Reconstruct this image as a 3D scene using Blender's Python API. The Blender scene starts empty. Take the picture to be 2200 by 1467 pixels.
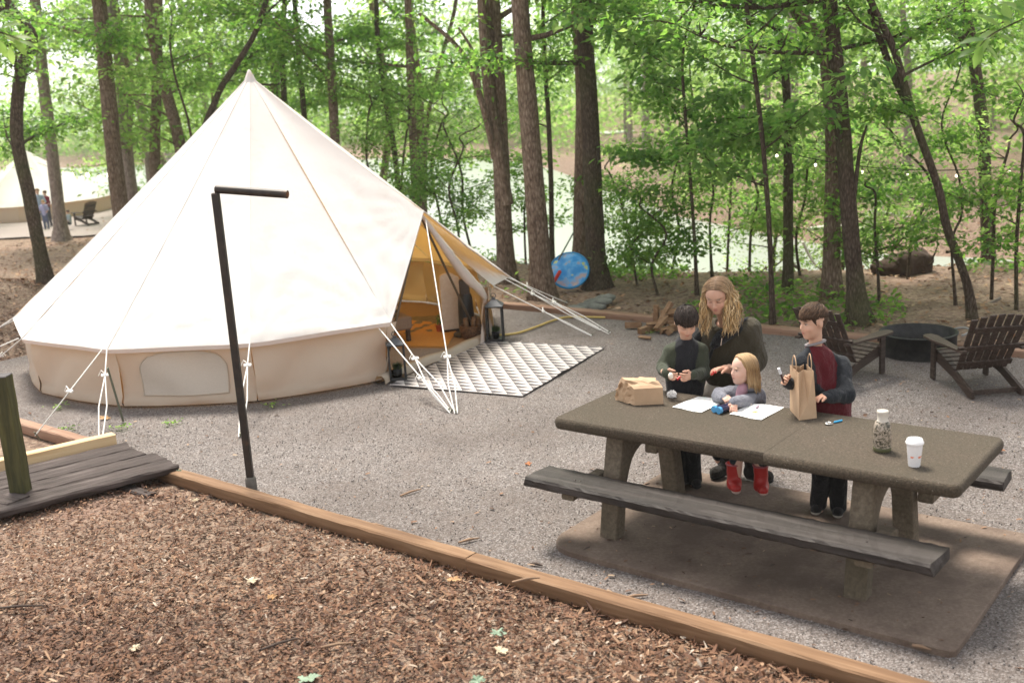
import bpy, bmesh, math, random
import numpy as np
from mathutils import Vector, Matrix

sc = bpy.context.scene
COL = sc.collection
rnd = random.Random(7)
RNG = np.random.default_rng(7)
PI = math.pi
def R(d): return math.radians(d)

# ------------------------------------------------------------------ camera
IW, IH, FPX, CAMZ = 2200.0, 1467.0, 2270.0, 2.77
PITCH, ROLL = R(12.983), R(3.581)
cF = np.array([0, math.cos(PITCH), -math.sin(PITCH)])
_r0 = np.array([1.0, 0, 0]); _d0 = np.cross(cF, _r0)
cR = math.cos(ROLL) * _r0 + math.sin(ROLL) * _d0
cD = -math.sin(ROLL) * _r0 + math.cos(ROLL) * _d0
cP = np.array([0, 0, CAMZ])
def ray(x, y): return cF * FPX + cR * (x - IW / 2) + cD * (y - IH / 2)
def G(x, y, z=0.0):
    "photo point -> world point at height z"
    r = ray(x, y); return cP + r * ((z - CAMZ) / r[2])
def AT(x, y, Y):
    "photo point -> world point at world depth Y"
    r = ray(x, y); return cP + r * (Y / r[1])
cam_d = bpy.data.cameras.new('camera'); cam = bpy.data.objects.new('camera', cam_d); COL.objects.link(cam)
cam_d.sensor_width = 36; cam_d.lens = 36 * FPX / IW; cam_d.clip_start = 0.05; cam_d.clip_end = 2000
m = Matrix.Identity(4)
for i in range(3):
    m[i][0] = cR[i]; m[i][1] = -cD[i]; m[i][2] = -cF[i]; m[i][3] = cP[i]
cam.matrix_world = m
cam_d.dof.use_dof = True; cam_d.dof.focus_distance = 7.6; cam_d.dof.aperture_fstop = 2.0
sc.camera = cam

# ------------------------------------------------------------------ sky, sun, exposure
world = bpy.data.worlds.new('World'); sc.world = world; world.use_nodes = True
wn = world.node_tree.nodes; wl = world.node_tree.links
bg = wn['Background']
SUN_EL, SUN_AZ = R(64), R(-22)          # azimuth: compass from +Y clockwise
sky = wn.new('ShaderNodeTexSky'); sky.sky_type = 'NISHITA'; sky.sun_disc = False
sky.sun_elevation = SUN_EL; sky.sun_rotation = SUN_AZ; sky.dust_density = 1.0; sky.air_density = 1.0; sky.ozone_density = 1.0
hs = wn.new('ShaderNodeHueSaturation'); hs.inputs['Saturation'].default_value = 0.10
wl.new(sky.outputs[0], hs.inputs['Color']); wl.new(hs.outputs[0], bg.inputs['Color'])
bg.inputs['Strength'].default_value = 0.125
sun_d = bpy.data.lights.new('sun', 'SUN'); sun_d.energy = 3.0; sun_d.angle = R(16); sun_d.color = (1.0, 0.93, 0.82)
sun = bpy.data.objects.new('sun', sun_d); COL.objects.link(sun)
sdir = Vector((math.sin(SUN_AZ) * math.cos(SUN_EL), math.cos(SUN_AZ) * math.cos(SUN_EL), math.sin(SUN_EL)))
sun.rotation_euler = sdir.to_track_quat('Z', 'Y').to_euler(); sun.location = (0, 0, 30)
sc.view_settings.view_transform = 'Standard'; sc.view_settings.look = 'None'
sc.view_settings.exposure = 1.36; sc.view_settings.gamma = 1.0
sc.render.engine = 'CYCLES'
cy = sc.cycles
cy.max_bounces = 7; cy.diffuse_bounces = 3; cy.glossy_bounces = 3; cy.transmission_bounces = 6; cy.transparent_max_bounces = 8
cy.caustics_reflective = False; cy.caustics_refractive = False
cy.use_denoising = True
try: cy.denoiser = 'OPENIMAGEDENOISE'
except Exception: pass
cy.use_adaptive_sampling = False
cy.sample_clamp_indirect = 6.0

# ------------------------------------------------------------------ object helpers
def link(o): COL.objects.link(o); return o
def tag(o, label=None, cat=None, group=None, kind=None):
    if label: o['label'] = label
    if cat: o['category'] = cat
    if group: o['group'] = group
    if kind: o['kind'] = kind
    return o
def thing(name, label, cat, loc=(0, 0, 0), rz=0.0, group=None):
    o = bpy.data.objects.new(name, None); link(o); o.empty_display_size = 0.1
    o.location = loc; o.rotation_euler = (0, 0, rz)
    return tag(o, label, cat, group)
def mkobj(name, me, mat=None, parent=None, local=False):
    o = bpy.data.objects.new(name, me); link(o)
    if mat is not None:
        ms = mat if isinstance(mat, (list, tuple)) else [mat]
        if len(me.materials) == 0:
            for x in ms: me.materials.append(x)
    if parent is not None:
        o.parent = parent
        if not local:
            # the mesh is in world space: undo the parents' placement
            M = parent.matrix_basis.copy(); p = parent
            while p.parent is not None:
                p2 = p.parent; M = p2.matrix_basis @ p.matrix_parent_inverse @ M; p = p2
            o.matrix_parent_inverse = M.inverted()
    return o
def copy_tree(o, parent=None):
    c = o.copy(); link(c); c.parent = parent
    for ch in [x for x in o.children]: copy_tree(ch, c)
    return c
def setattr_face(me, name, vals):
    a = me.attributes.new(name, 'FLOAT', 'FACE'); a.data.foreach_set('value', np.asarray(vals, np.float32))
def setcol_point(me, name, cols):
    a = me.attributes.new(name, 'FLOAT_COLOR', 'POINT')
    c = np.ones((len(cols), 4), np.float32); c[:, :3] = cols
    a.data.foreach_set('color', c.ravel())
def np_mesh(name, V, F, smooth=False):
    me = bpy.data.meshes.new(name)
    V = np.asarray(V, np.float32); F = np.asarray(F, np.int32)
    n = F.shape[1]
    me.vertices.add(len(V)); me.vertices.foreach_set('co', V.ravel())
    me.loops.add(F.size); me.loops.foreach_set('vertex_index', F.ravel())
    me.polygons.add(len(F)); me.polygons.foreach_set('loop_start', np.arange(len(F), dtype=np.int32) * n)
    me.polygons.foreach_set('use_smooth', np.full(len(F), smooth))
    me.update(); me.validate()
    return me

class MB:
    "collects shapes into one mesh"
    def __init__(s): s.v = []; s.f = []; s.sm = []; s.mi = []
    def add(s, verts, faces, smooth=False, mi=0):
        b = len(s.v); s.v += [tuple(map(float, p)) for p in verts]
        for f in faces: s.f.append([b + i for i in f]); s.sm.append(smooth); s.mi.append(mi)
    def box(s, c, sz, rz=0.0, M=None, bev=0.0, mi=0):
        x, y, z = [t / 2 for t in sz]
        if bev > 0:
            b = min(bev, x * .9, y * .9, z * .9); P = []; F = []
            # chamfered box: 24 verts
            for sx in (-1, 1):
                for sy in (-1, 1):
                    for sz_ in (-1, 1):
                        P += [(sx * x, sy * (y - b), sz_ * (z - b)), (sx * (x - b), sy * y, sz_ * (z - b)), (sx * (x - b), sy * (y - b), sz_ * z)]
            def I(a, b_, c_, k): return ((a > 0) * 4 + (b_ > 0) * 2 + (c_ > 0)) * 3 + k
            for sg in (-1, 1):
                F.append([I(sg, -1, -1, 0), I(sg, 1, -1, 0), I(sg, 1, 1, 0), I(sg, -1, 1, 0)][::sg])
                F.append([I(-1, sg, -1, 1), I(-1, sg, 1, 1), I(1, sg, 1, 1), I(1, sg, -1, 1)][::sg])
                F.append([I(-1, -1, sg, 2), I(1, -1, sg, 2), I(1, 1, sg, 2), I(-1, 1, sg, 2)][::sg])
            for a in (-1, 1):
                for b_ in (-1, 1):
                    F.append([I(a, b_, -1, 0), I(a, b_, -1, 1), I(a, b_, 1, 1), I(a, b_, 1, 0)][::-a * b_])
                    F.append([I(a, -1, b_, 0), I(a, 1, b_, 0), I(a, 1, b_, 2), I(a, -1, b_, 2)][::-a * b_])
                    F.append([I(-1, a, b_, 1), I(-1, a, b_, 2), I(1, a, b_, 2), I(1, a, b_, 1)][::-a * b_])
                    for c_ in (-1, 1):
                        F.append([I(a, b_, c_, 0), I(a, b_, c_, 1), I(a, b_, c_, 2)][::a * b_ * c_])
        else:
            P = [(-x, -y, -z), (x, -y, -z), (x, y, -z), (-x, y, -z), (-x, -y, z), (x, -y, z), (x, y, z), (-x, y, z)]
            F = [[0, 3, 2, 1], [4, 5, 6, 7], [0, 1, 5, 4], [1, 2, 6, 5], [2, 3, 7, 6], [3, 0, 4, 7]]
        MM = M if M is not None else Matrix.Translation(Vector(tuple(map(float, c)))) @ Matrix.Rotation(rz, 4, 'Z')
        s.add([MM @ Vector(p) for p in P], F, mi=mi); return s
    def beam(s, p0, p1, w, h, up=(0, 0, 1), bev=0.0, mi=0):
        "box from p0 to p1, w wide, h high (h along up)"
        p0 = Vector(tuple(map(float, p0))); p1 = Vector(tuple(map(float, p1))); d = p1 - p0; L = d.length; d.normalize(); up = Vector(up)
        sdv = d.cross(up)
        if sdv.length < 1e-5: sdv = d.cross(Vector((1, 0, 0)))
        sdv.normalize(); u = sdv.cross(d)
        M = Matrix.Identity(4); c = (p0 + p1) / 2
        for i in range(3): M[i][0] = d[i]; M[i][1] = sdv[i] * -1; M[i][2] = u[i]; M[i][3] = c[i]
        return s.box(None, (L, w, h), M=M, bev=bev, mi=mi)
    def tube(s, path, rad, n=8, cap=True, smooth=True, mi=0, wob=0.0):
        P = [Vector(tuple(map(float, p))) for p in path]; k = len(P)
        if not hasattr(rad, '__len__'): rad = [rad] * k
        T = [(P[min(i + 1, k - 1)] - P[max(i - 1, 0)]).normalized() for i in range(k)]
        a = T[0].orthogonal().normalized(); V = []
        for i in range(k):
            a = (a - T[i] * a.dot(T[i])); a = a.normalized() if a.length > 1e-6 else T[i].orthogonal().normalized()
            b = T[i].cross(a)
            for j in range(n):
                t = 2 * PI * j / n; r = rad[i] * (1 + (rnd.uniform(-wob, wob) if wob else 0))
                V.append(P[i] + (a * math.cos(t) + b * math.sin(t)) * r)
        F = [[i * n + j, i * n + (j + 1) % n, (i + 1) * n + (j + 1) % n, (i + 1) * n + j] for i in range(k - 1) for j in range(n)]
        s.add(V, F, smooth, mi)
        if cap:
            s.add(V[:n], [list(range(n))[::-1]], False, mi); s.add(V[-n:], [list(range(n))], False, mi)
        return s
    def lathe(s, prof, c=(0, 0, 0), n=24, smooth=True, M=None, mi=0, capb=True, capt=True):
        V = []
        for r, z in prof:
            for j in range(n):
                t = 2 * PI * j / n; V.append(Vector((r * math.cos(t), r * math.sin(t), z)))
        MM = M if M is not None else Matrix.Translation(Vector(tuple(map(float, c))))
        V = [MM @ p for p in V]; k = len(prof)
        F = [[i * n + j, i * n + (j + 1) % n, (i + 1) * n + (j + 1) % n, (i + 1) * n + j] for i in range(k - 1) for j in range(n)]
        s.add(V, F, smooth, mi)
        if capb: s.add(V[:n], [list(range(n))[::-1]], False, mi)
        if capt: s.add(V[-n:], [list(range(n))], False, mi)
        return s
    def prism(s, poly, z0, z1, mi=0):
        n = len(poly); V = [(x, y, z0) for x, y in poly] + [(x, y, z1) for x, y in poly]
        s.add(V, [list(range(n))[::-1], list(range(n, 2 * n))] + [[i, (i + 1) % n, n + (i + 1) % n, n + i] for i in range(n)], mi=mi); return s
    def mesh(s, name='m'):
        me = bpy.data.meshes.new(name); me.from_pydata(s.v, [], s.f); me.update()
        me.polygons.foreach_set('use_smooth', s.sm); me.polygons.foreach_set('material_index', s.mi)
        return me
    def build(s, name, mat, parent=None, local=False): return mkobj(name, s.mesh(name), mat, parent, local)

# ------------------------------------------------------------------ signed-distance modelling for soft bodies
class SDF:
    def __init__(s, lo, hi, h):
        s.lo = np.array(lo, float); s.h = h
        s.n = np.maximum(4, np.ceil((np.array(hi) - s.lo) / h).astype(int) + 1)
        s.F = np.full(tuple(s.n), 1.0, np.float32)
    def sub(s, lo, hi):
        a = np.clip(np.floor((np.array(lo) - s.lo) / s.h).astype(int), 0, s.n); b = np.clip(np.ceil((np.array(hi) - s.lo) / s.h).astype(int) + 1, 0, s.n)
        if (b <= a).any(): return None, None
        ax = [s.lo[i] + s.h * np.arange(a[i], b[i]) for i in range(3)]
        X, Y, Z = np.meshgrid(*ax, indexing='ij'); return tuple(slice(a[i], b[i]) for i in range(3)), np.stack([X, Y, Z], -1)
    def put(s, sl, d, k, cut):
        A = s.F[sl]; d = d.astype(np.float32)
        if cut:
            d = -d; hh = np.clip(0.5 - 0.5 * (A - d) / k, 0, 1) if k > 0 else None
            s.F[sl] = np.maximum(A, d) if k <= 0 else (A * (1 - hh) + d * hh + k * hh * (1 - hh))
        else:
            if k > 0:
                hh = np.clip(0.5 + 0.5 * (A - d) / k, 0, 1); s.F[sl] = A * (1 - hh) + d * hh - k * hh * (1 - hh)
            else: s.F[sl] = np.minimum(A, d)
    def cap(s, p0, p1, r0, r1=None, k=0.02, cut=False):
        r1 = r0 if r1 is None else r1
        p0 = np.array(p0, float); p1 = np.array(p1, float); mr = max(r0, r1) + k + 3 * s.h
        sl, P = s.sub(np.minimum(p0, p1) - mr, np.maximum(p0, p1) + mr)
        if sl is None: return s
        d = p1 - p0; L2 = max(d @ d, 1e-12); t = np.clip(((P - p0) @ d) / L2, 0, 1)
        q = P - p0 - t[..., None] * d
        s.put(sl, np.sqrt((q * q).sum(-1)) - (r0 + (r1 - r0) * t), k, cut); return s
    def ell(s, c, r, M=None, k=0.02, cut=False):
        c = np.array(c, float); r = np.array(r, float); m_ = r.max() + k + 3 * s.h
        sl, P = s.sub(c - m_, c + m_)
        if sl is None: return s
        q = P - c
        if M is not None: q = q @ np.array(M, float)       # columns of M are the local axes
        l = np.sqrt(((q / r) ** 2).sum(-1)); g = np.sqrt(((q / (r * r)) ** 2).sum(-1)) + 1e-9
        s.put(sl, l * (l - 1) / g, k, cut); return s
    def path(s, pts, rs, k=0.02):
        for i in range(len(pts) - 1): s.cap(pts[i], pts[i + 1], rs[i], rs[i + 1], k)
        return s
    def noise(s, f): # f(P)->offset on every grid point
        ax = [s.lo[i] + s.h * np.arange(s.n[i]) for i in range(3)]
        near = np.abs(s.F) < 0.06
        idx = np.argwhere(near); P = s.lo + idx * s.h
        s.F[near] += f(P).astype(np.float32); return s
    def nets(s):
        F = s.F; n = np.array(F.shape); S = F < 0
        c = S[:-1, :-1, :-1].astype(np.int8)
        cnt = np.zeros(tuple(n - 1), np.int8)
        for dx in (0, 1):
            for dy in (0, 1):
                for dz in (0, 1): cnt += S[dx:n[0] - 1 + dx, dy:n[1] - 1 + dy, dz:n[2] - 1 + dz]
        act = (cnt > 0) & (cnt < 8); cells = np.argwhere(act)
        idm = np.full(tuple(n - 1), -1, np.int64); idm[act] = np.arange(len(cells))
        acc = np.zeros((len(cells), 3)); w = np.zeros(len(cells))
        for ax in range(3):
            o1, o2 = [a for a in range(3) if a != ax]
            for i in (0, 1):
                for j in (0, 1):
                    a = cells.copy(); a[:, o1] += i; a[:, o2] += j; b = a.copy(); b[:, ax] += 1
                    fa = F[a[:, 0], a[:, 1], a[:, 2]].astype(float); fb = F[b[:, 0], b[:, 1], b[:, 2]].astype(float)
                    mk = (fa < 0) != (fb < 0); t = np.where(mk, fa / np.where(mk, fa - fb, 1), 0)
                    p = a.astype(float); p[:, ax] += t; acc[mk] += p[mk]; w[mk] += 1
        V = s.lo + (acc / w[:, None]) * s.h
        Q = []
        for ax in range(3):
            o1, o2 = [(1, 2), (2, 0), (0, 1)][ax]
            sa = [slice(None)] * 3; sb = [slice(None)] * 3; sa[ax] = slice(0, -1); sb[ax] = slice(1, None)
            A = S[tuple(sa)]; B = S[tuple(sb)]; e = np.argwhere(A != B)
            e = e[(e[:, o1] > 0) & (e[:, o2] > 0) & (e[:, o1] < n[o1] - 1) & (e[:, o2] < n[o2] - 1)]
            if not len(e): continue
            ins = A[e[:, 0], e[:, 1], e[:, 2]]
            def cid(d1, d2):
                q = e.copy(); q[:, o1] -= d1; q[:, o2] -= d2; return idm[q[:, 0], q[:, 1], q[:, 2]]
            q = np.stack([cid(1, 1), cid(0, 1), cid(0, 0), cid(1, 0)], 1)
            q[~ins] = q[~ins][:, ::-1]; Q.append(q)
        return V, np.concatenate(Q) if Q else np.zeros((0, 4), int)

def vnoise(P, scale, seed=0, octv=2):
    "cheap smooth value noise on numpy points, about -1..1"
    P = np.asarray(P, float); out = np.zeros(len(P)); amp = 1.0; tot = 0
    for o in range(octv):
        q = P * scale * 2 ** o + seed * 17.31 + o * 5.7; i = np.floor(q).astype(np.int64); f = q - i; f = f * f * (3 - 2 * f)
        def hsh(a, b, c):
            h = (a * 374761393 + b * 668265263 + c * 1274126177 + seed * 974711) & 0xffffffff
            h = ((h ^ (h >> 13)) * 1274126177) & 0xffffffff; return ((h ^ (h >> 16)) & 0xffff) / 32767.5 - 1
        r = 0
        for dx in (0, 1):
            for dy in (0, 1):
                for dz in (0, 1):
                    w = (f[:, 0] if dx else 1 - f[:, 0]) * (f[:, 1] if dy else 1 - f[:, 1]) * (f[:, 2] if dz else 1 - f[:, 2])
                    r = r + w * hsh(i[:, 0] + dx, i[:, 1] + dy, i[:, 2] + dz)
        out += amp * r; tot += amp; amp *= 0.5
    return out / tot

# ------------------------------------------------------------------ materials
class NT:
    def __init__(s, name):
        s.m = bpy.data.materials.new(name); s.m.use_nodes = True; s.t = s.m.node_tree; s.n = s.t.nodes; s.l = s.t.links
        s.b = s.n['Principled BSDF']; s.out = s.n['Material Output']
    def node(s, t, **kw):
        x = s.n.new(t)
        for k, v in kw.items():
            if hasattr(x, k) and k not in ('Scale',): setattr(x, k, v)
            else: x.inputs[k].default_value = v
        return x
    def set(s, **kw):
        for k, v in kw.items():
            k = k.replace('_', ' ')
            if isinstance(v, bpy.types.NodeSocket): s.l.new(v, s.b.inputs[k])
            else: s.b.inputs[k].default_value = v
        return s
    def coord(s, kind='Object', scale=(1, 1, 1), rot=(0, 0, 0)):
        tc = s.n.new('ShaderNodeTexCoord'); mp = s.n.new('ShaderNodeMapping')
        mp.inputs['Scale'].default_value = scale; mp.inputs['Rotation'].default_value = rot
        s.l.new(tc.outputs[kind], mp.inputs['Vector']); return mp.outputs[0]
    def noise(s, vec, scale=5, detail=4, rough=0.55, dist=0.0):
        x = s.node('ShaderNodeTexNoise', Scale=scale, Detail=detail, Roughness=rough, Distortion=dist); s.l.new(vec, x.inputs['Vector']); return x.outputs[0]
    def voro(s, vec, scale=5, out='Distance', feature='F1', rand=1.0):
        x = s.node('ShaderNodeTexVoronoi', Scale=scale, Randomness=rand); x.feature = feature; s.l.new(vec, x.inputs['Vector']); return x.outputs[out]
    def wave(s, vec, scale=5, dist=2, detail=2, **kw):
        x = s.node('ShaderNodeTexWave', Scale=scale, Distortion=dist, Detail=detail)
        for k, v in kw.items(): setattr(x, k, v)
        s.l.new(vec, x.inputs['Vector']); return x.outputs[1]
    def ramp(s, fac, stops, interp='LINEAR'):
        x = s.n.new('ShaderNodeValToRGB'); e = x.color_ramp.elements; x.color_ramp.interpolation = interp
        while len(e) < len(stops): e.new(0.5)
        for i, (p, c) in enumerate(stops):
            e[i].position = p; e[i].color = tuple(c) + ((1,) if len(c) == 3 else ())
        s.l.new(fac, x.inputs[0]); return x.outputs[0]
    def mix(s, fac, a, b, mode='MIX'):
        x = s.n.new('ShaderNodeMix'); x.data_type = 'RGBA'; x.blend_type = mode
        for sock, v in ((x.inputs[0], fac), (x.inputs[6], a), (x.inputs[7], b)):
            if isinstance(v, bpy.types.NodeSocket): s.l.new(v, sock)
            elif hasattr(v, '__len__'): sock.default_value = tuple(v) + ((1,) if len(v) == 3 else ())
            else: sock.default_value = v
        return x.outputs[2]
    def math(s, op, a, b=0.0, clamp=False):
        x = s.n.new('ShaderNodeMath'); x.operation = op; x.use_clamp = clamp
        for sock, v in ((x.inputs[0], a), (x.inputs[1], b)):
            if isinstance(v, bpy.types.NodeSocket): s.l.new(v, sock)
            else: sock.default_value = v
        return x.outputs[0]
    def attr(s, name, out='Fac'):
        x = s.n.new('ShaderNodeAttribute'); x.attribute_name = name; return x.outputs[out]
    def bump(s, h, strength=0.5, dist=0.01, normal=None):
        x = s.node('ShaderNodeBump', Strength=strength, Distance=dist); s.l.new(h, x.inputs['Height'])
        if normal is not None: s.l.new(normal, x.inputs['Normal'])
        s.l.new(x.outputs[0], s.b.inputs['Normal']); return x.outputs[0]
    def translucent(s, color, fac):
        tr = s.n.new('ShaderNodeBsdfTranslucent'); mx = s.n.new('ShaderNodeMixShader')
        if isinstance(color, bpy.types.NodeSocket): s.l.new(color, tr.inputs[0])
        else: tr.inputs[0].default_value = tuple(color) + (1,)
        mx.inputs[0].default_value = fac
        s.l.new(s.b.outputs[0], mx.inputs[1]); s.l.new(tr.outputs[0], mx.inputs[2]); s.l.new(mx.outputs[0], s.out.inputs[0]); return s

def plain(name, col, rough=0.7, var=0.12, scale=30, bump=0.0, bdist=0.004, metal=0.0, spec=0.4):
    "painted/cloth/plastic surface with slight mottling"
    t = NT(name); v = t.coord()
    n = t.noise(v, scale, 4)
    c = t.mix(n, [x * (1 - var) for x in col], [min(1, x * (1 + var)) for x in col])
    t.set(Base_Color=c, Roughness=rough, Metallic=metal)
    t.b.inputs['Specular IOR Level'].default_value = spec
    if bump: t.bump(n, bump, bdist)
    return t.m
def woodmat(name, dark, mid, light, scale=1.0, rough=0.75, axis=0, bump=0.5, knots=False, bd=0.006):
    t = NT(name); s_ = [9 * scale] * 3; s_[axis] = 0.55 * scale
    v = t.coord('Object', tuple(s_)); big = t.coord('Object', (1.3, 1.3, 1.3))
    n1 = t.noise(v, 2.2, 6, 0.6, 0.6); n2 = t.noise(v, 9, 5, 0.7); n3 = t.noise(big, 1.2, 3)
    c = t.ramp(n1, [(0.28, dark), (0.5, mid), (0.72, light)])
    c = t.mix(t.math('MULTIPLY', n2, 0.5), c, dark)
    c = t.mix(t.ramp(n3, [(0.35, (0, 0, 0)), (0.7, (1, 1, 1))]), c, t.mix(0.35, c, dark))
    t.set(Base_Color=c, Roughness=rough); t.b.inputs['Specular IOR Level'].default_value = 0.3
    t.bump(t.math('ADD', n1, t.math('MULTIPLY', n2, 0.6)), bump, bd)
    return t.m
# ------------------------------------------------------------------ camp frame: u runs along the table and the timber edging, v away from the camera
CA = R(39.0); U2 = np.array([math.cos(CA), -math.sin(CA)]); V2 = np.array([math.sin(CA), math.cos(CA)])
def UV(u, v, z=0.0): p = U2 * u + V2 * v; return np.array([p[0], p[1], z])
def toUV(p): return float(p[0] * U2[0] + p[1] * U2[1]), float(p[0] * V2[0] + p[1] * V2[1])
V_NEAR, V_FAR = 4.52, 10.95
LAKE_Z = -1.55
_sx = np.array([-200, -60, -25, -12, -6, -2, 1, 4, 8, 12, 18, 30, 200.]); _sy = np.array([60, 56, 50, 42, 33, 26, 22.5, 21, 20.5, 21, 23, 26, 30.])
_fx = np.array([-200, -60, -25, -8, 0, 3, 6, 9, 13, 18, 24, 200.]); _fy = np.array([150, 120, 100, 88, 78, 64, 36, 26, 22.6, 23.4, 25, 30.])
def terrain(X, Y):
    X = np.asarray(X, float); Y = np.asarray(Y, float)
    ys = np.interp(X, _sx, _sy); yf = np.interp(X, _fx, _fy)
    near = np.clip((ys - Y) * 0.30, -6, 60); near = LAKE_Z + near
    near = np.where(near > -0.35, -0.35 + 0.35 * np.tanh((near + 0.35) / 0.35), near)
    far = LAKE_Z + np.clip((Y - yf) * 0.25, -6, 0.6) + np.minimum(np.clip((Y - yf) * 0.045, 0, 9), np.interp(X, [-20, 4, 12, 40], [.9, .9, 1.8, 3.5]))
    z = np.maximum(near, far)
    z = np.maximum(z, LAKE_Z - 1.2)
    v = X * V2[0] + Y * V2[1]; u = X * U2[0] + Y * U2[1]
    z = z + np.clip((4.4 - v) * 0.035, 0, 0.3)                      # the mulch bank rises a little towards the camera
    md = np.exp(-(((X + 8.2) / 1.6) ** 2 + ((Y - 15.6) / 2.2) ** 2)) * 0.55   # mulch mound left of the tent
    z = z + md
    pad = (v > V_NEAR - 0.25) & (v < V_FAR + 0.1) & (u > -13.2)
    P = np.stack([X, Y, np.zeros_like(X)], -1).reshape(-1, 3)
    n = vnoise(P, 0.55, 3, 3).reshape(X.shape) * 0.07 + vnoise(P, 2.2, 5, 2).reshape(X.shape) * 0.02
    fade = np.clip((np.abs(v - (V_NEAR + V_FAR) / 2) - 3.1) / 0.8, 0, 1)
    fade = np.where(u < -13.2, 1, fade)
    return np.where(pad, np.minimum(z, -0.035), z + n * fade - 0.03 * (1 - fade))
def TZ(x, y): return float(terrain(np.array([x]), np.array([y]))[0])

def axis_pts(a, b, fine0, fine1, d0, gr):
    p = list(np.arange(fine0, fine1 + 1e-6, d0)); s = d0
    while p[-1] < b: s *= gr; p.append(p[-1] + s)
    s = d0; q = []
    x = fine0
    while x > a: s *= gr; x -= s; q.append(x)
    return np.array(q[::-1] + p)
gx = axis_pts(-150, 150, -14, 12, 0.16, 1.09); gy = axis_pts(-20, 260, 2, 34, 0.16, 1.09)
XX, YY = np.meshgrid(gx, gy, indexing='ij'); ZZ = terrain(XX, YY)
nV = np.stack([XX, YY, ZZ], -1).reshape(-1, 3); nx_, ny_ = XX.shape
ii = (np.arange(nx_ - 1)[:, None] * ny_ + np.arange(ny_ - 1)[None]).ravel()
nF = np.stack([ii, ii + ny_, ii + ny_ + 1, ii + 1], 1)
t = NT('forest_floor'); v = t.coord()
n1 = t.noise(v, 0.5, 4); n2 = t.noise(v, 14, 6, 0.7); n3 = t.voro(v, 26, 'Color'); n4 = t.noise(v, 60, 3)
c = t.ramp(n2, [(0.3, (0.08, 0.05, 0.036)), (0.5, (0.22, 0.145, 0.10)), (0.72, (0.42, 0.31, 0.23))])
c = t.mix(0.5, c, t.ramp(n3, [(0.1, (0.08, 0.045, 0.03)), (0.5, (0.29, 0.19, 0.135)), (0.9, (0.46, 0.35, 0.26))]))
c = t.mix(t.ramp(n1, [(0.52, (0, 0, 0)), (0.72, (1, 1, 1))]), c, t.mix(0.55, c, (0.30, 0.18, 0.14)))
t.set(Base_Color=c, Roughness=0.95); t.bump(t.math('ADD', n2, n4), 0.9, 0.04); M_FLOOR = t.m
ground = mkobj('forest_ground', np_mesh('forest_ground', nV, nF, True), M_FLOOR); tag(ground, kind='structure')

# lake
wp = [(-150, 8), (150, 8), (150, 260), (-150, 260)]
t = NT('lake_water'); v = t.coord('Object', (1, 2.6, 1)); h = t.noise(v, 1.6, 4, 0.55); h2 = t.noise(v, 6, 3)
t.set(Base_Color=(0.29, 0.32, 0.285, 1), Roughness=0.28); t.b.inputs['Specular IOR Level'].default_value = 0.9
t.bump(t.math('ADD', h, t.math('MULTIPLY', h2, 0.2)), 0.22, 0.2); M_WATER = t.m
mb = MB(); mb.add([(x, y, LAKE_Z) for x, y in wp], [[0, 1, 2, 3]])
tag(mb.build('lake_water', M_WATER), kind='structure')

# gravel pad
t = NT('gravel'); v = t.coord()
cells = t.voro(v, 120, 'Color'); d = t.voro(v, 120, 'Distance'); d2 = t.voro(v, 320, 'Distance'); big = t.noise(v, 0.55, 5, .6); mid = t.noise(v, 3, 5, 0.65)
sep = t.n.new('ShaderNodeSeparateColor'); t.l.new(cells, sep.inputs[0])
c = t.ramp(sep.outputs[0], [(0.0, (0.036, 0.031, 0.029)), (0.35, (0.098, 0.087, 0.082)), (0.7, (0.172, 0.155, 0.148)), (1.0, (0.35, 0.325, 0.315))])
c = t.mix(t.math('MULTIPLY', sep.outputs[1], 0.30), c, (0.24, 0.175, 0.145))
c = t.mix(t.ramp(mid, [(0.5, (0, 0, 0)), (0.75, (0.55, 0.55, 0.55))]), c, t.mix(0.6, c, (0.20, 0.155, 0.13)))
c = t.mix(t.ramp(big, [(0.42, (0, 0, 0)), (0.66, (1, 1, 1))]), c, t.mix(0.55, c, (0.075, 0.055, 0.045)))
t.set(Base_Color=c, Roughness=0.9); t.bump(t.math('ADD', t.math('MULTIPLY', d, -1.0), t.math('MULTIPLY', d2, -0.4)), 0.7, 0.008); M_GRAVEL = t.m
us = np.arange(-13.0, 9.01, 0.1); vs = np.linspace(V_NEAR - 0.02, V_FAR, 66)
UU, VV = np.meshgrid(us, vs, indexing='ij'); PX_ = UU * U2[0] + VV * V2[0]; PY_ = UU * U2[1] + VV * V2[1]
pn = np.stack([PX_, PY_, np.zeros_like(PX_)], -1).reshape(-1, 3)
PZ_ = (vnoise(pn, 1.1, 11, 3) * 0.008 + vnoise(pn, 9, 12, 1) * 0.0035).reshape(PX_.shape) - 0.008
PZ_[:, -1] -= 0.05; PZ_[0, :] -= 0.05
kk = (np.arange(len(us) - 1)[:, None] * len(vs) + np.arange(len(vs) - 1)[None]).ravel()
pad = mkobj('gravel_pad', np_mesh('gravel_pad', np.stack([PX_, PY_, PZ_], -1).reshape(-1, 3), np.stack([kk, kk + len(vs), kk + len(vs) + 1, kk + 1], 1), True), M_GRAVEL)
tag(pad, kind='structure')

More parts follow.
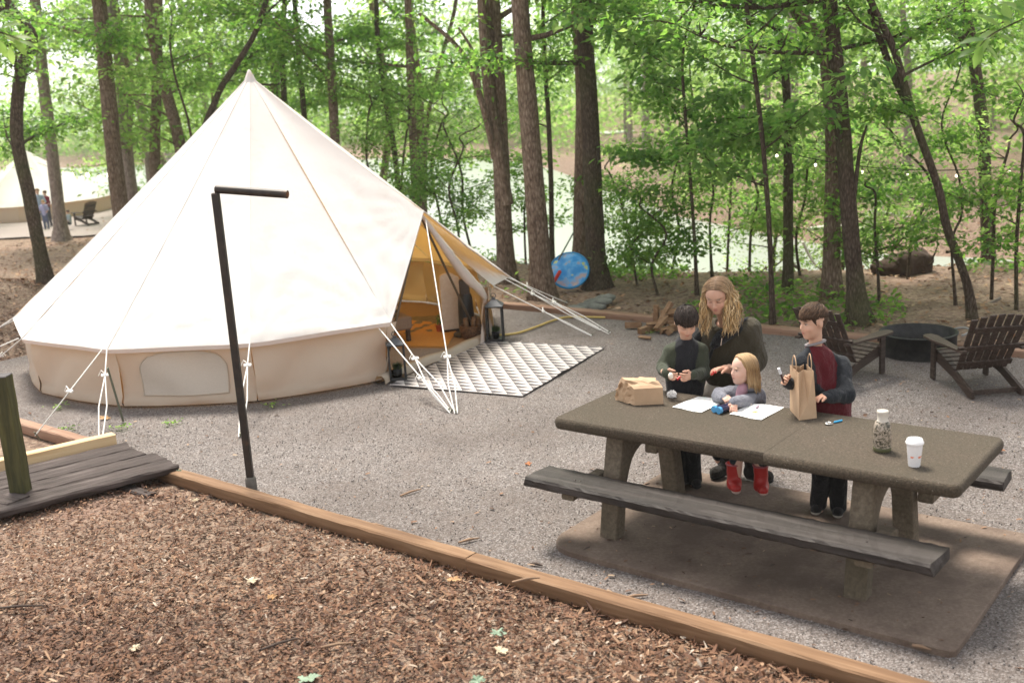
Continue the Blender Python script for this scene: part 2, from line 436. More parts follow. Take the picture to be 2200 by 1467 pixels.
def instances(name, protoV, protoF, pos, rot, scl, val, mat, smooth=False, parent=None):
    "many small pieces as one numpy mesh; rot: (n,3,3), scl: (n,3), val: per piece value in the face attribute rnd"
    n = len(pos); V = (protoV[None] * scl[:, None, :]) @ np.transpose(rot, (0, 2, 1)) + pos[:, None, :]
    k = len(protoV); F = (protoF[None] + (np.arange(n) * k)[:, None, None]).reshape(-1, protoF.shape[1])
    me = np_mesh(name, V.reshape(-1, 3), F, smooth); setattr_face(me, 'rnd', np.repeat(val, len(protoF)))
    return mkobj(name, me, mat, parent)
def eul(rx, ry, rz):
    cx, sx, cy_, sy, cz, sz = np.cos(rx), np.sin(rx), np.cos(ry), np.sin(ry), np.cos(rz), np.sin(rz)
    o = np.zeros(len(rx)); e = np.ones(len(rx))
    X = np.stack([e, o, o, o, cx, -sx, o, sx, cx], 1).reshape(-1, 3, 3); Y = np.stack([cy_, o, sy, o, e, o, -sy, o, cy_], 1).reshape(-1, 3, 3)
    Z = np.stack([cz, -sz, o, sz, cz, o, o, o, e], 1).reshape(-1, 3, 3); return Z @ Y @ X
OCT_V = np.array([[1, 0, 0], [0, 1, 0], [-1, 0, 0], [0, -1, 0], [0, 0, 1], [0, 0, -1.]]); OCT_F = np.array([[0, 1, 4], [1, 2, 4], [2, 3, 4], [3, 0, 4], [1, 0, 5], [2, 1, 5], [3, 2, 5], [0, 3, 5]])
# loose pebbles on the nearer half of the pad
t = NT('pebble'); c = t.ramp(t.attr('rnd'), [(0, (0.05, 0.043, 0.04)), (0.4, (0.13, 0.116, 0.11)), (0.75, (0.22, 0.2, 0.19)), (1, (0.4, 0.375, 0.36))]); t.set(Base_Color=c, Roughness=0.85); M_PEB = t.m
n = 12000; pu = RNG.uniform(-9.5, 0.5, n); pv = V_NEAR + 0.02 + (RNG.beta(1.1, 2.2, n)) * 5.5
pp = np.outer(pu, U2) + np.outer(pv, V2); s0 = RNG.uniform(0.0025, 0.0065, n)
instances('loose_gravel', OCT_V, OCT_F, np.c_[pp, np.full(n, -0.004)], eul(RNG.uniform(0, 6, n), RNG.uniform(0, 6, n), RNG.uniform(0, 6, n)),
          np.c_[s0 * 1.2, s0, s0 * 0.75], RNG.random(n), M_PEB)
tag(bpy.data.objects['loose_gravel'], 'loose grey gravel scattered over the camp pad', 'gravel', kind='stuff')

# mulch chips on the near bank and around the mound by the tent
t = NT('mulch_chip'); v = t.coord(); gn = t.noise(v, 120, 3)
c = t.ramp(t.attr('rnd'), [(0, (0.018, 0.007, 0.004)), (0.2, (0.062, 0.025, 0.012)), (0.45, (0.145, 0.062, 0.029)), (0.7, (0.255, 0.132, 0.07)), (0.9, (0.42, 0.275, 0.17)), (1.0, (0.50, 0.42, 0.34))])
c = t.mix(gn, c, t.mix(0.5, c, (0.07, 0.04, 0.028))); t.set(Base_Color=c, Roughness=0.85); t.bump(gn, 0.4, 0.003); M_CHIP = t.m
CH_V = np.array([[-.5, -.35, 0], [0, -.5, .25], [.5, -.3, 0], [.5, .25, 0], [0, .5, .25], [-.5, .3, 0], [-.45, 0, -.5], [.45, 0, -.5]])
CH_F = np.array([[0, 1, 4, 5], [1, 2, 3, 4], [0, 6, 7, 1], [1, 7, 2, 2], [5, 4, 7, 6], [4, 3, 7, 7]])
CH_F = np.array([[0, 1, 4], [0, 4, 5], [1, 2, 3], [1, 3, 4], [0, 6, 1], [6, 7, 1], [1, 7, 2], [5, 4, 6], [4, 7, 6], [4, 3, 7], [2, 7, 3], [0, 5, 6]])
def chips(name, P, label, smin=0.016, smax=0.10, wid=0.0098):
    n = len(P); L = smin + (smax - smin) * RNG.beta(1.1, 2.6, n); L = np.where(RNG.random(n) < .07, L * 1.8, L) * np.clip(.75 + .6 * vnoise(np.c_[P, np.zeros(n)], .9, 33, 2), .4, 1.4) * (np.clip(.8 + .16 * (P[:, 0] + 1.5), .62, 1.35) if smax > .095 else 1); w = wid * RNG.uniform(0.35, 1.9, n); th = RNG.uniform(0.002, 0.006, n)
    z = terrain(P[:, 0], P[:, 1]); tilt = RNG.normal(0, 0.34, n)
    val = np.clip(np.where(RNG.random(n) < .06, RNG.uniform(.75, 1, n), RNG.normal(0.42, 0.2, n)) + vnoise(np.c_[P, np.zeros(n)], 1.1, 21, 3) * 0.26, 0, 1)
    o = instances(name, CH_V, CH_F, np.c_[P, z + RNG.uniform(0.0, 0.028, n) + np.abs(tilt) * L * 0.3], eul(RNG.normal(0, 0.4, n), tilt, RNG.uniform(0, 2 * PI, n)), np.c_[L, w, th], val, M_CHIP)
    return tag(o, label, 'mulch', kind='stuff')
n = 52000; q = np.empty((0, 2))
while len(q) < n:
    c_ = np.c_[RNG.uniform(-4.4, 3.0, 60000), RNG.uniform(3.3, 8.2, 60000)]; vv = c_ @ V2; uu = c_ @ U2
    c_ = c_[(vv < V_NEAR - 0.12) & (np.abs(c_[:, 0]) < 0.56 * c_[:, 1] + 0.35) & (RNG.random(60000) < np.clip(7.5 / c_[:, 1] - 0.5, 0.35, 1))]; q = np.r_[q, c_]
chips('mulch_bank', q[:n], 'brown shredded wood mulch covering the near bank')
n = 9000; q = np.c_[RNG.uniform(-11, -4.5, 4 * n), RNG.uniform(9.3, 18, 4 * n)]; uu = q @ U2; vv = q @ V2
q = q[((uu < -13.0) | (vv < V_NEAR - 0.15)) & (q[:, 0] > -0.53 * q[:, 1] - 1)][:n]
chips('mulch_patch', q, 'brown mulch heaped left of the large tent', 0.02, 0.09, 0.016)

# concrete slab under the table
t = NT('slab_concrete'); v = t.coord(); a = t.noise(v, 2.3, 8, 0.7); b = t.noise(v, 48, 6, 0.75); f = t.noise(v, 260, 2)
c = t.ramp(b, [(0.3, (0.115, 0.078, 0.056)), (0.55, (0.19, 0.138, 0.104)), (0.75, (0.27, 0.208, 0.166))])
c = t.mix(t.ramp(a, [(0.44, (0, 0, 0)), (0.60, (0.8, 0.8, 0.8))]), c, t.mix(.8, c, (0.05, 0.026, 0.016)))
c = t.mix(t.math('MULTIPLY', f, 0.4), c, (0.2, 0.15, 0.12)); t.set(Base_Color=c, Roughness=0.9); t.bump(t.math('ADD', b, f), 0.5, 0.006); M_SLAB = t.m
s0 = toUV(G(2040, 1415)); s1 = toUV(G(1150, 1175)); s2 = toUV(G(1400, 1006)); s3 = toUV(G(2200, 1168))
u1 = s0[0] + 0.02; u0 = s1[0] + 0.05; v0 = s0[1] + 0.02; v1 = 6.49
mb = MB(); rings_ = []
for d_, z_ in ((0.0, -0.09), (0.0, 0.021), (0.003, 0.026), (0.009, 0.028)):
    rg = []
    for (cx_, cy_, a0_) in ((u0, v0, PI), (u1, v0, 1.5 * PI), (u1, v1, 0), (u0, v1, .5 * PI)):
        rr_ = 0.22 if cx_ == u0 else 0.06; sx_ = 1 if cx_ == u0 else -1; sy_ = 1 if cy_ == v0 else -1
        for k in range(7):
            an = a0_ + PI / 2 * k / 6; rad_ = rr_ - d_; rg.append((cx_ + sx_ * rr_ + rad_ * math.cos(an) + rnd.uniform(-.003, .003), cy_ + sy_ * rr_ + rad_ * math.sin(an) + rnd.uniform(-.003, .003), z_))
    rings_.append(rg)
n_ = len(rings_[0]); mb.add([UV(*p) for rg in rings_ for p in rg], [[i * n_ + j, i * n_ + (j + 1) % n_, (i + 1) * n_ + (j + 1) % n_, (i + 1) * n_ + j] for i in range(3) for j in range(n_)], False)
mb.add([UV(*p) for p in rings_[-1]], [list(range(n_))]); tag(mb.build('concrete_slab', M_SLAB), kind='structure')
SLAB_Z = 0.028

# brown litter blown over the pad and the slab
t = NT('pad_litter'); t.set(Base_Color=t.ramp(t.attr('rnd'), [(0, (.035, .02, .013)), (.45, (.12, .06, .034)), (.8, (.26, .15, .09)), (1, (.42, .32, .22))]), Roughness=.85); M_PL = t.m
n = 14000; pu = RNG.uniform(-12, 1.5, n); pv = RNG.uniform(V_NEAR + .02, V_FAR - .05, n); w_ = .10 + .9 * np.exp(-(pv - V_NEAR) / .5) + .75 * np.clip((pu + 4.5) / 3, 0, 1) * (pv > 6.4) + .35 * np.exp(-((pu + 2.6) / 1.6) ** 2 - ((pv - 5.2) / .7) ** 2) + .5 * np.exp(-(V_FAR - pv) / .6)
k_ = RNG.random(n) < w_ * .42; pu, pv = pu[k_], pv[k_]; n = len(pu); pp = np.outer(pu, U2) + np.outer(pv, V2); on = (pu > u0 + .03) & (pu < u1 - .03) & (pv > v0 + .03) & (pv < v1 - .03)
keep_t = (pp[:, 0] + 3.0) ** 2 + (pp[:, 1] - 12.77) ** 2 > 2.95 ** 2; pp, on = pp[keep_t], on[keep_t]; n = len(pp); L = .012 + .05 * RNG.beta(1, 4, n)
instances('pad_litter', CH_V, CH_F, np.c_[pp, np.where(on, .033, .006)], eul(RNG.normal(0, .3, n), RNG.normal(0, .12, n), RNG.uniform(0, 6.28, n)), np.c_[L, L * RNG.uniform(.15, .6, n), np.full(n, .005)], RNG.random(n), M_PL)
tag(bpy.data.objects['pad_litter'], 'brown bark bits and leaf crumbs strewn over gravel and slab', 'litter', kind='stuff')
# ------------------------------------------------------------------ the bell tent
TC = np.array([-3.0, 12.77]); APEX = np.array([-2.86, 12.74, 3.20])
t = NT('roof_canvas'); v = t.coord(); a = t.noise(v, 1.5, 4); w_ = t.noise(v, 900, 1); b = t.noise(v, 7, 5, 0.6)
c = t.mix(a, (0.70, 0.695, 0.675), (0.76, 0.755, 0.74)); c = t.mix(t.ramp(t.noise(v, 3.5, 6, .7), [(.56, (0, 0, 0)), (.72, (.30, .30, .30))]), c, (0.50, 0.455, 0.39)); t.set(Base_Color=c, Roughness=0.9); t.b.inputs['Specular IOR Level'].default_value = 0.1
t.bump(t.math('ADD', b, t.math('MULTIPLY', w_, 0.15)), 0.25, 0.02); t.translucent((1.0, 0.54, 0.13), 0.20); M_ROOF = t.m
t = NT('wall_canvas'); v = t.coord(); a = t.noise(v, 1.2, 4); b = t.noise(v, 5, 5, 0.6); st = t.noise(t.coord('Object', (3, 3, 9)), 2, 4)
c = t.mix(a, (0.50, 0.445, 0.365), (0.575, 0.52, 0.435)); sx = t.n.new('ShaderNodeSeparateXYZ'); t.l.new(t.n['Texture Coordinate'].outputs['Object'], sx.inputs[0])
dirt = t.math('MULTIPLY', t.ramp(sx.outputs[2], [(0.0, (1, 1, 1)), (0.16, (0, 0, 0))]), st)
c = t.mix(dirt, c, (0.36, 0.29, 0.22)); t.set(Base_Color=c, Roughness=0.92); t.b.inputs['Specular IOR Level'].default_value = 0.1
t.bump(b, 0.3, 0.02); t.translucent((1.0, 0.58, 0.20), 0.20); M_WALL = t.m
M_SEAM = plain('seam_thread', (0.72, 0.70, 0.67), 0.9, 0.05, 60)
M_MESH = plain('window_mesh', (0.50, 0.435, 0.37), 0.9, 0.08, 60)
M_ROPE = plain('rope', (0.80, 0.78, 0.74), 0.85, 0.1, 200, 0.4, 0.002)
M_BLACK = plain('black_metal', (0.018, 0.018, 0.02), 0.45, 0.3, 30)
M_POLE_T = plain('tent_pole', (0.10, 0.075, 0.05), 0.5, 0.2, 30)
tent = thing('bell_tent', 'large cream canvas bell tent with open door beside the patterned rug', 'tent', (TC[0], TC[1], 0))
DOOR_AZ = -31.5
eaz = [-51.5 - 28.9 * k for k in range(12)]          # eave corners, clockwise from the door's left post
eaz = [a for a in eaz if a > -51.5 - 318]
ER, EZ = 2.86, 0.62
def pol(az, r, z): a = R(az); return np.array([TC[0] + r * math.cos(a), TC[1] + r * math.sin(a), z])
eave = [pol(a, ER, EZ) for a in eaz]
E_R = np.array([0.02, 12.62, 0.66])                  # the eave corner right of the door, pulled out by its rope
eave.append(E_R)
PEAK = pol(DOOR_AZ, 2.50, 1.63)
def panel(mb, A, B, C, nu, nv, sag, seed, wr=0.0, fold=None):
    "canvas panel: apex A, lower corners B, C"
    A, B, C = [np.asarray(q, float) for q in (A, B, C)]
    N = np.cross(B - A, C - A); N /= np.linalg.norm(N)
    if N[2] < 0: N = -N
    V = []; Wd = np.linalg.norm(C - B)
    for j in range(nv + 1):
        s = (j / nv)
        s = 0.004 + 0.996 * s
        for i in range(nu + 1):
            q = i / nu; P = A + ((B - A) * (1 - q) + (C - A) * q) * s
            prof = 4 * q * (1 - q)
            d = -sag * prof * math.sin(PI * min(1, s * 1.02)); P = P + np.array([0, 0, -.03 * math.sin(PI * s)])
            V.append([*P, d, q, s])
    V = np.array(V); P = V[:, :3]; q = V[:, 4]; s = V[:, 5]; d = V[:, 3]
    d = d + vnoise(P, 1.1, seed, 3) * 0.026 * np.sin(PI * np.clip(s, 0, 1)) * (4 * q * (1 - q))
    d = d + vnoise(np.c_[q * Wd * 0.6 + s * 1.5, s * 9, q * 0 + seed], 2.0, seed + 1, 2) * 0.020 * np.clip((s - 0.55) / 0.4, 0, 1) * (4 * q * (1 - q))
    if wr: # radial creases running into the lower corners
        for (cq, amp) in fold or ():
            cn = B if cq == 0 else C; D = P - cn; dist = np.linalg.norm(D, axis=1); e1 = (A - cn) / np.linalg.norm(A - cn); e2 = np.cross(N, e1)
            ang = np.arctan2(D @ e2, D @ e1)
            d = d + amp * wr * np.sin(ang * 22 + seed + vnoise(P, 2.5, seed, 1) * 1.2) * np.exp(-dist / 0.75) * np.clip(dist / 0.12, 0, 1)
    lip = np.where(s > 0.999, 0, 0)
    P = P + N * (d + lip)[:, None]
    F = []
    for j in range(nv):
        for i in range(nu):
            a = j * (nu + 1) + i; F.append([a, a + nu + 1, a + nu + 2, a + 1])
    mb.add(P, F, True); return P.reshape(nv + 1, nu + 1, 3)
apexr = [APEX + (e - APEX) * 0.012 for e in eave]
for k in range(len(eave) - 2):
    mb = MB(); first = (k == 0)
    PP = panel(mb, APEX, eave[k], eave[k + 1], 26, 60, 0.020, 3 + k, 0.014, ((0, 1.0), (1, 0.7)))
    # turned-under valance below the eave
    lo = PP[-1]; vv = [tuple(p) for p in lo]; cdir = [np.array([TC[0], TC[1], p[2]]) - p for p in lo]
    vv2 = [tuple(p + c_ / np.linalg.norm(c_) * 0.02 + np.array([0, 0, -0.045])) for p, c_ in zip(lo, cdir)]
    n_ = len(vv); mb.add(vv + vv2, [[i, i + 1, n_ + i + 1, n_ + i] for i in range(n_ - 1)], True)
    rp = mb.build('roof_panel', M_ROOF, tent)
    sm = MB(); path = [APEX + (eave[k] - APEX) * s for s in np.linspace(0.012, 1, 24)]
    path = [p + np.array([0, 0, -0.03 * math.sin(PI * i / 23) + 0.002]) for i, p in enumerate(path)]
    sm.tube(path, 0.003, 5); sm.build('seam', M_SEAM, rp)
# the last panels: to the far right corner and the two door panels
mb = MB(); panel(mb, APEX, eave[-2], eave[-1], 26, 60, 0.04, 31, 0.012, ((0, .8), (1, .8))); mb.build('roof_panel', M_ROOF, tent)
def door_panel(B, seed, side):
    mb = MB(); A = APEX; N_ = None
    rows = []
    nv, nu = 70, 30
    for j in range(nv + 1):
        s = j / nv
        # ridge edge runs apex -> peak, outer edge apex -> eave corner; both are sampled by their own parameter
        P0 = A + (PEAK - A) * max(0.006, s); P1 = A + (B - A) * max(0.006, s)
        P0 = P0 + np.array([0, 0, -0.035 * math.sin(PI * s)])
        rows.append([P0 + (P1 - P0) * (i / nu) for i in range(nu + 1)])
    P = np.array(rows).reshape(-1, 3); q = np.tile(np.linspace(0, 1, nu + 1), nv + 1); s = np.repeat(np.linspace(0, 1, nv + 1), nu + 1)
    N = np.cross(PEAK - A, B - A); N /= np.linalg.norm(N)
    if N[2] < 0: N = -N
    d = -0.045 * 4 * q * (1 - q) * np.sin(PI * s * 0.9) + vnoise(P, 1.3, seed, 3) * 0.015 * 4 * q * (1 - q)
    for cn, e1, amp in ((B, A - B, 0.013), (PEAK, A - PEAK, 0.006)):
        D = P - cn; dist = np.linalg.norm(D, axis=1); e1 = e1 / np.linalg.norm(e1); e2 = np.cross(N, e1); ang = np.arctan2(D @ e2, D @ e1)
        d = d + amp * np.sin(ang * 17 + seed + vnoise(P, 1.6, seed, 2) * 2.2) * np.exp(-dist / 0.7) * np.clip(dist / 0.1, 0, 1)
    # long creases that run down from the ridge to the eave corner
    d = d + 0.006 * np.sin(q * 21 + s * 5 + seed + vnoise(P, 1.2, seed, 2) * 2.5) * np.clip((s - 0.5) / 0.4, 0, 1) * np.clip(4 * q * (1 - q), 0, 1)
    P = P + N * d[:, None]
    F = [[j * (nu + 1) + i, (j + 1) * (nu + 1) + i, (j + 1) * (nu + 1) + i + 1, j * (nu + 1) + i + 1] for j in range(nv) for i in range(nu)]
    mb.add(P, F, True); o = mb.build('roof_panel', M_ROOF, tent)
    hm = MB(); hm.tube([P[nv * (nu + 1) + i] for i in range(0, nu + 1, 3)], 0.009, 6); hm.build('hem', M_ROOF, o)
    return P[-(nu + 1):]
dl = door_panel(eave[0], 5, 0); dr = door_panel(E_R, 9, 1)
mb = MB(); mb.lathe([(0.0, 0.07), (0.012, 0.065), (0.03, 0.03), (0.075, -0.07), (0.085, -0.10)], APEX + np.array([0, 0, 0.0]), 20, capb=False, capt=False); mb.build('apex_cap', M_ROOF, tent)
# side wall
BR = 2.70
def wall_seg(a0, a1, seed, win=None):
    nu, nv = 40, 18; V = []
    for j in range(nv + 1):
        z = j / nv
        for i in range(nu + 1):
            a = a0 + (a1 - a0) * i / nu
            # polygon base like the eave
            V.append([i / nu, z])
    V = np.array(V); T0 = pol(a0, ER - 0.10, EZ - 0.035); T1 = pol(a1, ER - 0.10, EZ - 0.035); B0 = pol(a0, BR + 0.02, 0.012); B1 = pol(a1, BR + 0.02, 0.012)
    top = T0 + (T1 - T0) * V[:, :1]; bot = B0 + (B1 - B0) * V[:, :1]
    out = np.array([math.cos(R((a0 + a1) / 2)), math.sin(R((a0 + a1) / 2)), 0])
    bot = bot + out * (0.05 * np.sin(PI * V[:, :1])); top = top - out * (0.03 * np.sin(PI * V[:, :1]))
    P = bot + (top - bot) * V[:, 1:2]
    sg = seed % 2 * 2 - 1
    fold = np.sin((V[:, 0] * 9 + sg * V[:, 1] * 3.0) + seed + vnoise(P, 1.5, seed, 2) * 2.0) * 0.032 * np.sin(PI * np.clip(V[:, 1], 0, 1)) ** 0.7 + vnoise(P, 2.0, seed + 4, 3) * 0.035 * np.sin(PI * V[:, 1])
    bulge = np.exp(-((V[:, 1] - 0.04) / 0.08) ** 2) * 0.03
    P = P + out * (fold + bulge)[:, None]
    F = [[j * (nu + 1) + i, j * (nu + 1) + i + 1, (j + 1) * (nu + 1) + i + 1, (j + 1) * (nu + 1) + i] for j in range(nv) for i in range(nu)]
    mb = MB(); mb.add(P, F, True); o = mb.build('wall_panel', M_WALL, tent)
    if win:
        x0, x1, z0, z1 = win; mbw = MB(); ring = []
        Pg = P.reshape(nv + 1, nu + 1, 3)
        def S(x, z, off):
            fi = x * nu; fj = z * nv; i = min(int(fi), nu - 1); j = min(int(fj), nv - 1); a = fi - i; b = fj - j
            return Pg[j, i] * (1 - a) * (1 - b) + Pg[j, i + 1] * a * (1 - b) + Pg[j + 1, i] * (1 - a) * b + Pg[j + 1, i + 1] * a * b + out * off
        g = 26
        W_ = [[None] * (g + 1) for _ in range(13)]
        for jj in range(13):
            zz = z0 + (z1 - z0) * jj / 12
            ins = 0.0 if jj < 7 else (x1 - x0) * 0.30 * (1 - math.sqrt(max(0, 1 - ((jj - 7) / 5.0) ** 2)))
            for i2 in range(g + 1): W_[jj][i2] = S(x0 + ins + (x1 - x0 - 2 * ins) * i2 / g, zz, 0.008)
        mbw.add([p for r_ in W_ for p in r_], [[a * (g + 1) + b, a * (g + 1) + b + 1, (a + 1) * (g + 1) + b + 1, (a + 1) * (g + 1) + b] for a in range(12) for b in range(g)], True)
        mbw.build('window', M_MESH, o)
        rim = [W_[j2][0] for j2 in range(13)] + [W_[12][i2] for i2 in range(1, g + 1)] + [W_[j2][g] for j2 in range(11, -1, -1)] + [W_[0][i2] for i2 in range(g - 1, 0, -1)]
        mr = MB(); mr.tube(rim + rim[:2], 0.007, 5, cap=False); mr.build('window_hem', M_WALL, o)
    return o
for k in range(len(eaz) - 1):
    wall_seg(eaz[k + 1], eaz[k], 40 + k, (0.16, 0.80, 0.17, 0.93) if k == 1 else ((0.2, 0.8, 0.2, 0.92) if k in (4, 7) else None))
wall_seg(-4 - 0 + 0, eaz[-1] + 360 if eaz[-1] < -300 else eaz[-1] + 360, 77) if False else None
a_last = eaz[-1] + 360
wall_seg(-6.0, a_last, 61)
# door jamb on the near side: the wall folded towards the door, with the unzipped flap
DL = G(826, 822); DRp = G(1047, 732)
mb = MB(); J0 = pol(-51.5, ER - 0.10, EZ - 0.035); J1 = J0 + (DL - J0) * np.array([0.55, 0.55, 0]) + np.array([0.0, 0, 0.0])
rows = []
for j in range(15):
    z = j / 14
    for i in range(9):
        q = i / 8; b = pol(-51.5, BR + .02, 0.012) * (1 - q) + np.array([DL[0] - .02, DL[1], 0.012]) * q
        t_ = J0 * (1 - q) + (J0 + np.array([0.10, 0.13, 0.0])) * q
        p = b + (t_ - b) * z + np.array([0.6, -0.8, 0]) * 0.02 * math.sin(q * 11 + z * 2) * math.sin(PI * z); rows.append(p)
mb.add(rows, [[j * 9 + i, j * 9 + i + 1, (j + 1) * 9 + i + 1, (j + 1) * 9 + i] for j in range(14) for i in range(8)], True); mb.build('door_flap', M_WALL, tent)
# far door flap: rolled along the edge of the door panel, then hanging to the sill
t = NT('flap_liner'); v = t.coord(); a = t.noise(v, 6, 4); t.set(Base_Color=t.mix(a, (0.60, 0.545, 0.49), (0.72, 0.66, 0.61)), Roughness=0.9); t.bump(a, 0.3, 0.02); t.translucent((0.8, 0.55, 0.3), 0.25); M_LINER = t.m
flap_dir = (DRp - PEAK)
tie = AT(1042, 640, 12.05)
mb = MB()
pa = [PEAK + np.array([-0.02, 0.02, -0.05]), AT(965, 545, 11.62), AT(1000, 592, 11.8), AT(1030, 622, 11.95), tie]
ra = [0.015, 0.05, 0.06, 0.05, 0.03]
def smooth_path(pts, rs, n=6):
    pts = [np.asarray(p, float) for p in pts]; out = []; ro = []
    for i in range(len(pts) - 1):
        p0 = pts[max(i - 1, 0)]; p1 = pts[i]; p2 = pts[i + 1]; p3 = pts[min(i + 2, len(pts) - 1)]
        for j in range(n):
            s = j / n; out.append(0.5 * (2 * p1 + (p2 - p0) * s + (2 * p0 - 5 * p1 + 4 * p2 - p3) * s * s + (3 * p1 - p0 - 3 * p2 + p3) * s ** 3)); ro.append(rs[i] + (rs[i + 1] - rs[i]) * s)
    out.append(pts[-1]); ro.append(rs[-1]); return out, ro
p_, r_ = smooth_path(pa, ra); mb.tube(p_, r_, 9, wob=0.06); mb.build('rolled_flap', M_LINER, tent)
mb = MB(); rows = []
bot = [G(1035, 742), G(1062, 718)]
for j in range(19):
    z = j / 18
    for i in range(10):
        q = i / 9
        tp = tie + np.array([0.03 * (q - .5), 0.05 * (q - .5), 0.0]); bt = bot[0] * (1 - q) + bot[1] * q + np.array([0, 0, 0.02])
        p = tp + (bt - tp) * z; amp = 0.09 * math.sin(PI * min(1, z * 1.15)) if z < .87 else 0.02
        p = p + np.array([-0.75, -0.5, 0]) * (amp * math.sin(PI * q) * 0.9 + 0.022 * math.sin(q * 14 + z * 2) * z); rows.append(p)
mb.add(rows, [[j * 10 + i, j * 10 + i + 1, (j + 1) * 10 + i + 1, (j + 1) * 10 + i] for j in range(18) for i in range(9)], True); mb.build('door_flap', M_LINER, tent)
# far jamb wall piece outside the flap
mb = MB(); K0 = tie + np.array([0.04, 0.02, 0.03]); K1 = E_R + np.array([-0.22, 0.16, -0.05]); rows = []
for j in range(13):
    for i in range(13):
        q = i / 12; z = j / 12; tp = K0 * (1 - q) + K1 * q; bt = bot[1] * (1 - q) + pol(-6, BR + .02, 0.012) * q
        rows.append(tp + (bt - tp) * z + np.array([.5, -.6, 0]) * 0.03 * math.sin(q * 10 + z * 3) * math.sin(PI * z))
mb.add(rows, [[j * 13 + i, j * 13 + i + 1, (j + 1) * 13 + i + 1, (j + 1) * 13 + i] for j in range(12) for i in range(12)], True); mb.build('wall_panel', M_WALL, tent)
# sill: the canvas lip across the doorway
sl0 = G(818, 826); sl1 = G(1050, 728); dd = (sl1 - sl0) / np.linalg.norm(sl1 - sl0); nn = np.array([dd[1], -dd[0], 0])
mb = MB(); path = [sl0 + dd * s * np.linalg.norm(sl1 - sl0) + np.array([0, 0, 0.03 + 0.008 * math.sin(s * 19)]) - nn * 0.03 * math.sin(s * 7) for s in np.linspace(0, 1, 20)]
rows = []
for p in path:
    for (o_, z_) in ((0.06, -0.022), (0.055, 0.035), (0.02, 0.06), (-0.04, 0.055), (-0.07, 0.0)): rows.append(p + nn * o_ + np.array([0, 0, z_]))
mb.add(rows, [[a * 5 + b, (a + 1) * 5 + b, (a + 1) * 5 + b + 1, a * 5 + b + 1] for a in range(19) for b in range(4)], True); mb.build('door_sill', M_WALL, tent)
# groundsheet
t = NT('groundsheet'); v = t.coord(); t.set(Base_Color=t.mix(t.noise(v, 9, 4), (0.26, 0.17, 0.09), (0.36, 0.24, 0.13)), Roughness=0.85); M_SHEET = t.m
poly = [tuple(pol(a, BR - 0.02, 0)[:2]) for a in eaz] + [tuple(pol(-6, BR - .02, 0)[:2])] + [(sl1 - nn * 0.03)[:2], (sl0 - nn * 0.03)[:2]]
mb = MB(); n_ = len(poly); mb.add([(TC[0], TC[1], 0.012)] + [(x, y, 0.012) for x, y in poly], [[0, 1 + (i + 1) % n_, 1 + i] for i in range(n_)]); mb.build('groundsheet', M_SHEET, tent)
# poles
mb = MB(); mb.tube([(APEX[0], APEX[1], 0.012), APEX + np.array([0, 0, -0.05])], 0.022, 10); mb.build('centre_pole', M_POLE_T, tent)
for q in (G(835, 800), G(1040, 722)):
    mb = MB(); q = q + (TC_ := np.array([TC[0], TC[1], 0]) - q) * 0.03; mb.tube([q + np.array([0, 0, .012]), PEAK + np.array([-0.04, 0.03, -0.045])], 0.014, 8); mb.build('door_pole', M_POLE_T, tent)
# guy ropes: each its own part with its wooden slider
M_STAKE = plain('stake_metal', (0.14, 0.15, 0.11), 0.5, 0.3, 40, metal=0.5)
def rope(top, peg, split=0.55, spread=0.05, slack=0.0, rad=0.0062, rings=True):
    top = np.asarray(top, float); peg = np.asarray(peg, float); mb = MB(); J = top + (peg - top) * split
    mb.tube([top, (top + J) / 2 + np.array([0, 0, -slack]), J], rad, 6)
    d = (peg - top) / np.linalg.norm(peg - top); sdv = np.cross(d, [0, 0, 1]); sdv /= np.linalg.norm(sdv) + 1e-9
    mb.tube([J, J + (peg - J) * 0.5 + sdv * spread * 0.6, peg + sdv * spread * 0.25], rad, 6)
    mb.tube([J, J + (peg - J) * 0.5 - sdv * spread * 0.6, peg - sdv * spread * 0.25], rad, 6)
    o = mb.build('guy_rope', M_ROPE, tent)
    s2 = MB(); s2.beam(J - sdv * 0.035, J + sdv * 0.035, 0.016, 0.03, up=d); s2.tube([J - sdv * .02 + d * .01, J + sdv * .03 + np.array([0, 0, .05]), J + sdv * .06], rad * .8, 5); s2.build('rope_slider', M_ROPE, o)
    s3 = MB(); s3.tube([peg + np.array([0, 0, 0.035]) - d * 0.0, peg + np.array([d[0] * -.06, d[1] * -.06, -0.06])], 0.007, 6); s3.build('stake', M_STAKE, o)
rope(eave[0] + np.array([0.0, 0, -.01]), G(972, 886), 0.42, 0.10)
rope(eave[0] + np.array([-0.12, -0.03, -.05]), G(966, 884), 0.62, 0.04)
rope(PEAK + np.array([0.02, -0.02, -0.10]), G(980, 888), 0.74, 0.05)
rope(E_R, G(1310, 716), 0.45, 0.12)
rope(E_R + np.array([-.15, .2, 0]), G(1290, 708), 0.35, 0.10)
rope(eave[1], G(516, 938), 0.25, 0.05)
rope(eave[2], G(216, 944), 0.3, 0.06)
rope(eave[2] + np.array([-.05, 0, 0]), G(75, 936, .06), 0.5, 0.0)
rope(eave[3], G(-40, 800), 0.5, 0.05)
rope(eave[3] + np.array([-.05, .05, 0]), G(-60, 770), 0.5, 0.05)
for k in range(4, len(eave) - 1):
    e = eave[k]; o_ = e - np.array([TC[0], TC[1], e[2]]); o_ = o_ / np.linalg.norm(o_) * 1.15; rope(e, np.array([e[0] + o_[0], e[1] + o_[1], TZ(e[0] + o_[0], e[1] + o_[1]) + .01]), 0.5, 0.05)
# iron prop rod that holds the near left rope up
mb = MB(); mb.tube([AT(231, 790, 9.6), G(265, 905)], 0.011, 6); mb.build('prop_rod', M_STAKE, tent)
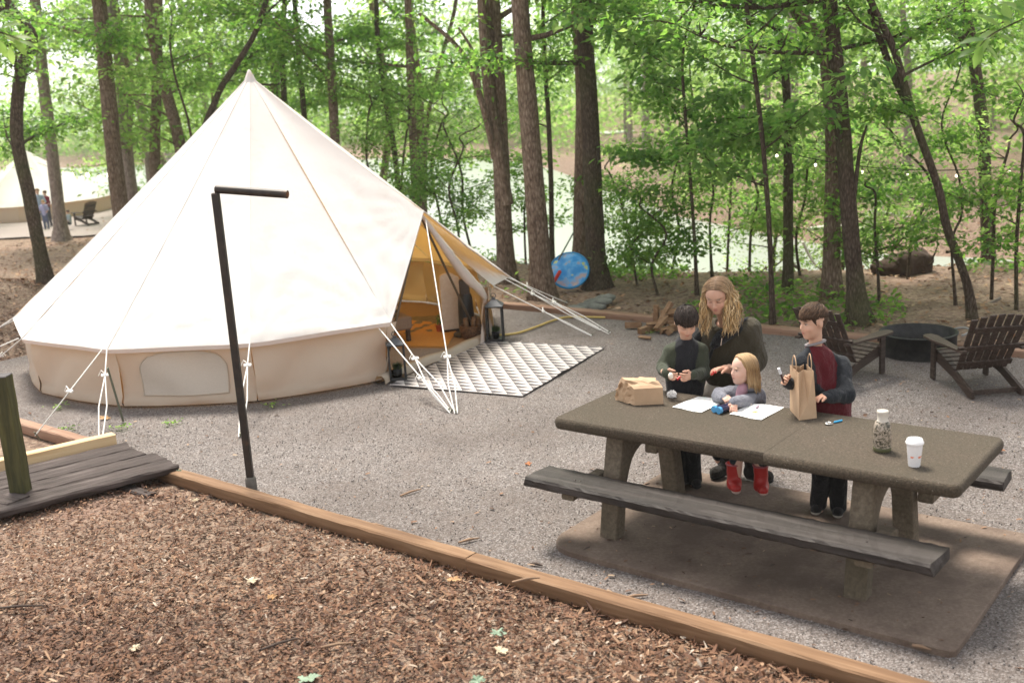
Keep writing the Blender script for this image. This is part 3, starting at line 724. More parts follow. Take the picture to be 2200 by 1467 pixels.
# ------------------------------------------------------------------ rough timber pieces with grain along local x
def bar_mesh(name, L, w, h, n=14, jit=0.004, bev=0.012, seed=0, endj=0.0):
    r = random.Random(seed); V = []; F = []
    prof = [(-w / 2, -h / 2 + bev), (-w / 2, h / 2 - bev), (-w / 2 + bev, h / 2), (-w / 6, h / 2), (w / 6, h / 2), (w / 2 - bev, h / 2), (w / 2, h / 2 - bev), (w / 2, -h / 2 + bev), (w / 2 - bev, -h / 2), (-w / 2 + bev, -h / 2)]
    k = len(prof)
    for i in range(n + 1):
        x = -L / 2 + L * i / n
        for (y, z) in prof:
            V.append((x + (r.uniform(-endj, endj) if i in (0, n) else 0), y + r.uniform(-jit, jit), z + r.uniform(-jit, jit) * 0.7))
    for i in range(n):
        for j in range(k): F.append([i * k + j, i * k + (j + 1) % k, (i + 1) * k + (j + 1) % k, (i + 1) * k + j])
    F.append(list(range(k))[::-1]); F.append([n * k + j for j in range(k)])
    F = [f[::-1] for f in F]
    me = bpy.data.meshes.new(name); me.from_pydata(V, [], F); me.update(); return me
def bar(name, p0, p1, w, h, mat, parent=None, n=14, jit=0.004, bev=0.012, seed=0, endj=0.0, roll=0.0):
    p0 = Vector(tuple(map(float, p0))); p1 = Vector(tuple(map(float, p1))); d = p1 - p0
    me = bar_mesh(name, d.length, w, h, n, jit, bev, seed, endj); me.materials.append(mat)
    o = bpy.data.objects.new(name, me); link(o)
    x = d.normalized(); z = Vector((0, 0, 1)); y = z.cross(x)
    if y.length < 1e-4: y = Vector((0, 1, 0))
    y.normalize(); z = x.cross(y); M = Matrix.Identity(4); c = (p0 + p1) / 2
    for i in range(3): M[i][0] = x[i]; M[i][1] = y[i]; M[i][2] = z[i]; M[i][3] = c[i]
    M = M @ Matrix.Rotation(roll, 4, 'X')
    if parent is not None:
        o.parent = parent; Pm = parent.matrix_basis.copy(); q = parent
        while q.parent is not None: Pm = q.parent.matrix_basis @ q.matrix_parent_inverse @ Pm; q = q.parent
        o.matrix_parent_inverse = Pm.inverted()
    o.matrix_basis = M
    return o
M_TIMBER = woodmat('edging_pine', (0.095, 0.048, 0.023), (0.24, 0.138, 0.074), (0.36, 0.235, 0.14), 1.0)
M_TIMBER2 = woodmat('edging_pine_pale', (0.20, 0.11, 0.07), (0.34, 0.21, 0.145), (0.43, 0.295, 0.215), 1.0)
M_FRESH = woodmat('fresh_pine', (0.52, 0.33, 0.16), (0.72, 0.53, 0.31), (0.80, 0.64, 0.42), 0.8, 0.7, 0, 0.25)
M_OLD = woodmat('old_plank', (0.020, 0.014, 0.012), (0.072, 0.053, 0.048), (0.155, 0.124, 0.116), 1.3, 0.8, 0, 1.0, bd=0.012)
M_BENCH = woodmat('bench_plank', (0.009, 0.007, 0.006), (0.036, 0.028, 0.024), (0.098, 0.083, 0.077), 1.0, 0.62, 0, 0.8, bd=0.008)
M_POST = woodmat('mossy_post', (0.03, 0.03, 0.014), (0.09, 0.082, 0.03), (0.17, 0.155, 0.055), 1.2, 0.85, 0, 0.9)
M_SPLIT = woodmat('split_log', (0.12, 0.062, 0.03), (0.25, 0.148, 0.08), (0.38, 0.25, 0.15), 1.5)
M_CHAIR = woodmat('chair_stain', (0.022, 0.014, 0.011), (0.062, 0.041, 0.032), (0.13, 0.094, 0.078), 1.4, 0.55, 0, 0.5)
# knots on the edging as small proud discs
def edging(u0, u1, vc, mat, label, seed, w=0.112, z=0.022, h=0.10):
    p0 = UV(u0, vc, z); p1 = UV(u1, vc, z); o = bar('timber_edging', p0, p1, w, h, mat, None, 24, 0.0035, 0.010, seed, 0.004)
    return tag(o, label, 'timber', 'timbers edging the gravel pad')
edging(-7.32, -4.03, 4.45, M_TIMBER, 'pine edging timber from the dark board ramp along the mulch bank', 1)
edging(-4.02, -0.72, 4.44, M_TIMBER, 'pine edging timber with knots in the near right of the mulch bank', 2)
edging(-0.71, 2.4, 4.44, M_TIMBER, 'pine edging timber running out past the bottom right corner', 3)
edging(-11.4, -8.30, 4.55, M_TIMBER2, 'pale edging timber left of the board ramp below the tent', 4)
for i, (a, b, lb) in enumerate(((-11.4, -9.15, 'weathered reddish edging timber behind the right tent ropes'), (-9.14, -6.6, 'weathered edging timber left of the firewood pile'), (-6.59, -3.2, 'weathered edging timber behind the woman and the firewood'), (-3.19, 0.4, 'weathered edging timber behind the fire ring'))):
    edging(a, b, V_FAR + 0.02, M_TIMBER2, lb, 20 + i, 0.13, 0.01, 0.09)
M_KNOT = plain('knot', (0.17, 0.092, 0.05), 0.8, 0.5, 120)
for o_, ks in ((bpy.data.objects['timber_edging.001'], ((0.15, 0.02), (0.95, -0.025))), (bpy.data.objects['timber_edging'], ((-0.4, 0.03),))):
    for (x, y) in ks:
        mb = MB(); mb.lathe([(0.015, 0), (0.012, 0.0006), (0.004, 0.001)], (0, 0, 0), 12); k = mb.build('knot', M_KNOT, o_, True); k.location = (x, y, 0.0505); k.scale = (1.5, 0.75, 1)

# board ramp at the left
ramp = thing('board_ramp', 'dark weathered board ramp beside the mossy post', 'ramp', tuple(UV(-7.6, 3.6, 0)))
e0 = G(252, 955, 0.10); e1 = G(381, 1003, 0.10); bd = np.array([-.745, -.667, 0]); bd /= np.linalg.norm(bd)
for i in range(4):
    f0 = (i + 0.0) / 4; f1 = (i + 1.0) / 4; c0 = e0 + (e1 - e0) * (f0 + f1) / 2; wd = np.linalg.norm(e1 - e0) / 4 - 0.012
    off = [0.02, -0.01, 0.03, 0.0][i]
    bar('board', c0 - bd * (0.02 + off) + np.array([0, 0, -0.02]), c0 + bd * 3.2 + np.array([0, 0, -0.02 + 0.10]), wd, 0.06, M_OLD, ramp, 40, 0.005, 0.014, 50 + i, 0.015)
bar('side_board', e0 + np.array([-0.075, 0.06, 0.02]) - bd * 0.03, e0 + np.array([-0.075, 0.06, 0.12]) + bd * 3.2, 0.10, 0.12, M_FRESH, ramp, 20, 0.002, 0.006, 60)
bar('bearer', UV(-8.2, 4.1, 0.0), UV(-6.9, 4.1, 0.0), 0.1, 0.07, M_OLD, ramp, 10, 0.004, 0.01, 61)
bar('corner_block', G(0, 1072, .13), G(40, 1080, .13), 0.2, 0.05, M_OLD, ramp, 6, .004, .01, 62)

post = thing('wooden_post', 'short mossy green timber post at the left edge', 'post', tuple(G(58, 1093)))
pb = G(52, 1093); pt = 0.0
top = AT(9, 808, pb[1]); top = np.array([pb[0], pb[1], top[2]])
bar('shaft', pb + np.array([0, 0, -0.1]), top, 0.12, 0.12, M_POST, post, 16, 0.003, 0.008, 70)
M_CAP = woodmat('post_end_grain', (0.05, 0.045, 0.045), (0.13, 0.12, 0.12), (0.24, 0.23, 0.23), 3, 0.9)
mb = MB(); mb.box((pb[0], pb[1], top[2] + 0.004), (0.118, 0.118, 0.012), rz=0, bev=0.004); mb.build('top_face', M_CAP, post)

# steel lantern post
t = NT('brown_steel'); v = t.coord(); n_ = t.noise(v, 12, 5, 0.7); t.set(Base_Color=t.ramp(n_, [(0.35, (0.016, 0.013, 0.012)), (0.6, (0.032, 0.022, 0.017)), (0.78, (0.085, 0.042, 0.02))]), Roughness=0.5, Metallic=0.25); M_STEEL = t.m
lp = thing('lantern_post', 'tall dark steel lantern post with one side arm before the tent', 'post', tuple(G(541, 1050)))
b0 = G(541, 1050); tp = AT(471, 414, b0[1]); tp = np.array([b0[0] - .0, b0[1], tp[2]])
mb = MB(); mb.beam(b0, tp, 0.052, 0.052, up=(0, 1, 0), bev=0.006); mb.build('shaft', M_STEEL, lp)
a1 = AT(618, 418, b0[1] - 0.10); a0 = AT(464, 407, b0[1] + 0.005); a1[2] = a1[2]
mb = MB(); mb.tube([a0, a1], 0.029, 14); arm = mb.build('arm', M_STEEL, lp)
da = (a1 - a0) / np.linalg.norm(a1 - a0)
M_RUST = plain('rust', (0.17, 0.07, 0.028), 0.9, 0.5, 80, 0.5)
mb = MB(); mb.tube([a1, a1 + da * 0.004], [0.022, 0.018], 12); mb.build('pipe_end', M_RUST, arm)
mb = MB(); mb.lathe([(0.042, -0.03), (0.042, 0.085), (0.036, 0.10), (0.03, 0.10)], b0, 14); mb.build('ground_sleeve', plain('sleeve', (0.13, 0.115, 0.10), 0.9, 0.3, 40, 0.4), lp)

# ------------------------------------------------------------------ picnic table
t = NT('aggregate_concrete'); v = t.coord(); a = t.noise(v, 2.0, 5, 0.65); b = t.noise(v, 85, 5, 0.7); sp = t.voro(v, 160, 'Distance'); f = t.voro(v, 95, 'Color')
sep = t.n.new('ShaderNodeSeparateColor'); t.l.new(f, sep.inputs[0])
c = t.ramp(b, [(0.28, (0.024, 0.017, 0.010)), (0.5, (0.062, 0.045, 0.029)), (0.75, (0.125, 0.094, 0.065))])
c = t.mix(t.ramp(a, [(0.4, (0, 0, 0)), (0.68, (0.8, 0.8, 0.8))]), c, t.mix(0.6, c, (0.042, 0.036, 0.020)))
fl = t.math('MULTIPLY', t.math('GREATER_THAN', sep.outputs[0], 0.985), t.math('LESS_THAN', sp, 0.30)); c = t.mix(fl, c, (0.26, 0.23, 0.19))
t.set(Base_Color=c, Roughness=0.9); t.bump(t.math('ADD', b, t.math('MULTIPLY', sp, 0.6)), 0.75, 0.008); M_AGG = t.m
t = NT('leg_concrete'); v = t.coord(); a = t.noise(v, 3, 5, 0.6); b = t.noise(v, 40, 5, 0.7)
c = t.ramp(b, [(0.3, (0.075, 0.056, 0.037)), (0.6, (0.15, 0.118, 0.083)), (0.8, (0.22, 0.18, 0.135))]); c = t.mix(t.ramp(a, [(0.45, (0, 0, 0)), (0.7, (.7, .7, .7))]), c, (0.06, 0.05, 0.028)); t.set(Base_Color=c, Roughness=0.92); t.bump(b, 0.5, 0.006); M_LEGC = t.m
TU0, TU1, TV0, TV1, TZ0, TZ1 = -3.90, -1.40, 5.165, 6.045, 0.690, 0.762
tbl = thing('picnic_table', 'mottled brown concrete picnic table with plank benches on the slab', 'picnic table', tuple(UV((TU0 + TU1) / 2, (TV0 + TV1) / 2, 0)))
def slab_half(ua, ub, left):
    "slab half with a rolled edge on its three free sides and a square joint"
    T_ = TZ1 - TZ0; rings = []
    for k in range(9):
        a_ = -PI / 2 + PI * k / 8; rings.append((0.020 * (1 - math.cos(a_)), (TZ0 + TZ1) / 2 + T_ / 2 * math.sin(a_)))
    V = []; n_ = None
    for d, z in rings:
        r_ = max(0.055 - d, 0.016); o_ = ua + d if left else ub - d; j_ = ub if left else ua; sg = 1 if left else -1
        ring = [(j_, TV0 + d)]
        for k in range(7): t_ = PI / 2 * k / 6; ring.append((o_ + sg * (r_ - r_ * math.sin(t_)), TV0 + d + r_ - r_ * math.cos(t_)))
        for k in range(7): t_ = PI / 2 * k / 6; ring.append((o_ + sg * (r_ - r_ * math.cos(t_)), TV1 - d - r_ + r_ * math.sin(t_)))
        ring.append((j_, TV1 - d)); n_ = len(ring)
        V += [UV(x, y, z + rnd.uniform(-.0008, .0008)) for x, y in ring]
    F = [[i * n_ + j, i * n_ + (j + 1) % n_, (i + 1) * n_ + (j + 1) % n_, (i + 1) * n_ + j] for i in range(8) for j in range(n_)]
    if left: F = [f_[::-1] for f_ in F]
    mb = MB(); mb.add(V, F, True); top_ = V[8 * n_:]; bot_ = V[:n_]
    mb.add(top_, [list(range(n_))[::-1] if left else list(range(n_))]); mb.add(bot_, [list(range(n_)) if left else list(range(n_))[::-1]])
    return mb.build('top_slab', M_AGG, tbl)
JU = toUV(G(1660, 960, TZ1))[0]
slab_half(TU0, JU - 0.0012, True); slab_half(JU + 0.0012, TU1, False)
vm = (TV0 + TV1) / 2
def leg_frame(uc, w=0.125):
    # two splayed legs joined by a rounded arch, cut in two halves at the crown so each leg is a part
    for sg in (-1, 1):
        out = [(0.0, TZ0), (0.32, TZ0), (0.385, 0.40), (0.455, SLAB_Z - 0.03), (0.345, SLAB_Z - 0.03), (0.29, 0.36)]
        for k in range(7):
            a = PI / 2 * k / 6; out.append((0.255 * math.cos(a) * 0.98 if k else 0.262, 0.42 + 0.15 * math.sin(a)))
        out[-1] = (0.0, 0.57)
        mb = MB(); n_ = len(out); A = [UV(uc - w / 2, vm + sg * (y + 0.001), z) for y, z in out]; B = [UV(uc + w / 2, vm + sg * (y + 0.001), z) for y, z in out]
        fl_ = [list(range(n_)), list(range(n_, 2 * n_))[::-1]] + [[i, n_ + i, n_ + (i + 1) % n_, (i + 1) % n_] for i in range(n_)]
        mb.add(A + B, fl_ if sg > 0 else [f_[::-1] for f_ in fl_])
        o = mb.build('leg', M_LEGC, tbl)
        bv = o.modifiers.new('b', 'BEVEL'); bv.width = 0.012; bv.segments = 2; bv.limit_method = 'ANGLE'
for uc in (-3.50, -1.92): leg_frame(uc)
for (uc) in (-3.63, -1.79):
    for s_, (va, vb) in ((0, (4.93, 5.32)), (1, (5.92, 6.38))):
        bar('bench_bracket', UV(uc, va, 0.375), UV(uc, vb, 0.375), 0.09, 0.075, M_LEGC, tbl, 6, 0.002, 0.008, 80)
BZ = 0.445
for (va, vb, sd, name) in ((4.89, 5.155, 90, 'bench_plank'), (6.17, 6.42, 91, 'bench_plank')):
    o = bar(name, UV(-3.93, (va + vb) / 2, BZ - 0.03), UV(-1.44, (va + vb) / 2, BZ - 0.03), vb - va, 0.062, M_BENCH, tbl, 60, 0.0032, 0.013, sd, 0.012)
# two bolts in the near bench
for uu in (-3.62, -3.58, -1.80): 
    mb = MB(); mb.lathe([(0.009, 0), (0.008, 0.004), (0.003, 0.005)], UV(uu, 5.0, BZ), 8); mb.build('bolt', M_STEEL, tbl)

# ------------------------------------------------------------------ rug in front of the tent door
RA = R(-28.6); ra_ = np.array([math.cos(RA), math.sin(RA), 0]); rb_ = np.array([-math.sin(RA), math.cos(RA), 0])
t = NT('triangle_rug'); tc = t.n.new('ShaderNodeTexCoord'); sx = t.n.new('ShaderNodeSeparateXYZ'); t.l.new(tc.outputs['Object'], sx.inputs[0])
be = t.math('MULTIPLY', sx.outputs[1], -1 / 0.788); al = t.math('ADD', sx.outputs[0], t.math('MULTIPLY', sx.outputs[1], 0.781))
fs = t.math('FRACT', t.math('MULTIPLY', al, 1 / 0.167)); fw = t.math('FRACT', t.math('MULTIPLY', be, 1 / 0.135))
hh_ = t.math('ABSOLUTE', t.math('SUBTRACT', fw, 0.5)); dk = t.math('LESS_THAN', hh_, t.math('MULTIPLY', t.math('SUBTRACT', 1.0, fs), 0.47))
nz = t.noise(tc.outputs['Object'], 40, 4); wv = t.noise(tc.outputs['Object'], 300, 2)
t.set(Base_Color=t.mix(dk, t.mix(nz, (0.46, 0.42, 0.40), (0.56, 0.52, 0.50)), t.mix(nz, (0.06, 0.053, 0.058), (0.105, 0.096, 0.102))), Roughness=0.75); t.bump(wv, 0.4, 0.002); M_RUG = t.m
rc = np.array([0.07, 9.65, 0.012])
nu, nv = 24, 32; LA, LB = 1.52, 1.99
g = [(-LA + LA * i / nu, LB * j / nv) for j in range(nv + 1) for i in range(nu + 1)]
gz = vnoise(np.array([[x, y, 0] for x, y in g]), 3.0, 8, 2) * 0.004
def rugmesh(name, g, gz, nu, nv, th=0.006):
    V = [(x, y, z) for (x, y), z in zip(g, gz)]; n_ = len(V); V += [(x, y, z - th) for (x, y), z in zip(g, gz)]; F = []
    for j in range(nv):
        for i in range(nu): a = j * (nu + 1) + i; F.append([a, a + 1, a + nu + 2, a + nu + 1])
    edge = [i for i in range(nu + 1)] + [j * (nu + 1) + nu for j in range(1, nv + 1)] + [nv * (nu + 1) + i for i in range(nu - 1, -1, -1)] + [j * (nu + 1) for j in range(nv - 1, 0, -1)]
    for i in range(len(edge)): a, b_ = edge[i], edge[(i + 1) % len(edge)]; F.append([a, a + n_, b_ + n_, b_])
    me = bpy.data.meshes.new(name); me.from_pydata(V, [], F); me.update(); return me
# a few lifted folds along the right edge
for k, (x, y) in enumerate(g):
    if x > -0.05: gz[k] += 0.010 * max(0, math.sin(y * 9)) * (1 if 0.3 < y < 1.1 else 0.3)
rug = mkobj('outdoor_rug', rugmesh('outdoor_rug', g, gz, nu, nv), M_RUG); rug.location = rc; rug.rotation_euler = (0, 0, RA)
tag(rug, 'black and white triangle patterned rug before the tent door', 'rug')

# ------------------------------------------------------------------ candle lanterns with grass pots
t = NT('lantern_glass'); t.set(Base_Color=(1, 1, 1, 1), Roughness=0.02); t.b.inputs['Transmission Weight'].default_value = 1.0; t.b.inputs['IOR'].default_value = 1.02; M_GLASS = t.m
M_POTG = plain('pot_dark', (0.03, 0.03, 0.032), 0.6)
t = NT('fake_grass'); t.set(Base_Color=t.ramp(t.attr('rnd'), [(0, (0.02, 0.07, 0.012)), (1, (0.12, 0.26, 0.03))]), Roughness=0.6); M_GRASS = t.m
def lantern(p, rz, label, glabel, s=1.0):
    L = thing('candle_lantern', label, 'lantern', tuple(p), rz, 'lanterns by the tent door'); w = 0.175 * s; h = 0.36 * s
    mb = MB(); mb.box((0, 0, 0.014), (w, w, 0.028), bev=0.004); mb.build('base', M_BLACK, L, True)
    for sx_ in (-1, 1):
        for sy in (-1, 1):
            mb = MB(); mb.box((sx_ * (w / 2 - 0.009), sy * (w / 2 - 0.009), h / 2 + 0.014), (0.018, 0.018, h - 0.028), bev=0.002); mb.build('upright', M_BLACK, L, True)
    mb = MB()
    for a in range(4):
        c_, s_ = math.cos(a * PI / 2), math.sin(a * PI / 2); mb.box((c_ * (w / 2 - 0.009), s_ * (w / 2 - 0.009), h + 0.009), (w if abs(s_) > .5 else 0.018, 0.018 if abs(s_) > .5 else w - .04, 0.018))
    mb.build('top_rail', M_BLACK, L, True)
    mb = MB(); q = w / 2 + 0.012; r_ = 0.026
    V = [(-q, -q, h + .018), (q, -q, h + .018), (q, q, h + .018), (-q, q, h + .018), (-r_, -r_, h + .075 * s), (r_, -r_, h + .075 * s), (r_, r_, h + .075 * s), (-r_, r_, h + .075 * s)]
    mb.add(V, [[3, 2, 1, 0], [0, 1, 5, 4], [1, 2, 6, 5], [2, 3, 7, 6], [3, 0, 4, 7]]); mb.box((0, 0, h + .085 * s), (.04, .04, .024)); rf = mb.build('roof', plain('lantern_roof', (0.07, 0.075, 0.085), 0.35, 0.2, 20), L, True)
    mb = MB(); mb.tube([(0.028 * math.cos(a), 0, h + .115 * s + 0.028 * math.sin(a)) for a in np.linspace(0, 2 * PI, 15)], 0.004, 6, cap=False); mb.build('ring', M_BLACK, L, True)
    for a in range(4):
        mb = MB(); mb.box((math.cos(a * PI / 2) * (w / 2 - 0.009), math.sin(a * PI / 2) * (w / 2 - 0.009), h / 2 + .014), ((w - .04) if a % 2 else .002, .002 if a % 2 else (w - .04), h - .03)); mb.build('pane', M_GLASS, L, True)
    P = thing('grass_pot', glabel, 'potted grass', (p[0], p[1], p[2] + 0.029), 0, 'grass pots inside the lanterns')
    mb = MB(); mb.lathe([(0.035, 0), (0.043, 0.01), (0.048, 0.075), (0.044, 0.078)], (0, 0, 0), 18); mb.build('pot', M_POTG, P, True)
    n = 240; a = RNG.uniform(0, 2 * PI, n); r = 0.042 * np.sqrt(RNG.random(n)); ln = RNG.uniform(0.05, 0.095, n)
    BV = np.array([[-.5, 0, 0], [.5, 0, 0], [.3, 0, .6], [-.3, 0, .6], [0, 0, 1.]]); BF = np.array([[0, 1, 2], [0, 2, 3], [3, 2, 4]])
    o = instances('grass_blades', BV, BF, np.c_[r * np.cos(a), r * np.sin(a), np.full(n, 0.072)], eul(RNG.normal(0, .22, n), RNG.normal(0, .22, n), RNG.uniform(0, 6, n)), np.c_[np.full(n, .005), np.full(n, 1), ln], RNG.random(n), M_GRASS, parent=None)
    o.parent = P; o['kind'] = 'stuff'
lantern(G(856, 816) + np.array([0, 0, 0.012]), R(8), 'black metal lantern left of the tent doorway behind the crossing ropes', 'small grass pot inside the lantern left of the doorway')
lantern(G(1066, 733) + np.array([0, 0, 0.012]), R(-5), 'black metal lantern right of the tent doorway at the far rug corner', 'small grass pot inside the lantern right of the doorway', 1.12)

# ------------------------------------------------------------------ inside the tent
def mat2(name, a, b, sc=20, rough=.9, stretch=(1, 1, 1), bump=.3):
    t = NT(name); v = t.coord('Object', stretch); n_ = t.noise(v, sc, 4, .6); t.set(Base_Color=t.mix(t.ramp(n_, [(.4, (0, 0, 0)), (.6, (1, 1, 1))]), a, b), Roughness=rough); t.bump(n_, bump, .005); return t.m
def flat_rug(name, corners, z, mat, label, fringe=None):
    C = [np.array([*c_[:2], z]) for c_ in corners]; mb = MB(); n_ = 14; V = []
    for j in range(n_ + 1):
        for i in range(n_ + 1):
            a, b_ = i / n_, j / n_; p = C[0] * (1 - a) * (1 - b_) + C[1] * a * (1 - b_) + C[2] * a * b_ + C[3] * (1 - a) * b_; V.append(p + np.array([0, 0, .004 * math.sin(i * 1.7) * math.sin(j * 1.3)]))
    V2_ = [p + np.array([0, 0, -.006]) for p in V]; m_ = len(V); F = [[j * (n_ + 1) + i, j * (n_ + 1) + i + 1, (j + 1) * (n_ + 1) + i + 1, (j + 1) * (n_ + 1) + i] for j in range(n_) for i in range(n_)]
    mb.add(V + V2_, F + [[m_ + i for i in f_[::-1]] for f_ in F], True); o = mb.build(name, mat); tag(o, label, 'rug')
    if fringe is not None:
        mb = MB(); a, b_ = C[fringe], C[(fringe + 1) % 4]; k = int(np.linalg.norm(b_ - a) / .03); out = np.cross(b_ - a, [0, 0, 1]); out /= np.linalg.norm(out)
        for i in range(k):
            p = a + (b_ - a) * (i + .5) / k; mb.beam(p, p + out * .04 + np.array([0, 0, -.006]), .014, .004)
        mb.build('fringe', mat, o)
    return o
flat_rug('floor_rug', [G(838, 745), G(960, 748), G(990, 700), G(860, 690)], .022, mat2('mustard_rug', (.50, .24, .045), (.62, .33, .08), 30, .9, (1, 6, 1)), 'mustard yellow fringed rug on the tent floor', 0)
flat_rug('floor_rug', [G(826, 800), G(905, 783), G(960, 752), G(838, 752)], .019, mat2('grey_woven', (.16, .14, .135), (.34, .31, .31), 40, .9, (2, 14, 1)), 'grey woven runner on the tent floor inside the door')
flat_rug('floor_rug', [G(835, 722), G(975, 712), G(965, 680), G(840, 686)], .021, mat2('olive_rug', (.10, .085, .05), (.26, .22, .14), 14, .9, (1, 5, 1)), 'dark olive striped rug at the back of the tent floor')
M_SOFA = mat2('sofa_grey', (.22, .16, .12), (.27, .20, .15), 60); M_WOODD = woodmat('sofa_leg', (.03, .02, .012), (.07, .045, .03), (.11, .08, .05))
s_pos = np.array([-1.75, 12.35, .022]); sofa = thing('daybed', 'low grey daybed with dark legs inside the tent', 'daybed', tuple(s_pos), R(25))
mb = MB(); mb.box((0, 0, .22), (1.0, 0.62, 0.16), bev=.02); mb.build('seat', M_SOFA, sofa, True)
for sx_ in (-.45, .45):
    for sy in (-.27, .27): mb = MB(); mb.box((sx_, sy, .07), (.05, .05, .14), bev=.005); mb.build('leg', M_WOODD, sofa, True)
S = SDF((-.45, -.3, 0), (.45, .3, .4), .015); S.ell((0, 0, .08), (.34, .20, .09), k=.02); S.ell((-.15, .05, .17), (.17, .13, .12), k=.03); S.ell((.17, 0, .15), (.14, .13, .10), k=.03); S.noise(lambda P: vnoise(P, 14, 3, 2) * .015)
Vv, Fq = S.nets(); me = np_mesh('patterned_blanket', Vv, Fq, True)
t = NT('patterned_blanket'); v = t.coord(); n_ = t.noise(v, 16, 2, .5, 1.2); t.set(Base_Color=t.ramp(n_, [(.46, (.02, .016, .014)), (.5, (.48, .34, .22))], 'CONSTANT'), Roughness=.95)
o = mkobj('patterned_blanket', me, t.m); o.location = s_pos + np.array([.12, -.02, .295]); o.rotation_euler = (0, 0, R(25)); tag(o, 'black and tan leaf patterned blanket heaped on the daybed', 'blanket')
M_LINEN = mat2('white_linen', (.70, .62, .54), (.76, .69, .62), 25)
def stand(px0, px1, pyb, z, Y): pass
w0 = G(952, 716); w1 = G(986, 712)
scr = thing('fabric_screen', 'upright white fabric screen with a rounded top inside the tent', 'screen', tuple((w0 + w1) / 2 + np.array([0, 0, .02])))
d_ = (w1 - w0); L_ = np.linalg.norm(d_); d_ = d_ / L_; hgt = AT(965, 592, w0[1])[2]
mb = MB(); pr = [(-L_ * .5, 0.0), (L_ * .7, 0.0), (L_ * .7, hgt - .05)] + [(L_ * .5 - (L_) * (1 - math.cos(a)) * .5, hgt - .05 + .06 * math.sin(a)) for a in np.linspace(.3, PI * .9, 8)] + [(-L_ * .5, hgt - .12)]
c0 = (w0 + w1) / 2; nrm = np.array([d_[1], -d_[0], 0])
A = [c0 + d_ * x + nrm * .03 + np.array([0, 0, z + .02]) for x, z in pr]; B = [c0 + d_ * x - nrm * .03 + np.array([0, 0, z + .02]) for x, z in pr]; k = len(pr)
mb.add(A + B, [list(range(k)), list(range(k, 2 * k))[::-1]] + [[i, k + i, k + (i + 1) % k, (i + 1) % k] for i in range(k)]); pn_ = mb.build('panel', M_LINEN, scr)
mb = MB(); mb.beam(c0 + np.array([0, 0, .03]) - d_ * L_ * .5, c0 + np.array([0, 0, .03]) + d_ * L_ * .7, .10, .03); mb.build('foot', M_WOODD, scr)
st0 = G(1005, 722); stv = thing('tent_stove', 'slim dark stove with square flue standing in the tent doorway corner', 'stove', tuple(st0 + np.array([0, 0, .02])))
hz = AT(995, 600, st0[1])[2]
mb = MB(); mb.lathe([(.17, .02), (.17, .04), (.10, .06), (.095, .30), (.085, .48), (.07, .52)], st0, 16); mb.build('body', M_BLACK, stv)
mb = MB(); mb.beam(st0 + np.array([0, 0, .5]), np.array([st0[0], st0[1], hz]), .12, .10, up=(0, 1, 0), bev=.01); mb.build('flue', plain('flue_brown', (.055, .04, .03), .6), stv)
tp0 = G(957, 712) + np.array([-.02, -.22, .024]); tp0 = G(941, 716) + np.array([0.02, 0, .024]); ptp = thing('flower_pot', 'small orange clay pot with a green sprig on the tent floor', 'pot', tuple(tp0))
mb = MB(); mb.lathe([(.03, 0), (.042, .07), (.046, .07), (.046, .085), (.038, .085)], tp0, 14); mb.build('pot', plain('clay', (.50, .13, .05), .8), ptp)
n = 40; o = instances('sprig', BVs := np.array([[0, -.5, 0], [1, 0, .2], [0, .5, 0], [-.2, 0, 0.]]), np.array([[0, 1, 2], [0, 2, 3]]), np.c_[RNG.normal(0, .02, (n, 2)), RNG.uniform(.07, .2, n)] , eul(RNG.uniform(-1, 1, n), RNG.uniform(-1, .3, n), RNG.uniform(0, 6, n)), np.c_[np.full(n, .05), np.full(n, .02), np.full(n, .02)], RNG.random(n), M_GRASS); o.parent = ptp
bk = G(1030, 735); bsk = thing('log_basket', 'dark wicker basket of small logs by the far door pole', 'basket', tuple(bk + np.array([-.05, .12, .02])))
b_ = bk + np.array([-.08, .15, .02])
mb = MB(); mb.lathe([(.10, 0), (.13, .02), (.15, .16), (.14, .17), (.12, .03)], b_, 16); mb.build('basket', mat2('wicker', (.05, .025, .012), (.16, .08, .035), 60), bsk)
for i in range(5):
    a = i * 1.25; mb = MB(); p = b_ + np.array([.06 * math.cos(a), .06 * math.sin(a), .05]); mb.tube([p, p + np.array([.03 * math.cos(a), .03 * math.sin(a), .19])], .028, 7); mb.build('log', M_SPLIT, bsk)

# ------------------------------------------------------------------ fire ring and chairs
t = NT('ring_steel'); v = t.coord(); n_ = t.noise(v, 14, 5); t.set(Base_Color=t.ramp(n_, [(.35, (.012, .012, .013)), (.7, (.035, .033, .032))]), Roughness=.6, Metallic=.3); t.bump(n_, .3, .003); M_RING = t.m
fr_c = G(1972, 757); FRR = 0.365
fr = thing('fire_ring', 'black steel fire ring between the two slatted chairs', 'fire ring', tuple(fr_c))
mb = MB(); mb.lathe([(FRR, -.02), (FRR, .205), (FRR + .014, .21), (FRR + .014, .222), (FRR - .012, .222), (FRR - .012, .0)], fr_c, 48, capb=False, capt=False); mb.build('wall', M_RING, fr)
mb = MB(); mb.lathe([(FRR - .013, .03), (.2, .055), (.001, .07)], fr_c, 32, capb=False, capt=False); mb.build('ash_bed', mat2('ash', (.05, .048, .045), (.26, .25, .24), 22), fr)
h0 = fr_c + np.array([FRR + .03, -.02, .19]); mb = MB(); mb.tube([h0 + np.array([.10 * math.sin(a), .0 + .13 * math.cos(a), .03 * math.sin(a)]) for a in np.linspace(-.2, PI + .2, 12)], .012, 8); mb.build('handle', plain('handle_grey', (.25, .24, .23), .5), fr)

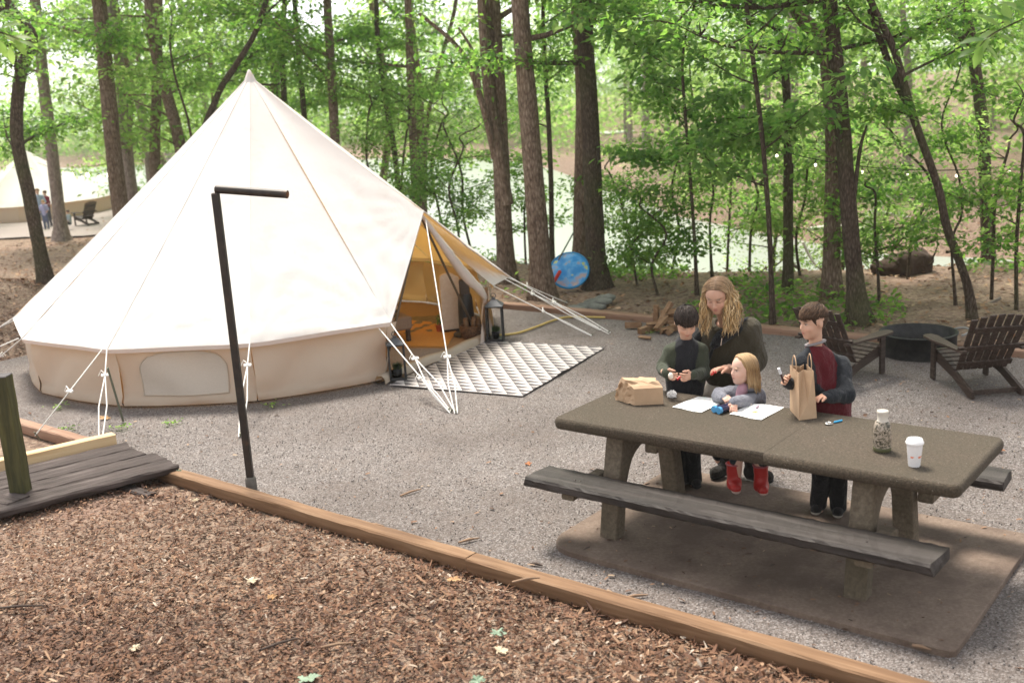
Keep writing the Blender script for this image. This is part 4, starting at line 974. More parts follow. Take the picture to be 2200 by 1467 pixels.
def adirondack(label, loc, rz):
    "faces local +x"
    c_ = thing('adirondack_chair', label, 'chair', loc, rz, 'slatted chairs round the fire ring')
    def P(name, mb): return mb.build(name, M_CHAIR, c_, True)
    for sy in (-1, 1):
        y = sy * .27
        mb = MB(); mb.box((.33, sy * .305, .275), (.09, .03, .55), bev=.004); P('front_leg', mb)
        # side rail: from the seat front down to the ground at the rear, then a foot
        pr = [(.36, .26), (.36, .37), (.30, .385), (-.10, .255), (-.52, .085), (-.52, 0.0), (-.44, 0.0), (-.08, .15)]
        k = len(pr); mb = MB(); A = [(x, y - .016, z) for x, z in pr]; B = [(x, y + .016, z) for x, z in pr]
        mb.add(A + B, [list(range(k))[::-1], list(range(k, 2 * k))] + [[i, (i + 1) % k, k + (i + 1) % k, k + i] for i in range(k)][::1]); P('side_rail', mb)
        # arm: flat paddle, wider at the front
        pl = [(-.42, .03), (-.42, -.03), (-.1, -.055), (.2, -.085), (.40, -.075), (.45, -.03), (.45, .04), (.36, .075), (.1, .06), (-.2, .035)]
        k = len(pl); mb = MB(); zz = lambda x: .555 + (.02 if x > .2 else 0) - (.0)
        A = [(x, sy * (.325 - q), .553) for x, q in pl]; B = [(x, sy * (.325 - q), .581) for x, q in pl]
        mb.add(A + B, [list(range(k))[::sy], list(range(k, 2 * k))[::-sy]] + [[i, (i + 1) % k, k + (i + 1) % k, k + i][::-sy] for i in range(k)]); P('arm_rest', mb)
        mb = MB(); mb.beam((.30, sy * .29, .55), (.30, sy * .29, .46), .02, .07, up=(1, 0, 0)); P('arm_bracket', mb)
    for i in range(6):
        x = .345 - i * .085; z = .385 - max(0, (.30 - x)) * .325; mb = MB(); M = Matrix.Translation((x, 0, z + .008)) @ Matrix.Rotation(R(-18) if i else R(6), 4, 'Y'); mb.box(None, (.070, .57, .019), M=M, bev=.003); P('seat_slat', mb)
    tilt = R(27)
    for i in range(7):
        y = -.246 + i * .082; hgt = .80 + .09 * math.cos((i - 3) / 3 * 1.25) - .0; bx, bz = -.145, .26
        fan = (i - 3) * .011
        p0 = Vector((bx, y, bz)); p1 = Vector((bx - math.sin(tilt) * hgt, y + fan, bz + math.cos(tilt) * hgt)); mb = MB(); mb.beam(p0, p1, .068, .019, up=(math.cos(tilt), 0, math.sin(tilt)), bev=.003)
        P('back_slat', mb)
    for (d_, w_) in ((.10, .60), (.36, .72), (.66, .52)):
        x = -.145 - math.sin(tilt) * d_ - .024; z = .26 + math.cos(tilt) * d_; mb = MB(); M = Matrix.Translation((x, 0, z)) @ Matrix.Rotation(-tilt, 4, 'Y'); mb.box(None, (.028, w_, .075), M=M, bev=.003); P('back_brace', mb)
    mb = MB(); mb.box((-.43, 0, .05), (.03, .54, .06), bev=.003); P('rear_stretcher', mb)
    c_.scale = (.82, .82, .70)
    return c_
adirondack('brown slatted lounge chair turned away at the right edge', (4.13, 9.14, 0), R(93))
adirondack('brown slatted lounge chair behind the boy in the red shirt', (3.13, 9.72, 0), R(38))

# ------------------------------------------------------------------ firewood: every split piece on its own
def split_log(p, d, L, r, seed, label):
    rr = random.Random(seed); d = np.array(d, float); d /= np.linalg.norm(d); mb = MB()
    k = rr.choice((3, 4, 4)); a0 = rr.uniform(0, 6); pr = [(r * (.8 + .4 * rr.random()) * math.cos(a0 + 2 * PI * i / k), r * (.8 + .4 * rr.random()) * math.sin(a0 + 2 * PI * i / k)) for i in range(k)]
    sdv = np.cross(d, [0, 0, 1.]); sdv = sdv / (np.linalg.norm(sdv) + 1e-9); up = np.cross(sdv, d)
    V = []
    for s in (-.5, 0, .5):
        for x, y in pr: V.append(np.array(p) + d * L * s + (sdv * x + up * y) * (1 + rr.uniform(-.06, .06)))
    F = [list(range(k)), [2 * k + i for i in range(k)][::-1]] + [[b * k + i, (b + 1) * k + i, (b + 1) * k + (i + 1) % k, b * k + (i + 1) % k] for b in (0, 1) for i in range(k)]
    mb.add(V, F); o = mb.build('firewood', M_SPLIT); tag(o, label, 'firewood', 'split firewood by the pad edge'); return o
W0 = G(1415, 712)
FW = [('single squared firewood billet lying left of the pile', G(1361, 706) + np.array([0, 0, .04]), (1, -.3, 0), .24, .055),
      ('thin pale kindling stick lying in front of the firewood pile', G(1385, 729) + np.array([0, 0, .02]), (1, -.9, 0), .2, .028),
      ('low wedge of firewood at the left foot of the pile', W0 + np.array([-.16, .02, .05]), (.7, .5, .1), .32, .06),
      ('flat split log across the left front of the pile', W0 + np.array([-.02, .05, .10]), (.9, .1, .0), .3, .045),
      ('tall pale split log leaning up through the middle of the pile', W0 + np.array([.09, .1, .20]), (.45, .25, .62), .46, .045),
      ('upright short split log at the back left of the pile', W0 + np.array([.0, .22, .20]), (0.05, 0, 1), .3, .05),
      ('thick split log at the right front of the pile', W0 + np.array([.16, -.06, .05]), (.8, .5, 0.05), .36, .07),
      ('pale split log lying over the front of the pile', W0 + np.array([.04, -.03, .13]), (.5, .5, .35), .3, .05),
      ('reddish split log resting high on the right of the pile', W0 + np.array([.22, .12, .24]), (.8, -.3, .1), .32, .055),
      ('bark covered log at the right back of the pile', W0 + np.array([.3, .1, .14]), (.9, .2, 0), .34, .06),
      ('broken log end at the lower right of the pile', W0 + np.array([.13, -.2, .04]), (.3, .9, 0), .2, .05),
      ('bottom split log hidden under the right of the pile', W0 + np.array([.33, -.02, .06]), (1, .1, 0), .34, .06)]
for i, (lb, p, d_, L_, r_) in enumerate(FW): split_log(W0 + (p - W0) * (.8 if i > 1 else 1), d_, L_ * .82, r_ * .8, 200 + i, lb)

# stacked stones by the twin tree
t = NT('grey_stone'); v = t.coord(); n_ = t.noise(v, 9, 6, .7); t.set(Base_Color=t.ramp(n_, [(.3, (.07, .072, .065)), (.6, (.19, .195, .175)), (.8, (.30, .31, .28))]), Roughness=.95); t.bump(n_, .8, .02); M_STONE = t.m
for i, (px, py, Y, w_, d2, h_, lb) in enumerate(((1268, 662, 13.7, .45, .3, .07, 'lowest flat grey stone of the stack by the twin trees'), (1285, 648, 13.8, .40, .28, .06, 'middle flat grey stone of the stack by the twin trees'), (1300, 640, 13.9, .30, .24, .07, 'top flat grey stone of the stack by the twin trees'), (1235, 668, 13.6, .3, .2, .06, 'flat grey stone half covered left of the stone stack'))):
    p = AT(px, py, Y); S = SDF((-.4, -.4, -.2), (.4, .4, .2), .03); S.ell((0, 0, 0), (w_ / 2, d2 / 2, h_ / 1.3), k=.01); S.noise(lambda P: vnoise(P, 7, i, 2) * .03); Vv, Fq = S.nets()
    zg = TZ(p[0], p[1]); o = mkobj('flat_stone', np_mesh('flat_stone', Vv, Fq, False), M_STONE); o.location = (p[0], p[1], max(p[2], zg + .03)); tag(o, lb, 'stone', 'stacked stones by the trees')

# blue saucer leaning on the tree
t = NT('saucer_print'); v = t.coord(); n_ = t.noise(v, 5.5, 3, .55); n2 = t.noise(v, 9, 2); c = t.ramp(n_, [(.40, (.03, .27, .68)), (.50, (.13, .42, .78)), (.56, (.44, .36, .42)), (.64, (.58, .44, .36))]); c = t.mix(t.math('GREATER_THAN', n2, .66), c, (.55, .60, .22)); t.set(Base_Color=c, Roughness=.35); M_SAUC = t.m
sp_ = AT(1223, 580, 15.0); RS = .285
sc_ = thing('saucer_disc', 'round blue printed disc leaning behind the tree by the lake', 'disc', tuple(sp_ + np.array([0, 0, -RS])))
ax = Vector((-.15, -.80, .58)).normalized(); MM = Matrix.Translation(Vector(sp_)) @ ax.to_track_quat('Z', 'Y').to_matrix().to_4x4()
mb = MB(); mb.lathe([(.001, .05), (.10, .045), (.2, .02), (RS - .02, 0.0)], n=40, M=MM, capb=False, capt=False); mb.build('face', M_SAUC, sc_)
mb = MB(); mb.lathe([(RS - .02, .0), (RS, .012), (RS + .012, -.01), (RS, -.04), (RS - .05, -.06), (.1, -.07)], n=40, M=MM, capb=False); mb.build('rim', plain('saucer_blue', (.02, .25, .55), .35), sc_)
q = AT(1197, 592, 14.86); mb = MB(); mb.beam(q + np.array([-.05, 0, -.09]), q + np.array([.05, 0, .07]), .05, .05, up=(0, -1, 0), bev=.015); mb.build('handle', plain('red_handle', (.62, .04, .02), .4), sc_)
mb = MB(); mb.tube([AT(1200, 558, 14.95), AT(1232, 500, 16.0)], .012, 6); mb.build('cord', plain('cord_grey', (.10, .11, .10), .8), sc_)

# yellow hose from the tent
pth, rr_ = smooth_path([G(1072, 722), G(1110, 718), G(1150, 705), G(1190, 690), G(1225, 683), G(1300, 684)], [.014] * 6, 8)
mb = MB(); mb.tube([p + np.array([0, 0, .012]) for p in pth], .014, 7); tag(mb.build('garden_hose', plain('yellow_hose', (.46, .33, .10), .6)), 'yellow hose lying along the gravel right of the tent', 'hose')
# ------------------------------------------------------------------ trees
def barkmat(name, dark, mid, light, sc=1.0, moss=0.0):
    t = NT(name); v = t.coord('Object', (6 * sc, 6 * sc, 1.6 * sc)); n1 = t.noise(v, 4.5, 6, .7, .5); vo = t.voro(v, 5.5, 'Distance', 'DISTANCE_TO_EDGE'); big = t.noise(t.coord(), .9, 3)
    h = t.math('ADD', n1, t.math('MULTIPLY', vo, .9)); c = t.ramp(h, [(.35, dark), (.6, mid), (.95, light)])
    if moss: c = t.mix(t.ramp(big, [(.5, (0, 0, 0)), (.7, (moss, moss, moss))]), c, (.09, .12, .035))
    t.set(Base_Color=c, Roughness=.95); t.b.inputs['Specular IOR Level'].default_value = .15; t.bump(h, .9, .03); return t.m
M_BARK = barkmat('bark_brown', (.055, .036, .026), (.165, .115, .086), (.31, .235, .185))
M_BARK_D = barkmat('bark_dark', (.022, .015, .011), (.072, .052, .038), (.155, .12, .094), 1.3, .35)
M_BARK_P = barkmat('bark_pale', (.11, .085, .07), (.24, .19, .165), (.36, .30, .27), .8)
def leafmat(name, stops, tr, tf):
    t = NT(name); a = t.attr('rnd'); c = t.ramp(a, stops); t.set(Base_Color=c, Roughness=.5); t.b.inputs['Specular IOR Level'].default_value = .35
    t.translucent(t.ramp(a, tr), tf); return t.m
M_LEAF = leafmat('leaf_green', [(0, (.028, .075, .014)), (.45, (.06, .14, .022)), (.8, (.11, .20, .03)), (1, (.17, .25, .05))], [(0, (.14, .36, .045)), (.6, (.32, .58, .09)), (1, (.54, .74, .18))], .58)
M_LEAF_D = leafmat('leaf_cool', [(0, (.026, .07, .026)), (.5, (.05, .115, .04)), (1, (.10, .175, .07))], [(0, (.18, .42, .07)), (.6, (.40, .66, .13)), (1, (.58, .78, .24))], .6)
M_LEAF_Y = leafmat('leaf_yellowgreen', [(0, (.042, .105, .02)), (.5, (.085, .175, .035)), (1, (.15, .23, .06))], [(0, (.24, .48, .08)), (.6, (.44, .68, .15)), (1, (.66, .80, .28))], .60)
LF_V = np.array([[0, 0, 0], [.45, .27, .07], [1, 0, -.03], [.45, -.27, .07]]); LF_F = np.array([[0, 2, 1], [0, 3, 2]])
LG_V = np.array([[0, 0, 0], [.22, .20, .05], [.62, .23, .05], [1.0, 0, -.06], [.62, -.23, .05], [.22, -.20, .05], [.5, 0, -.01]]); LG_F = np.array([[0, 6, 1], [1, 6, 2], [2, 6, 3], [0, 5, 6], [5, 4, 6], [4, 3, 6]])
def leaf_mesh(name, C, per, sxy, sz, size, mat, seed, big=False, droop=.25, bias=0.0, tilt=.5):
    "clusters C (n,3): flat sprays of leaves"
    r = np.random.default_rng(seed); C = np.asarray(C, float); n = len(C) * per
    cc = np.repeat(C, per, 0); ang = r.uniform(0, 2 * PI, n); rad = sxy * np.sqrt(r.random(n)) * r.choice([.6, 1, 1.25], n)
    P = cc + np.c_[rad * np.cos(ang), rad * np.sin(ang), r.normal(0, sz, n) - droop * rad * .35]
    s = size * r.uniform(.55, 1.25, n); tone = np.repeat(r.normal(0, .16, len(C)), per)
    val = np.clip(.46 + bias + tone + r.normal(0, .2, n), 0, 1)
    Vp, Fp = (LG_V, LG_F) if big else (LF_V, LF_F)
    return instances_mesh(name, Vp, Fp, P, eul(r.normal(0, tilt, n), droop + r.normal(0, tilt, n), ang + r.normal(0, .7, n)), np.c_[s, s, s], val, mat)
def instances_mesh(name, protoV, protoF, pos, rot, scl, val, mat):
    n = len(pos); V = (protoV[None] * scl[:, None, :]) @ np.transpose(rot, (0, 2, 1)) + pos[:, None, :]
    k = len(protoV); F = (protoF[None] + (np.arange(n) * k)[:, None, None]).reshape(-1, protoF.shape[1])
    me = np_mesh(name, V.reshape(-1, 3), F, False); setattr_face(me, 'rnd', np.repeat(val, len(protoF))); me.materials.append(mat); return me
def limb_path(p, az, el, L, r, up=.25, n=7, wig=.12):
    d = np.array([math.cos(az) * math.cos(el), math.sin(az) * math.cos(el), math.sin(el)]); out = [np.array(p, float)]
    for i in range(n):
        d = d + np.array([r.gauss(0, wig), r.gauss(0, wig), r.gauss(0, wig * .6) + up / n]); d /= np.linalg.norm(d); out.append(out[-1] + d * L / n)
    return out
def tree(name, label, path, rad, mat, leafmat_, limbs, per=26, sxy=.38, size=.10, seed=0, group='trees around the camp', cat='tree', flare=1.5, zmin=2.2, zmax=9.0, lL=(1.0, 2.6), top=11.0, sides=12, big=False, trunk_name='trunk', extra=None, bias=0.0, azr=None, tilt=.5):
    """path: world points from the ground up; limbs: how many; leaves hang in flat sprays along the limbs"""
    r = random.Random(seed); P = [np.asarray(p, float) for p in path]
    gz = TZ(P[0][0], P[0][1])
    d0 = (P[1] - P[0]); d0 = d0 / max(abs(d0[2]), .1) if d0[2] > .05 else np.array([0, 0, 1.])
    if P[0][2] > gz: P = [P[0] + d0 * (gz - .1 - P[0][2])] + P
    else: P[0] = P[0].copy(); P[0][2] = min(P[0][2], gz - .05)
    rad = rad * .9; per = max(8, int(per * .72)); rads = list(np.linspace(rad, rad * .74, len(P)))
    if P[-1][2] < top:
        d = (P[-1] - P[-2]); d /= np.linalg.norm(d); d = d * .6 + np.array([0, 0, .4]); d /= np.linalg.norm(d); k = 4; L = (top - P[-1][2]) / max(d[2], .3)
        b = P[-1]
        for i in range(1, k + 1): P.append(b + d * L * i / k + np.array([r.gauss(0, .08), r.gauss(0, .08), 0])); rads.append(rad * .78 * (1 - .8 * i / k))
    sp, sr = smooth_path(P, rads, 5)
    for i, p in enumerate(sp):
        hgt = p[2] - gz
        if hgt < .6: sr[i] *= 1 + (flare - 1) * max(0, 1 - hgt / .6) ** 2
    root = thing(name, label, cat, (float(P[0][0]), float(P[0][1]), gz), 0, group)
    mb = MB(); mb.tube(sp, sr, sides, cap=False, wob=.035)
    zs = np.array([p[2] for p in sp]); C = []
    for k in range(limbs):
        z = zmin + (zmax - zmin) * ((k + r.random()) / max(1, limbs)) ** 1.35
        i = int(np.clip(np.searchsorted(zs, z), 1, len(sp) - 1)); p = sp[i]
        az = r.uniform(*(azr or (0, 2 * PI))); L = r.uniform(*lL); lp = limb_path(p, az, r.uniform(-.05, .55), L, r); r0 = min(sr[i] * .45, .012 + .014 * L)
        mb.tube(lp, list(np.linspace(r0, .004, len(lp))), 5, cap=False)
        for j in range(2, len(lp)):
            C.append(lp[j] + np.array([r.gauss(0, .1), r.gauss(0, .1), r.gauss(0, .05)]))
            for q in range(2):
                tw = limb_path(lp[j], az + r.choice((-1, 1)) * r.uniform(.5, 1.2), r.uniform(-.1, .4), r.uniform(.25, .6) * L * .4, r, n=3); mb.tube(tw, [r0 * .35, r0 * .3, r0 * .2, .002], 4, cap=False); C.append(tw[-1]); C.append(tw[-2])
    for ex in extra or ():
        lp, rr = smooth_path(ex[0], ex[1], 5); mb.tube(lp, rr, 7, cap=False)
        if len(ex) > 2:
            for j in range(3, len(lp), ex[2]): C.append(lp[j] + np.array([r.gauss(0, .15), r.gauss(0, .15), r.gauss(0, .06)]))
    mb.build(trunk_name, mat, root)
    if C:
        me = leaf_mesh('crown', C, per, sxy, .05, size, leafmat_, seed + 1, big, bias=bias, tilt=tilt); mkobj('crown', me, None, root)
    return root
def px(pts, Y): return [AT(x, y, Y if not hasattr(Y, '__len__') else Y[i]) for i, (x, y) in enumerate(pts)]

# --- individually placed trees (base first)
tree('pine_tree', 'straight brown trunk standing right of the tent at the pad edge', px([(1166, 640), (1150, 420), (1132, 200), (1117, 0)], 14.6), .175, M_BARK, M_LEAF, 9, 30, .45, .10, 1, zmin=3.4, zmax=9)
tree('twin_tree', 'thick front trunk of the twin trees right of the blue disc', px([(1284, 622), (1275, 430), (1266, 220), (1255, 0)], 15.1), .165, M_BARK_D, M_LEAF, 9, 30, .45, .10, 2, zmin=3.0, zmax=9, flare=1.7)
tree('twin_tree', 'rear trunk of the twin trees behind the blue disc', px([(1247, 560), (1249, 420), (1252, 200), (1240, 0)], 16.4), .155, M_BARK, M_LEAF, 8, 28, .45, .10, 3, zmin=3.4, zmax=9)
tree('forked_tree', 'brown forked tree between the tent door and the straight pine', px([(1088, 590), (1078, 380), (1070, 200), (1058, 0)], 16.2), .165, M_BARK, M_LEAF, 9, 28, .45, .10, 4, zmin=3.2, zmax=9,
     extra=[(px([(1090, 440), (1066, 300), (1048, 180), (1036, 0)], 16.0), [.10, .09, .085, .08]), (px([(1064, 340), (1035, 220), (990, 110), (900, 30)], [16.0, 15.8, 15.6, 15.4]), [.06, .05, .035, .02], 4), (px([(1030, 190), (1020, 120), (985, 60)], 15.7), [.03, .025, .015], 3)])
tree('oak_tree', 'dark tree rising behind the boy in the red shirt', px([(1846, 690), (1826, 480), (1808, 250), (1782, 0)], 11.95), .118, M_BARK_D, M_LEAF, 10, 30, .38, .085, 5, zmin=2.6, zmax=8, flare=1.9, extra=[(px([(1835, 420), (1848, 320), (1862, 270)], 11.9), [.03, .02, .012], 2)])
tree('oak_tree', 'grey brown trunk close behind the dark oak at the fire ring', px([(1786, 645), (1788, 480), (1790, 300), (1770, 100), (1700, 0)], 13.6), .13, M_BARK, M_LEAF, 8, 26, .4, .09, 6, zmin=3, zmax=8)
tree('oak_tree', 'slim dark tree left of the grey trunk behind the woman', px([(1692, 600), (1692, 420), (1692, 250), (1680, 100), (1650, 0)], 14.0), .07, M_BARK_D, M_LEAF, 9, 26, .4, .09, 7, zmin=2.2, zmax=7, extra=[(px([(1700, 600), (1699, 420), (1702, 350)], 14.0), [.035, .03, .02], 2)])
tree('sapling', 'slender dark sapling with drooping leaves just right of the woman', px([(1660, 692), (1652, 480), (1636, 280), (1607, 40)], 12.1), .038, M_BARK_D, M_LEAF_D, 14, 13, .3, .12, 8, 'understory saplings', zmin=1.5, zmax=5.2, top=6, lL=(.6, 1.7), big=True, sides=8)
tree('leaning_tree', 'thin dark tree leaning across behind the right lounge chair', px([(2090, 690), (2078, 610), (2035, 490), (2015, 400), (1962, 250), (1922, 110), (1870, 0)], 11.7), .056, M_BARK_D, M_LEAF, 9, 22, .32, .085, 9, zmin=2.2, zmax=6, top=7, lL=(.6, 1.8), sides=9, extra=[(px([(1962, 250), (1915, 150), (1868, 20)], 11.8), [.045, .04, .03], 2)])
tree('crooked_tree', 'dark crooked tree at the left edge by the mulch mound', px([(96, 590), (62, 420), (36, 290), (44, 160), (68, 80), (10, 0)], 16.8), .125, M_BARK_D, M_LEAF, 10, 26, .4, .10, 10, zmin=2.0, zmax=7)
tree('pine_tree', 'tall brown trunk rising behind the left slope of the tent', px([(268, 500), (252, 400), (232, 200), (212, 0)], 19.5), .19, M_BARK, M_LEAF, 9, 30, .5, .11, 11, zmin=3.6, zmax=9)
tree('pine_tree', 'pale trunk before the distant white tent', px([(132, 506), (118, 380), (96, 200), (75, 0)], 26.5), .19, M_BARK_P, M_LEAF_Y, 9, 28, .55, .13, 12, zmin=3.6, zmax=9, flare=1.7)
tree('pine_tree', 'grey trunk behind the left tent slope right of the tall brown one', px([(334, 420), (333, 300), (337, 180), (340, 0)], 24.5), .15, M_BARK, M_LEAF, 9, 28, .5, .12, 13, zmin=3.0, zmax=9)
tree('pine_tree', 'grey brown trunk behind the upper right slope of the tent', px([(724, 400), (719, 290), (712, 150), (703, 0)], 20.5), .115, M_BARK, M_LEAF, 9, 28, .5, .11, 14, zmin=3.0, zmax=9)
tree('slim_tree', 'slim wavy tree between two trunks behind the tent roof', px([(862, 470), (848, 330), (826, 200), (812, 90), (808, 0)], 21), .07, M_BARK_D, M_LEAF, 8, 26, .45, .11, 15, zmin=2.4, zmax=8)
tree('pine_tree', 'straight trunk behind the tent just left of the door peak', px([(896, 480), (890, 360), (882, 180), (876, 0)], 20), .098, M_BARK, M_LEAF, 9, 26, .45, .11, 16, zmin=2.8, zmax=9)
tree('slim_tree', 'short slim tree by the water behind the door peak', px([(914, 470), (912, 380), (920, 250), (950, 120), (980, 0)], 22), .06, M_BARK, M_LEAF_Y, 8, 26, .45, .12, 17, zmin=2.0, zmax=8)
tree('dark_tree', 'left of two thin dark trunks behind the tent tip', px([(612, 300), (610, 200), (606, 100), (612, 0)], 23), .08, M_BARK_D, M_LEAF, 10, 28, .5, .12, 18, zmin=2.6, zmax=9)
tree('dark_tree', 'right of two thin dark trunks behind the tent tip', px([(662, 340), (652, 230), (642, 120), (632, 0)], 22.5), .075, M_BARK_D, M_LEAF, 10, 28, .5, .12, 19, zmin=2.6, zmax=9)
tree('leaning_tree', 'dark bough leaning up to the tent tip from the left', px([(430, 300), (455, 235), (480, 180), (520, 120), (560, 40)], 19), .07, M_BARK_D, M_LEAF, 8, 28, .45, .11, 20, zmin=3, zmax=8)
tree('sapling', 'thin bent stem behind the left slope of the tent', px([(412, 300), (402, 250), (375, 160), (365, 90)], 18.5), .025, M_BARK_D, M_LEAF_Y, 8, 22, .4, .11, 21, 'understory saplings', zmin=3, zmax=6, top=6)
tree('slim_tree', 'thin tree between the pine and the twin trunks by the lake', px([(1186, 560), (1184, 400), (1178, 250), (1170, 130)], 17.5), .055, M_BARK_D, M_LEAF_D, 8, 22, .4, .10, 22, zmin=2.0, zmax=6, top=7)
tree('sapling', 'thin dark sapling left of the slender one behind the boys', px([(1497, 625), (1490, 480), (1478, 320), (1466, 120)], 14.0), .03, M_BARK_D, M_LEAF_D, 14, 16, .32, .12, 23, 'understory saplings', zmin=1.6, zmax=5, top=6, lL=(.6, 1.6), big=True, sides=7)
tree('sapling', 'thin sapling with a forked top right of the lake gap', px([(1530, 600), (1525, 480), (1532, 400), (1505, 300)], 15.5), .022, M_BARK_D, M_LEAF_Y, 9, 16, .3, .10, 24, 'understory saplings', zmin=1.2, zmax=4.4, top=5, lL=(.5, 1.3), sides=6)
tree('sapling', 'bent stem with bare twigs behind the fire ring', px([(2052, 640), (2045, 520), (2066, 460), (2060, 380)], 12.6), .02, M_BARK_D, M_LEAF, 7, 14, .26, .08, 25, 'understory saplings', zmin=1.0, zmax=3.8, top=4, lL=(.4, 1.0), sides=6)
tree('oak_tree', 'forked dark tree in the upper right corner on the hillside', px([(2120, 480), (2110, 260), (2086, 90), (2074, 0)], 17), .12, M_BARK_D, M_LEAF_Y, 8, 26, .5, .11, 26, zmin=3, zmax=8, extra=[(px([(2090, 100), (2050, 70), (2005, 40)], 16.8), [.07, .055, .03], 2)])
# --- understory saplings, each with its own place
SAP = [(1370, 600, 15.0, .85, 'leafy young sapling right of the twin trees'), (1415, 610, 14.2, 1.2, 'leafy young sapling behind the firewood pile'), (1345, 585, 17, 1.6, 'bushy young sapling at the water right of the twin trees'), (1440, 590, 16.5, 1.9, 'tall leafy sapling between firewood and the thin dark sapling'), (1560, 560, 18, 2.2, 'pale leafy sapling behind the woman'),
       (1610, 590, 16, 1.7, 'leafy sapling between the woman and the slim dark tree'), (1720, 600, 15.2, 1.6, 'low leafy sapling left of the grey trunk'), (1890, 640, 13, 1.4, 'leafy sapling above the fire ring'), (1950, 600, 14.5, 1.9, 'leafy sapling right of the dark oak'), (2130, 640, 12.8, 1.8, 'leafy sapling above the right lounge chair'), (2185, 650, 12.0, 2.0, 'leafy sapling at the right edge'),
       (985, 540, 18, 1.9, 'young sapling at the water right of the door peak'), (955, 520, 19, 2.4, 'slim leafy sapling before the lake by the door peak'), (1020, 560, 18.5, 2.2, 'leafy sapling left of the forked brown tree'), (1130, 570, 18.5, 1.6, 'young sapling between forked tree and pine at the water'), (870, 470, 19.5, 2.6, 'leafy sapling behind the right tent slope'), (790, 430, 20, 2.6, 'leafy sapling behind the upper right tent slope')]
for i, (x, y, Y, h_, lb) in enumerate(SAP):
    b = AT(x, y, Y); gz = TZ(b[0], b[1]); b = np.array([b[0], b[1], gz]); rr_ = random.Random(i + 300)
    pts = [b, b + np.array([rr_.gauss(0, .06), 0, h_ * .35]), b + np.array([rr_.gauss(0, .12), 0, h_ * .7]), b + np.array([rr_.gauss(0, .18), 0, h_])]
    tree('sapling', lb, pts, .014 + .006 * h_, M_BARK_D, (M_LEAF_Y, M_LEAF, M_LEAF_D)[i % 3], 8, 11, .24 + .05 * h_, .085, 310 + i, 'understory saplings', zmin=gz + h_ * .3, zmax=gz + h_ * 1.25, top=gz + h_ * 1.3, lL=(.3 * h_, .6 * h_), sides=6, flare=1.1)
# --- background trees: three kinds, copied
def bg_proto(seed, H, rad, bark, leaf, zlow, nl, size, per):
    r = random.Random(seed); pts = [np.array([0, 0, 0.])] + [np.array([r.gauss(0, .1 * k), r.gauss(0, .1 * k), H * k / 5]) for k in range(1, 6)]
    mb = MB(); sp, sr = smooth_path(pts, list(np.linspace(rad, rad * .35, 6)), 4); sr[0] *= 1.5; mb.tube(sp, sr, 9, cap=False, wob=.04); C = []
    for k in range(nl):
        z = zlow + (H * .98 - zlow) * (k + r.random()) / nl; i = min(len(sp) - 1, int(z / H * (len(sp) - 1))); L = r.uniform(1.2, 3.2) * (1 - .45 * z / H); lp = limb_path(sp[i], r.uniform(0, 2 * PI), r.uniform(-.1, .5), L, r)
        mb.tube(lp, list(np.linspace(.03, .006, len(lp))), 4, cap=False)
        for j in range(2, len(lp)): C += [lp[j], lp[j] + np.array([r.gauss(0, .4), r.gauss(0, .4), r.gauss(0, .15)])]
    tm = mb.mesh('trunk'); tm.materials.append(bark)
    cm = leaf_mesh('crown', C, per, .55, .10, size, leaf, seed, False)
    return tm, cm
KINDS = [bg_proto(401, 10, .14, M_BARK, M_LEAF_Y, 1.6, 24, .16, 12), bg_proto(402, 11, .15, M_BARK_P, M_LEAF_Y, 2.0, 26, .17, 14), bg_proto(403, 6.5, .08, M_BARK_D, M_LEAF_Y, .6, 24, .14, 14), bg_proto(404, 12, .18, M_BARK_P, M_LEAF_Y, 3.5, 22, .17, 14)]
KN = [('brown barked tree in the woods behind the camp', 'woods behind the camp'), ('pale trunked tree with light leaves in the far woods', 'pale trees in the far woods'), ('low leafy understory tree in the far woods', 'low trees in the far woods'), ('tall pale trunk with high crown in the far woods', 'tall pale trunks in the far woods')]
def bgtree(k, x, y, rz, s):
    tm, cm = KINDS[k]; r_ = thing('forest_tree', KN[k][0], 'tree', (x, y, TZ(x, y) - .05), rz, KN[k][1]); r_.scale = (s, s, s)
    for nm, me in (('trunk', tm), ('crown', cm)):
        o = bpy.data.objects.new(nm, me); link(o); o.parent = r_
placed = []
def scatter(n, xr, yr, kinds, smin, smax, seed, mind=2.2, ok=None):
    r = random.Random(seed); c_ = 0; tries = 0
    while c_ < n and tries < n * 60:
        tries += 1; x = r.uniform(*xr); y = r.uniform(*yr); y0, y1 = np.interp(x, _sx, _sy), np.interp(x, _fx, _fy)
        if y0 - 1 < y < y1 + .5: continue
        if abs(x) > .56 * y + 4: continue
        if ok and not ok(x, y): continue
        if any((x - a) ** 2 + (y - b) ** 2 < mind ** 2 for a, b in placed): continue
        placed.append((x, y)); bgtree(r.choice(kinds), x, y, r.uniform(0, 6.28), r.uniform(smin, smax)); c_ += 1
def view_ok(x, y):
    # keep the gap towards the second tent and its clearing open
    return not (-0.50 < x / y < -.36 and y < 46) and not (x / y < -.5 and y < 30)
scatter(26, (-26, 2), (23, 46), (0, 0, 2, 1), .75, 1.1, 501, 2.4, view_ok)
scatter(24, (6, 34), (27, 60), (1, 3, 3, 3, 2), .7, 1.1, 502, 2.2)
scatter(24, (-45, 20), (80, 112), (0, 1, 2, 2), 1.0, 1.5, 503, 4)
scatter(5, (4, 12), (16.5, 22), (2,), .35, .6, 504, 1.5)
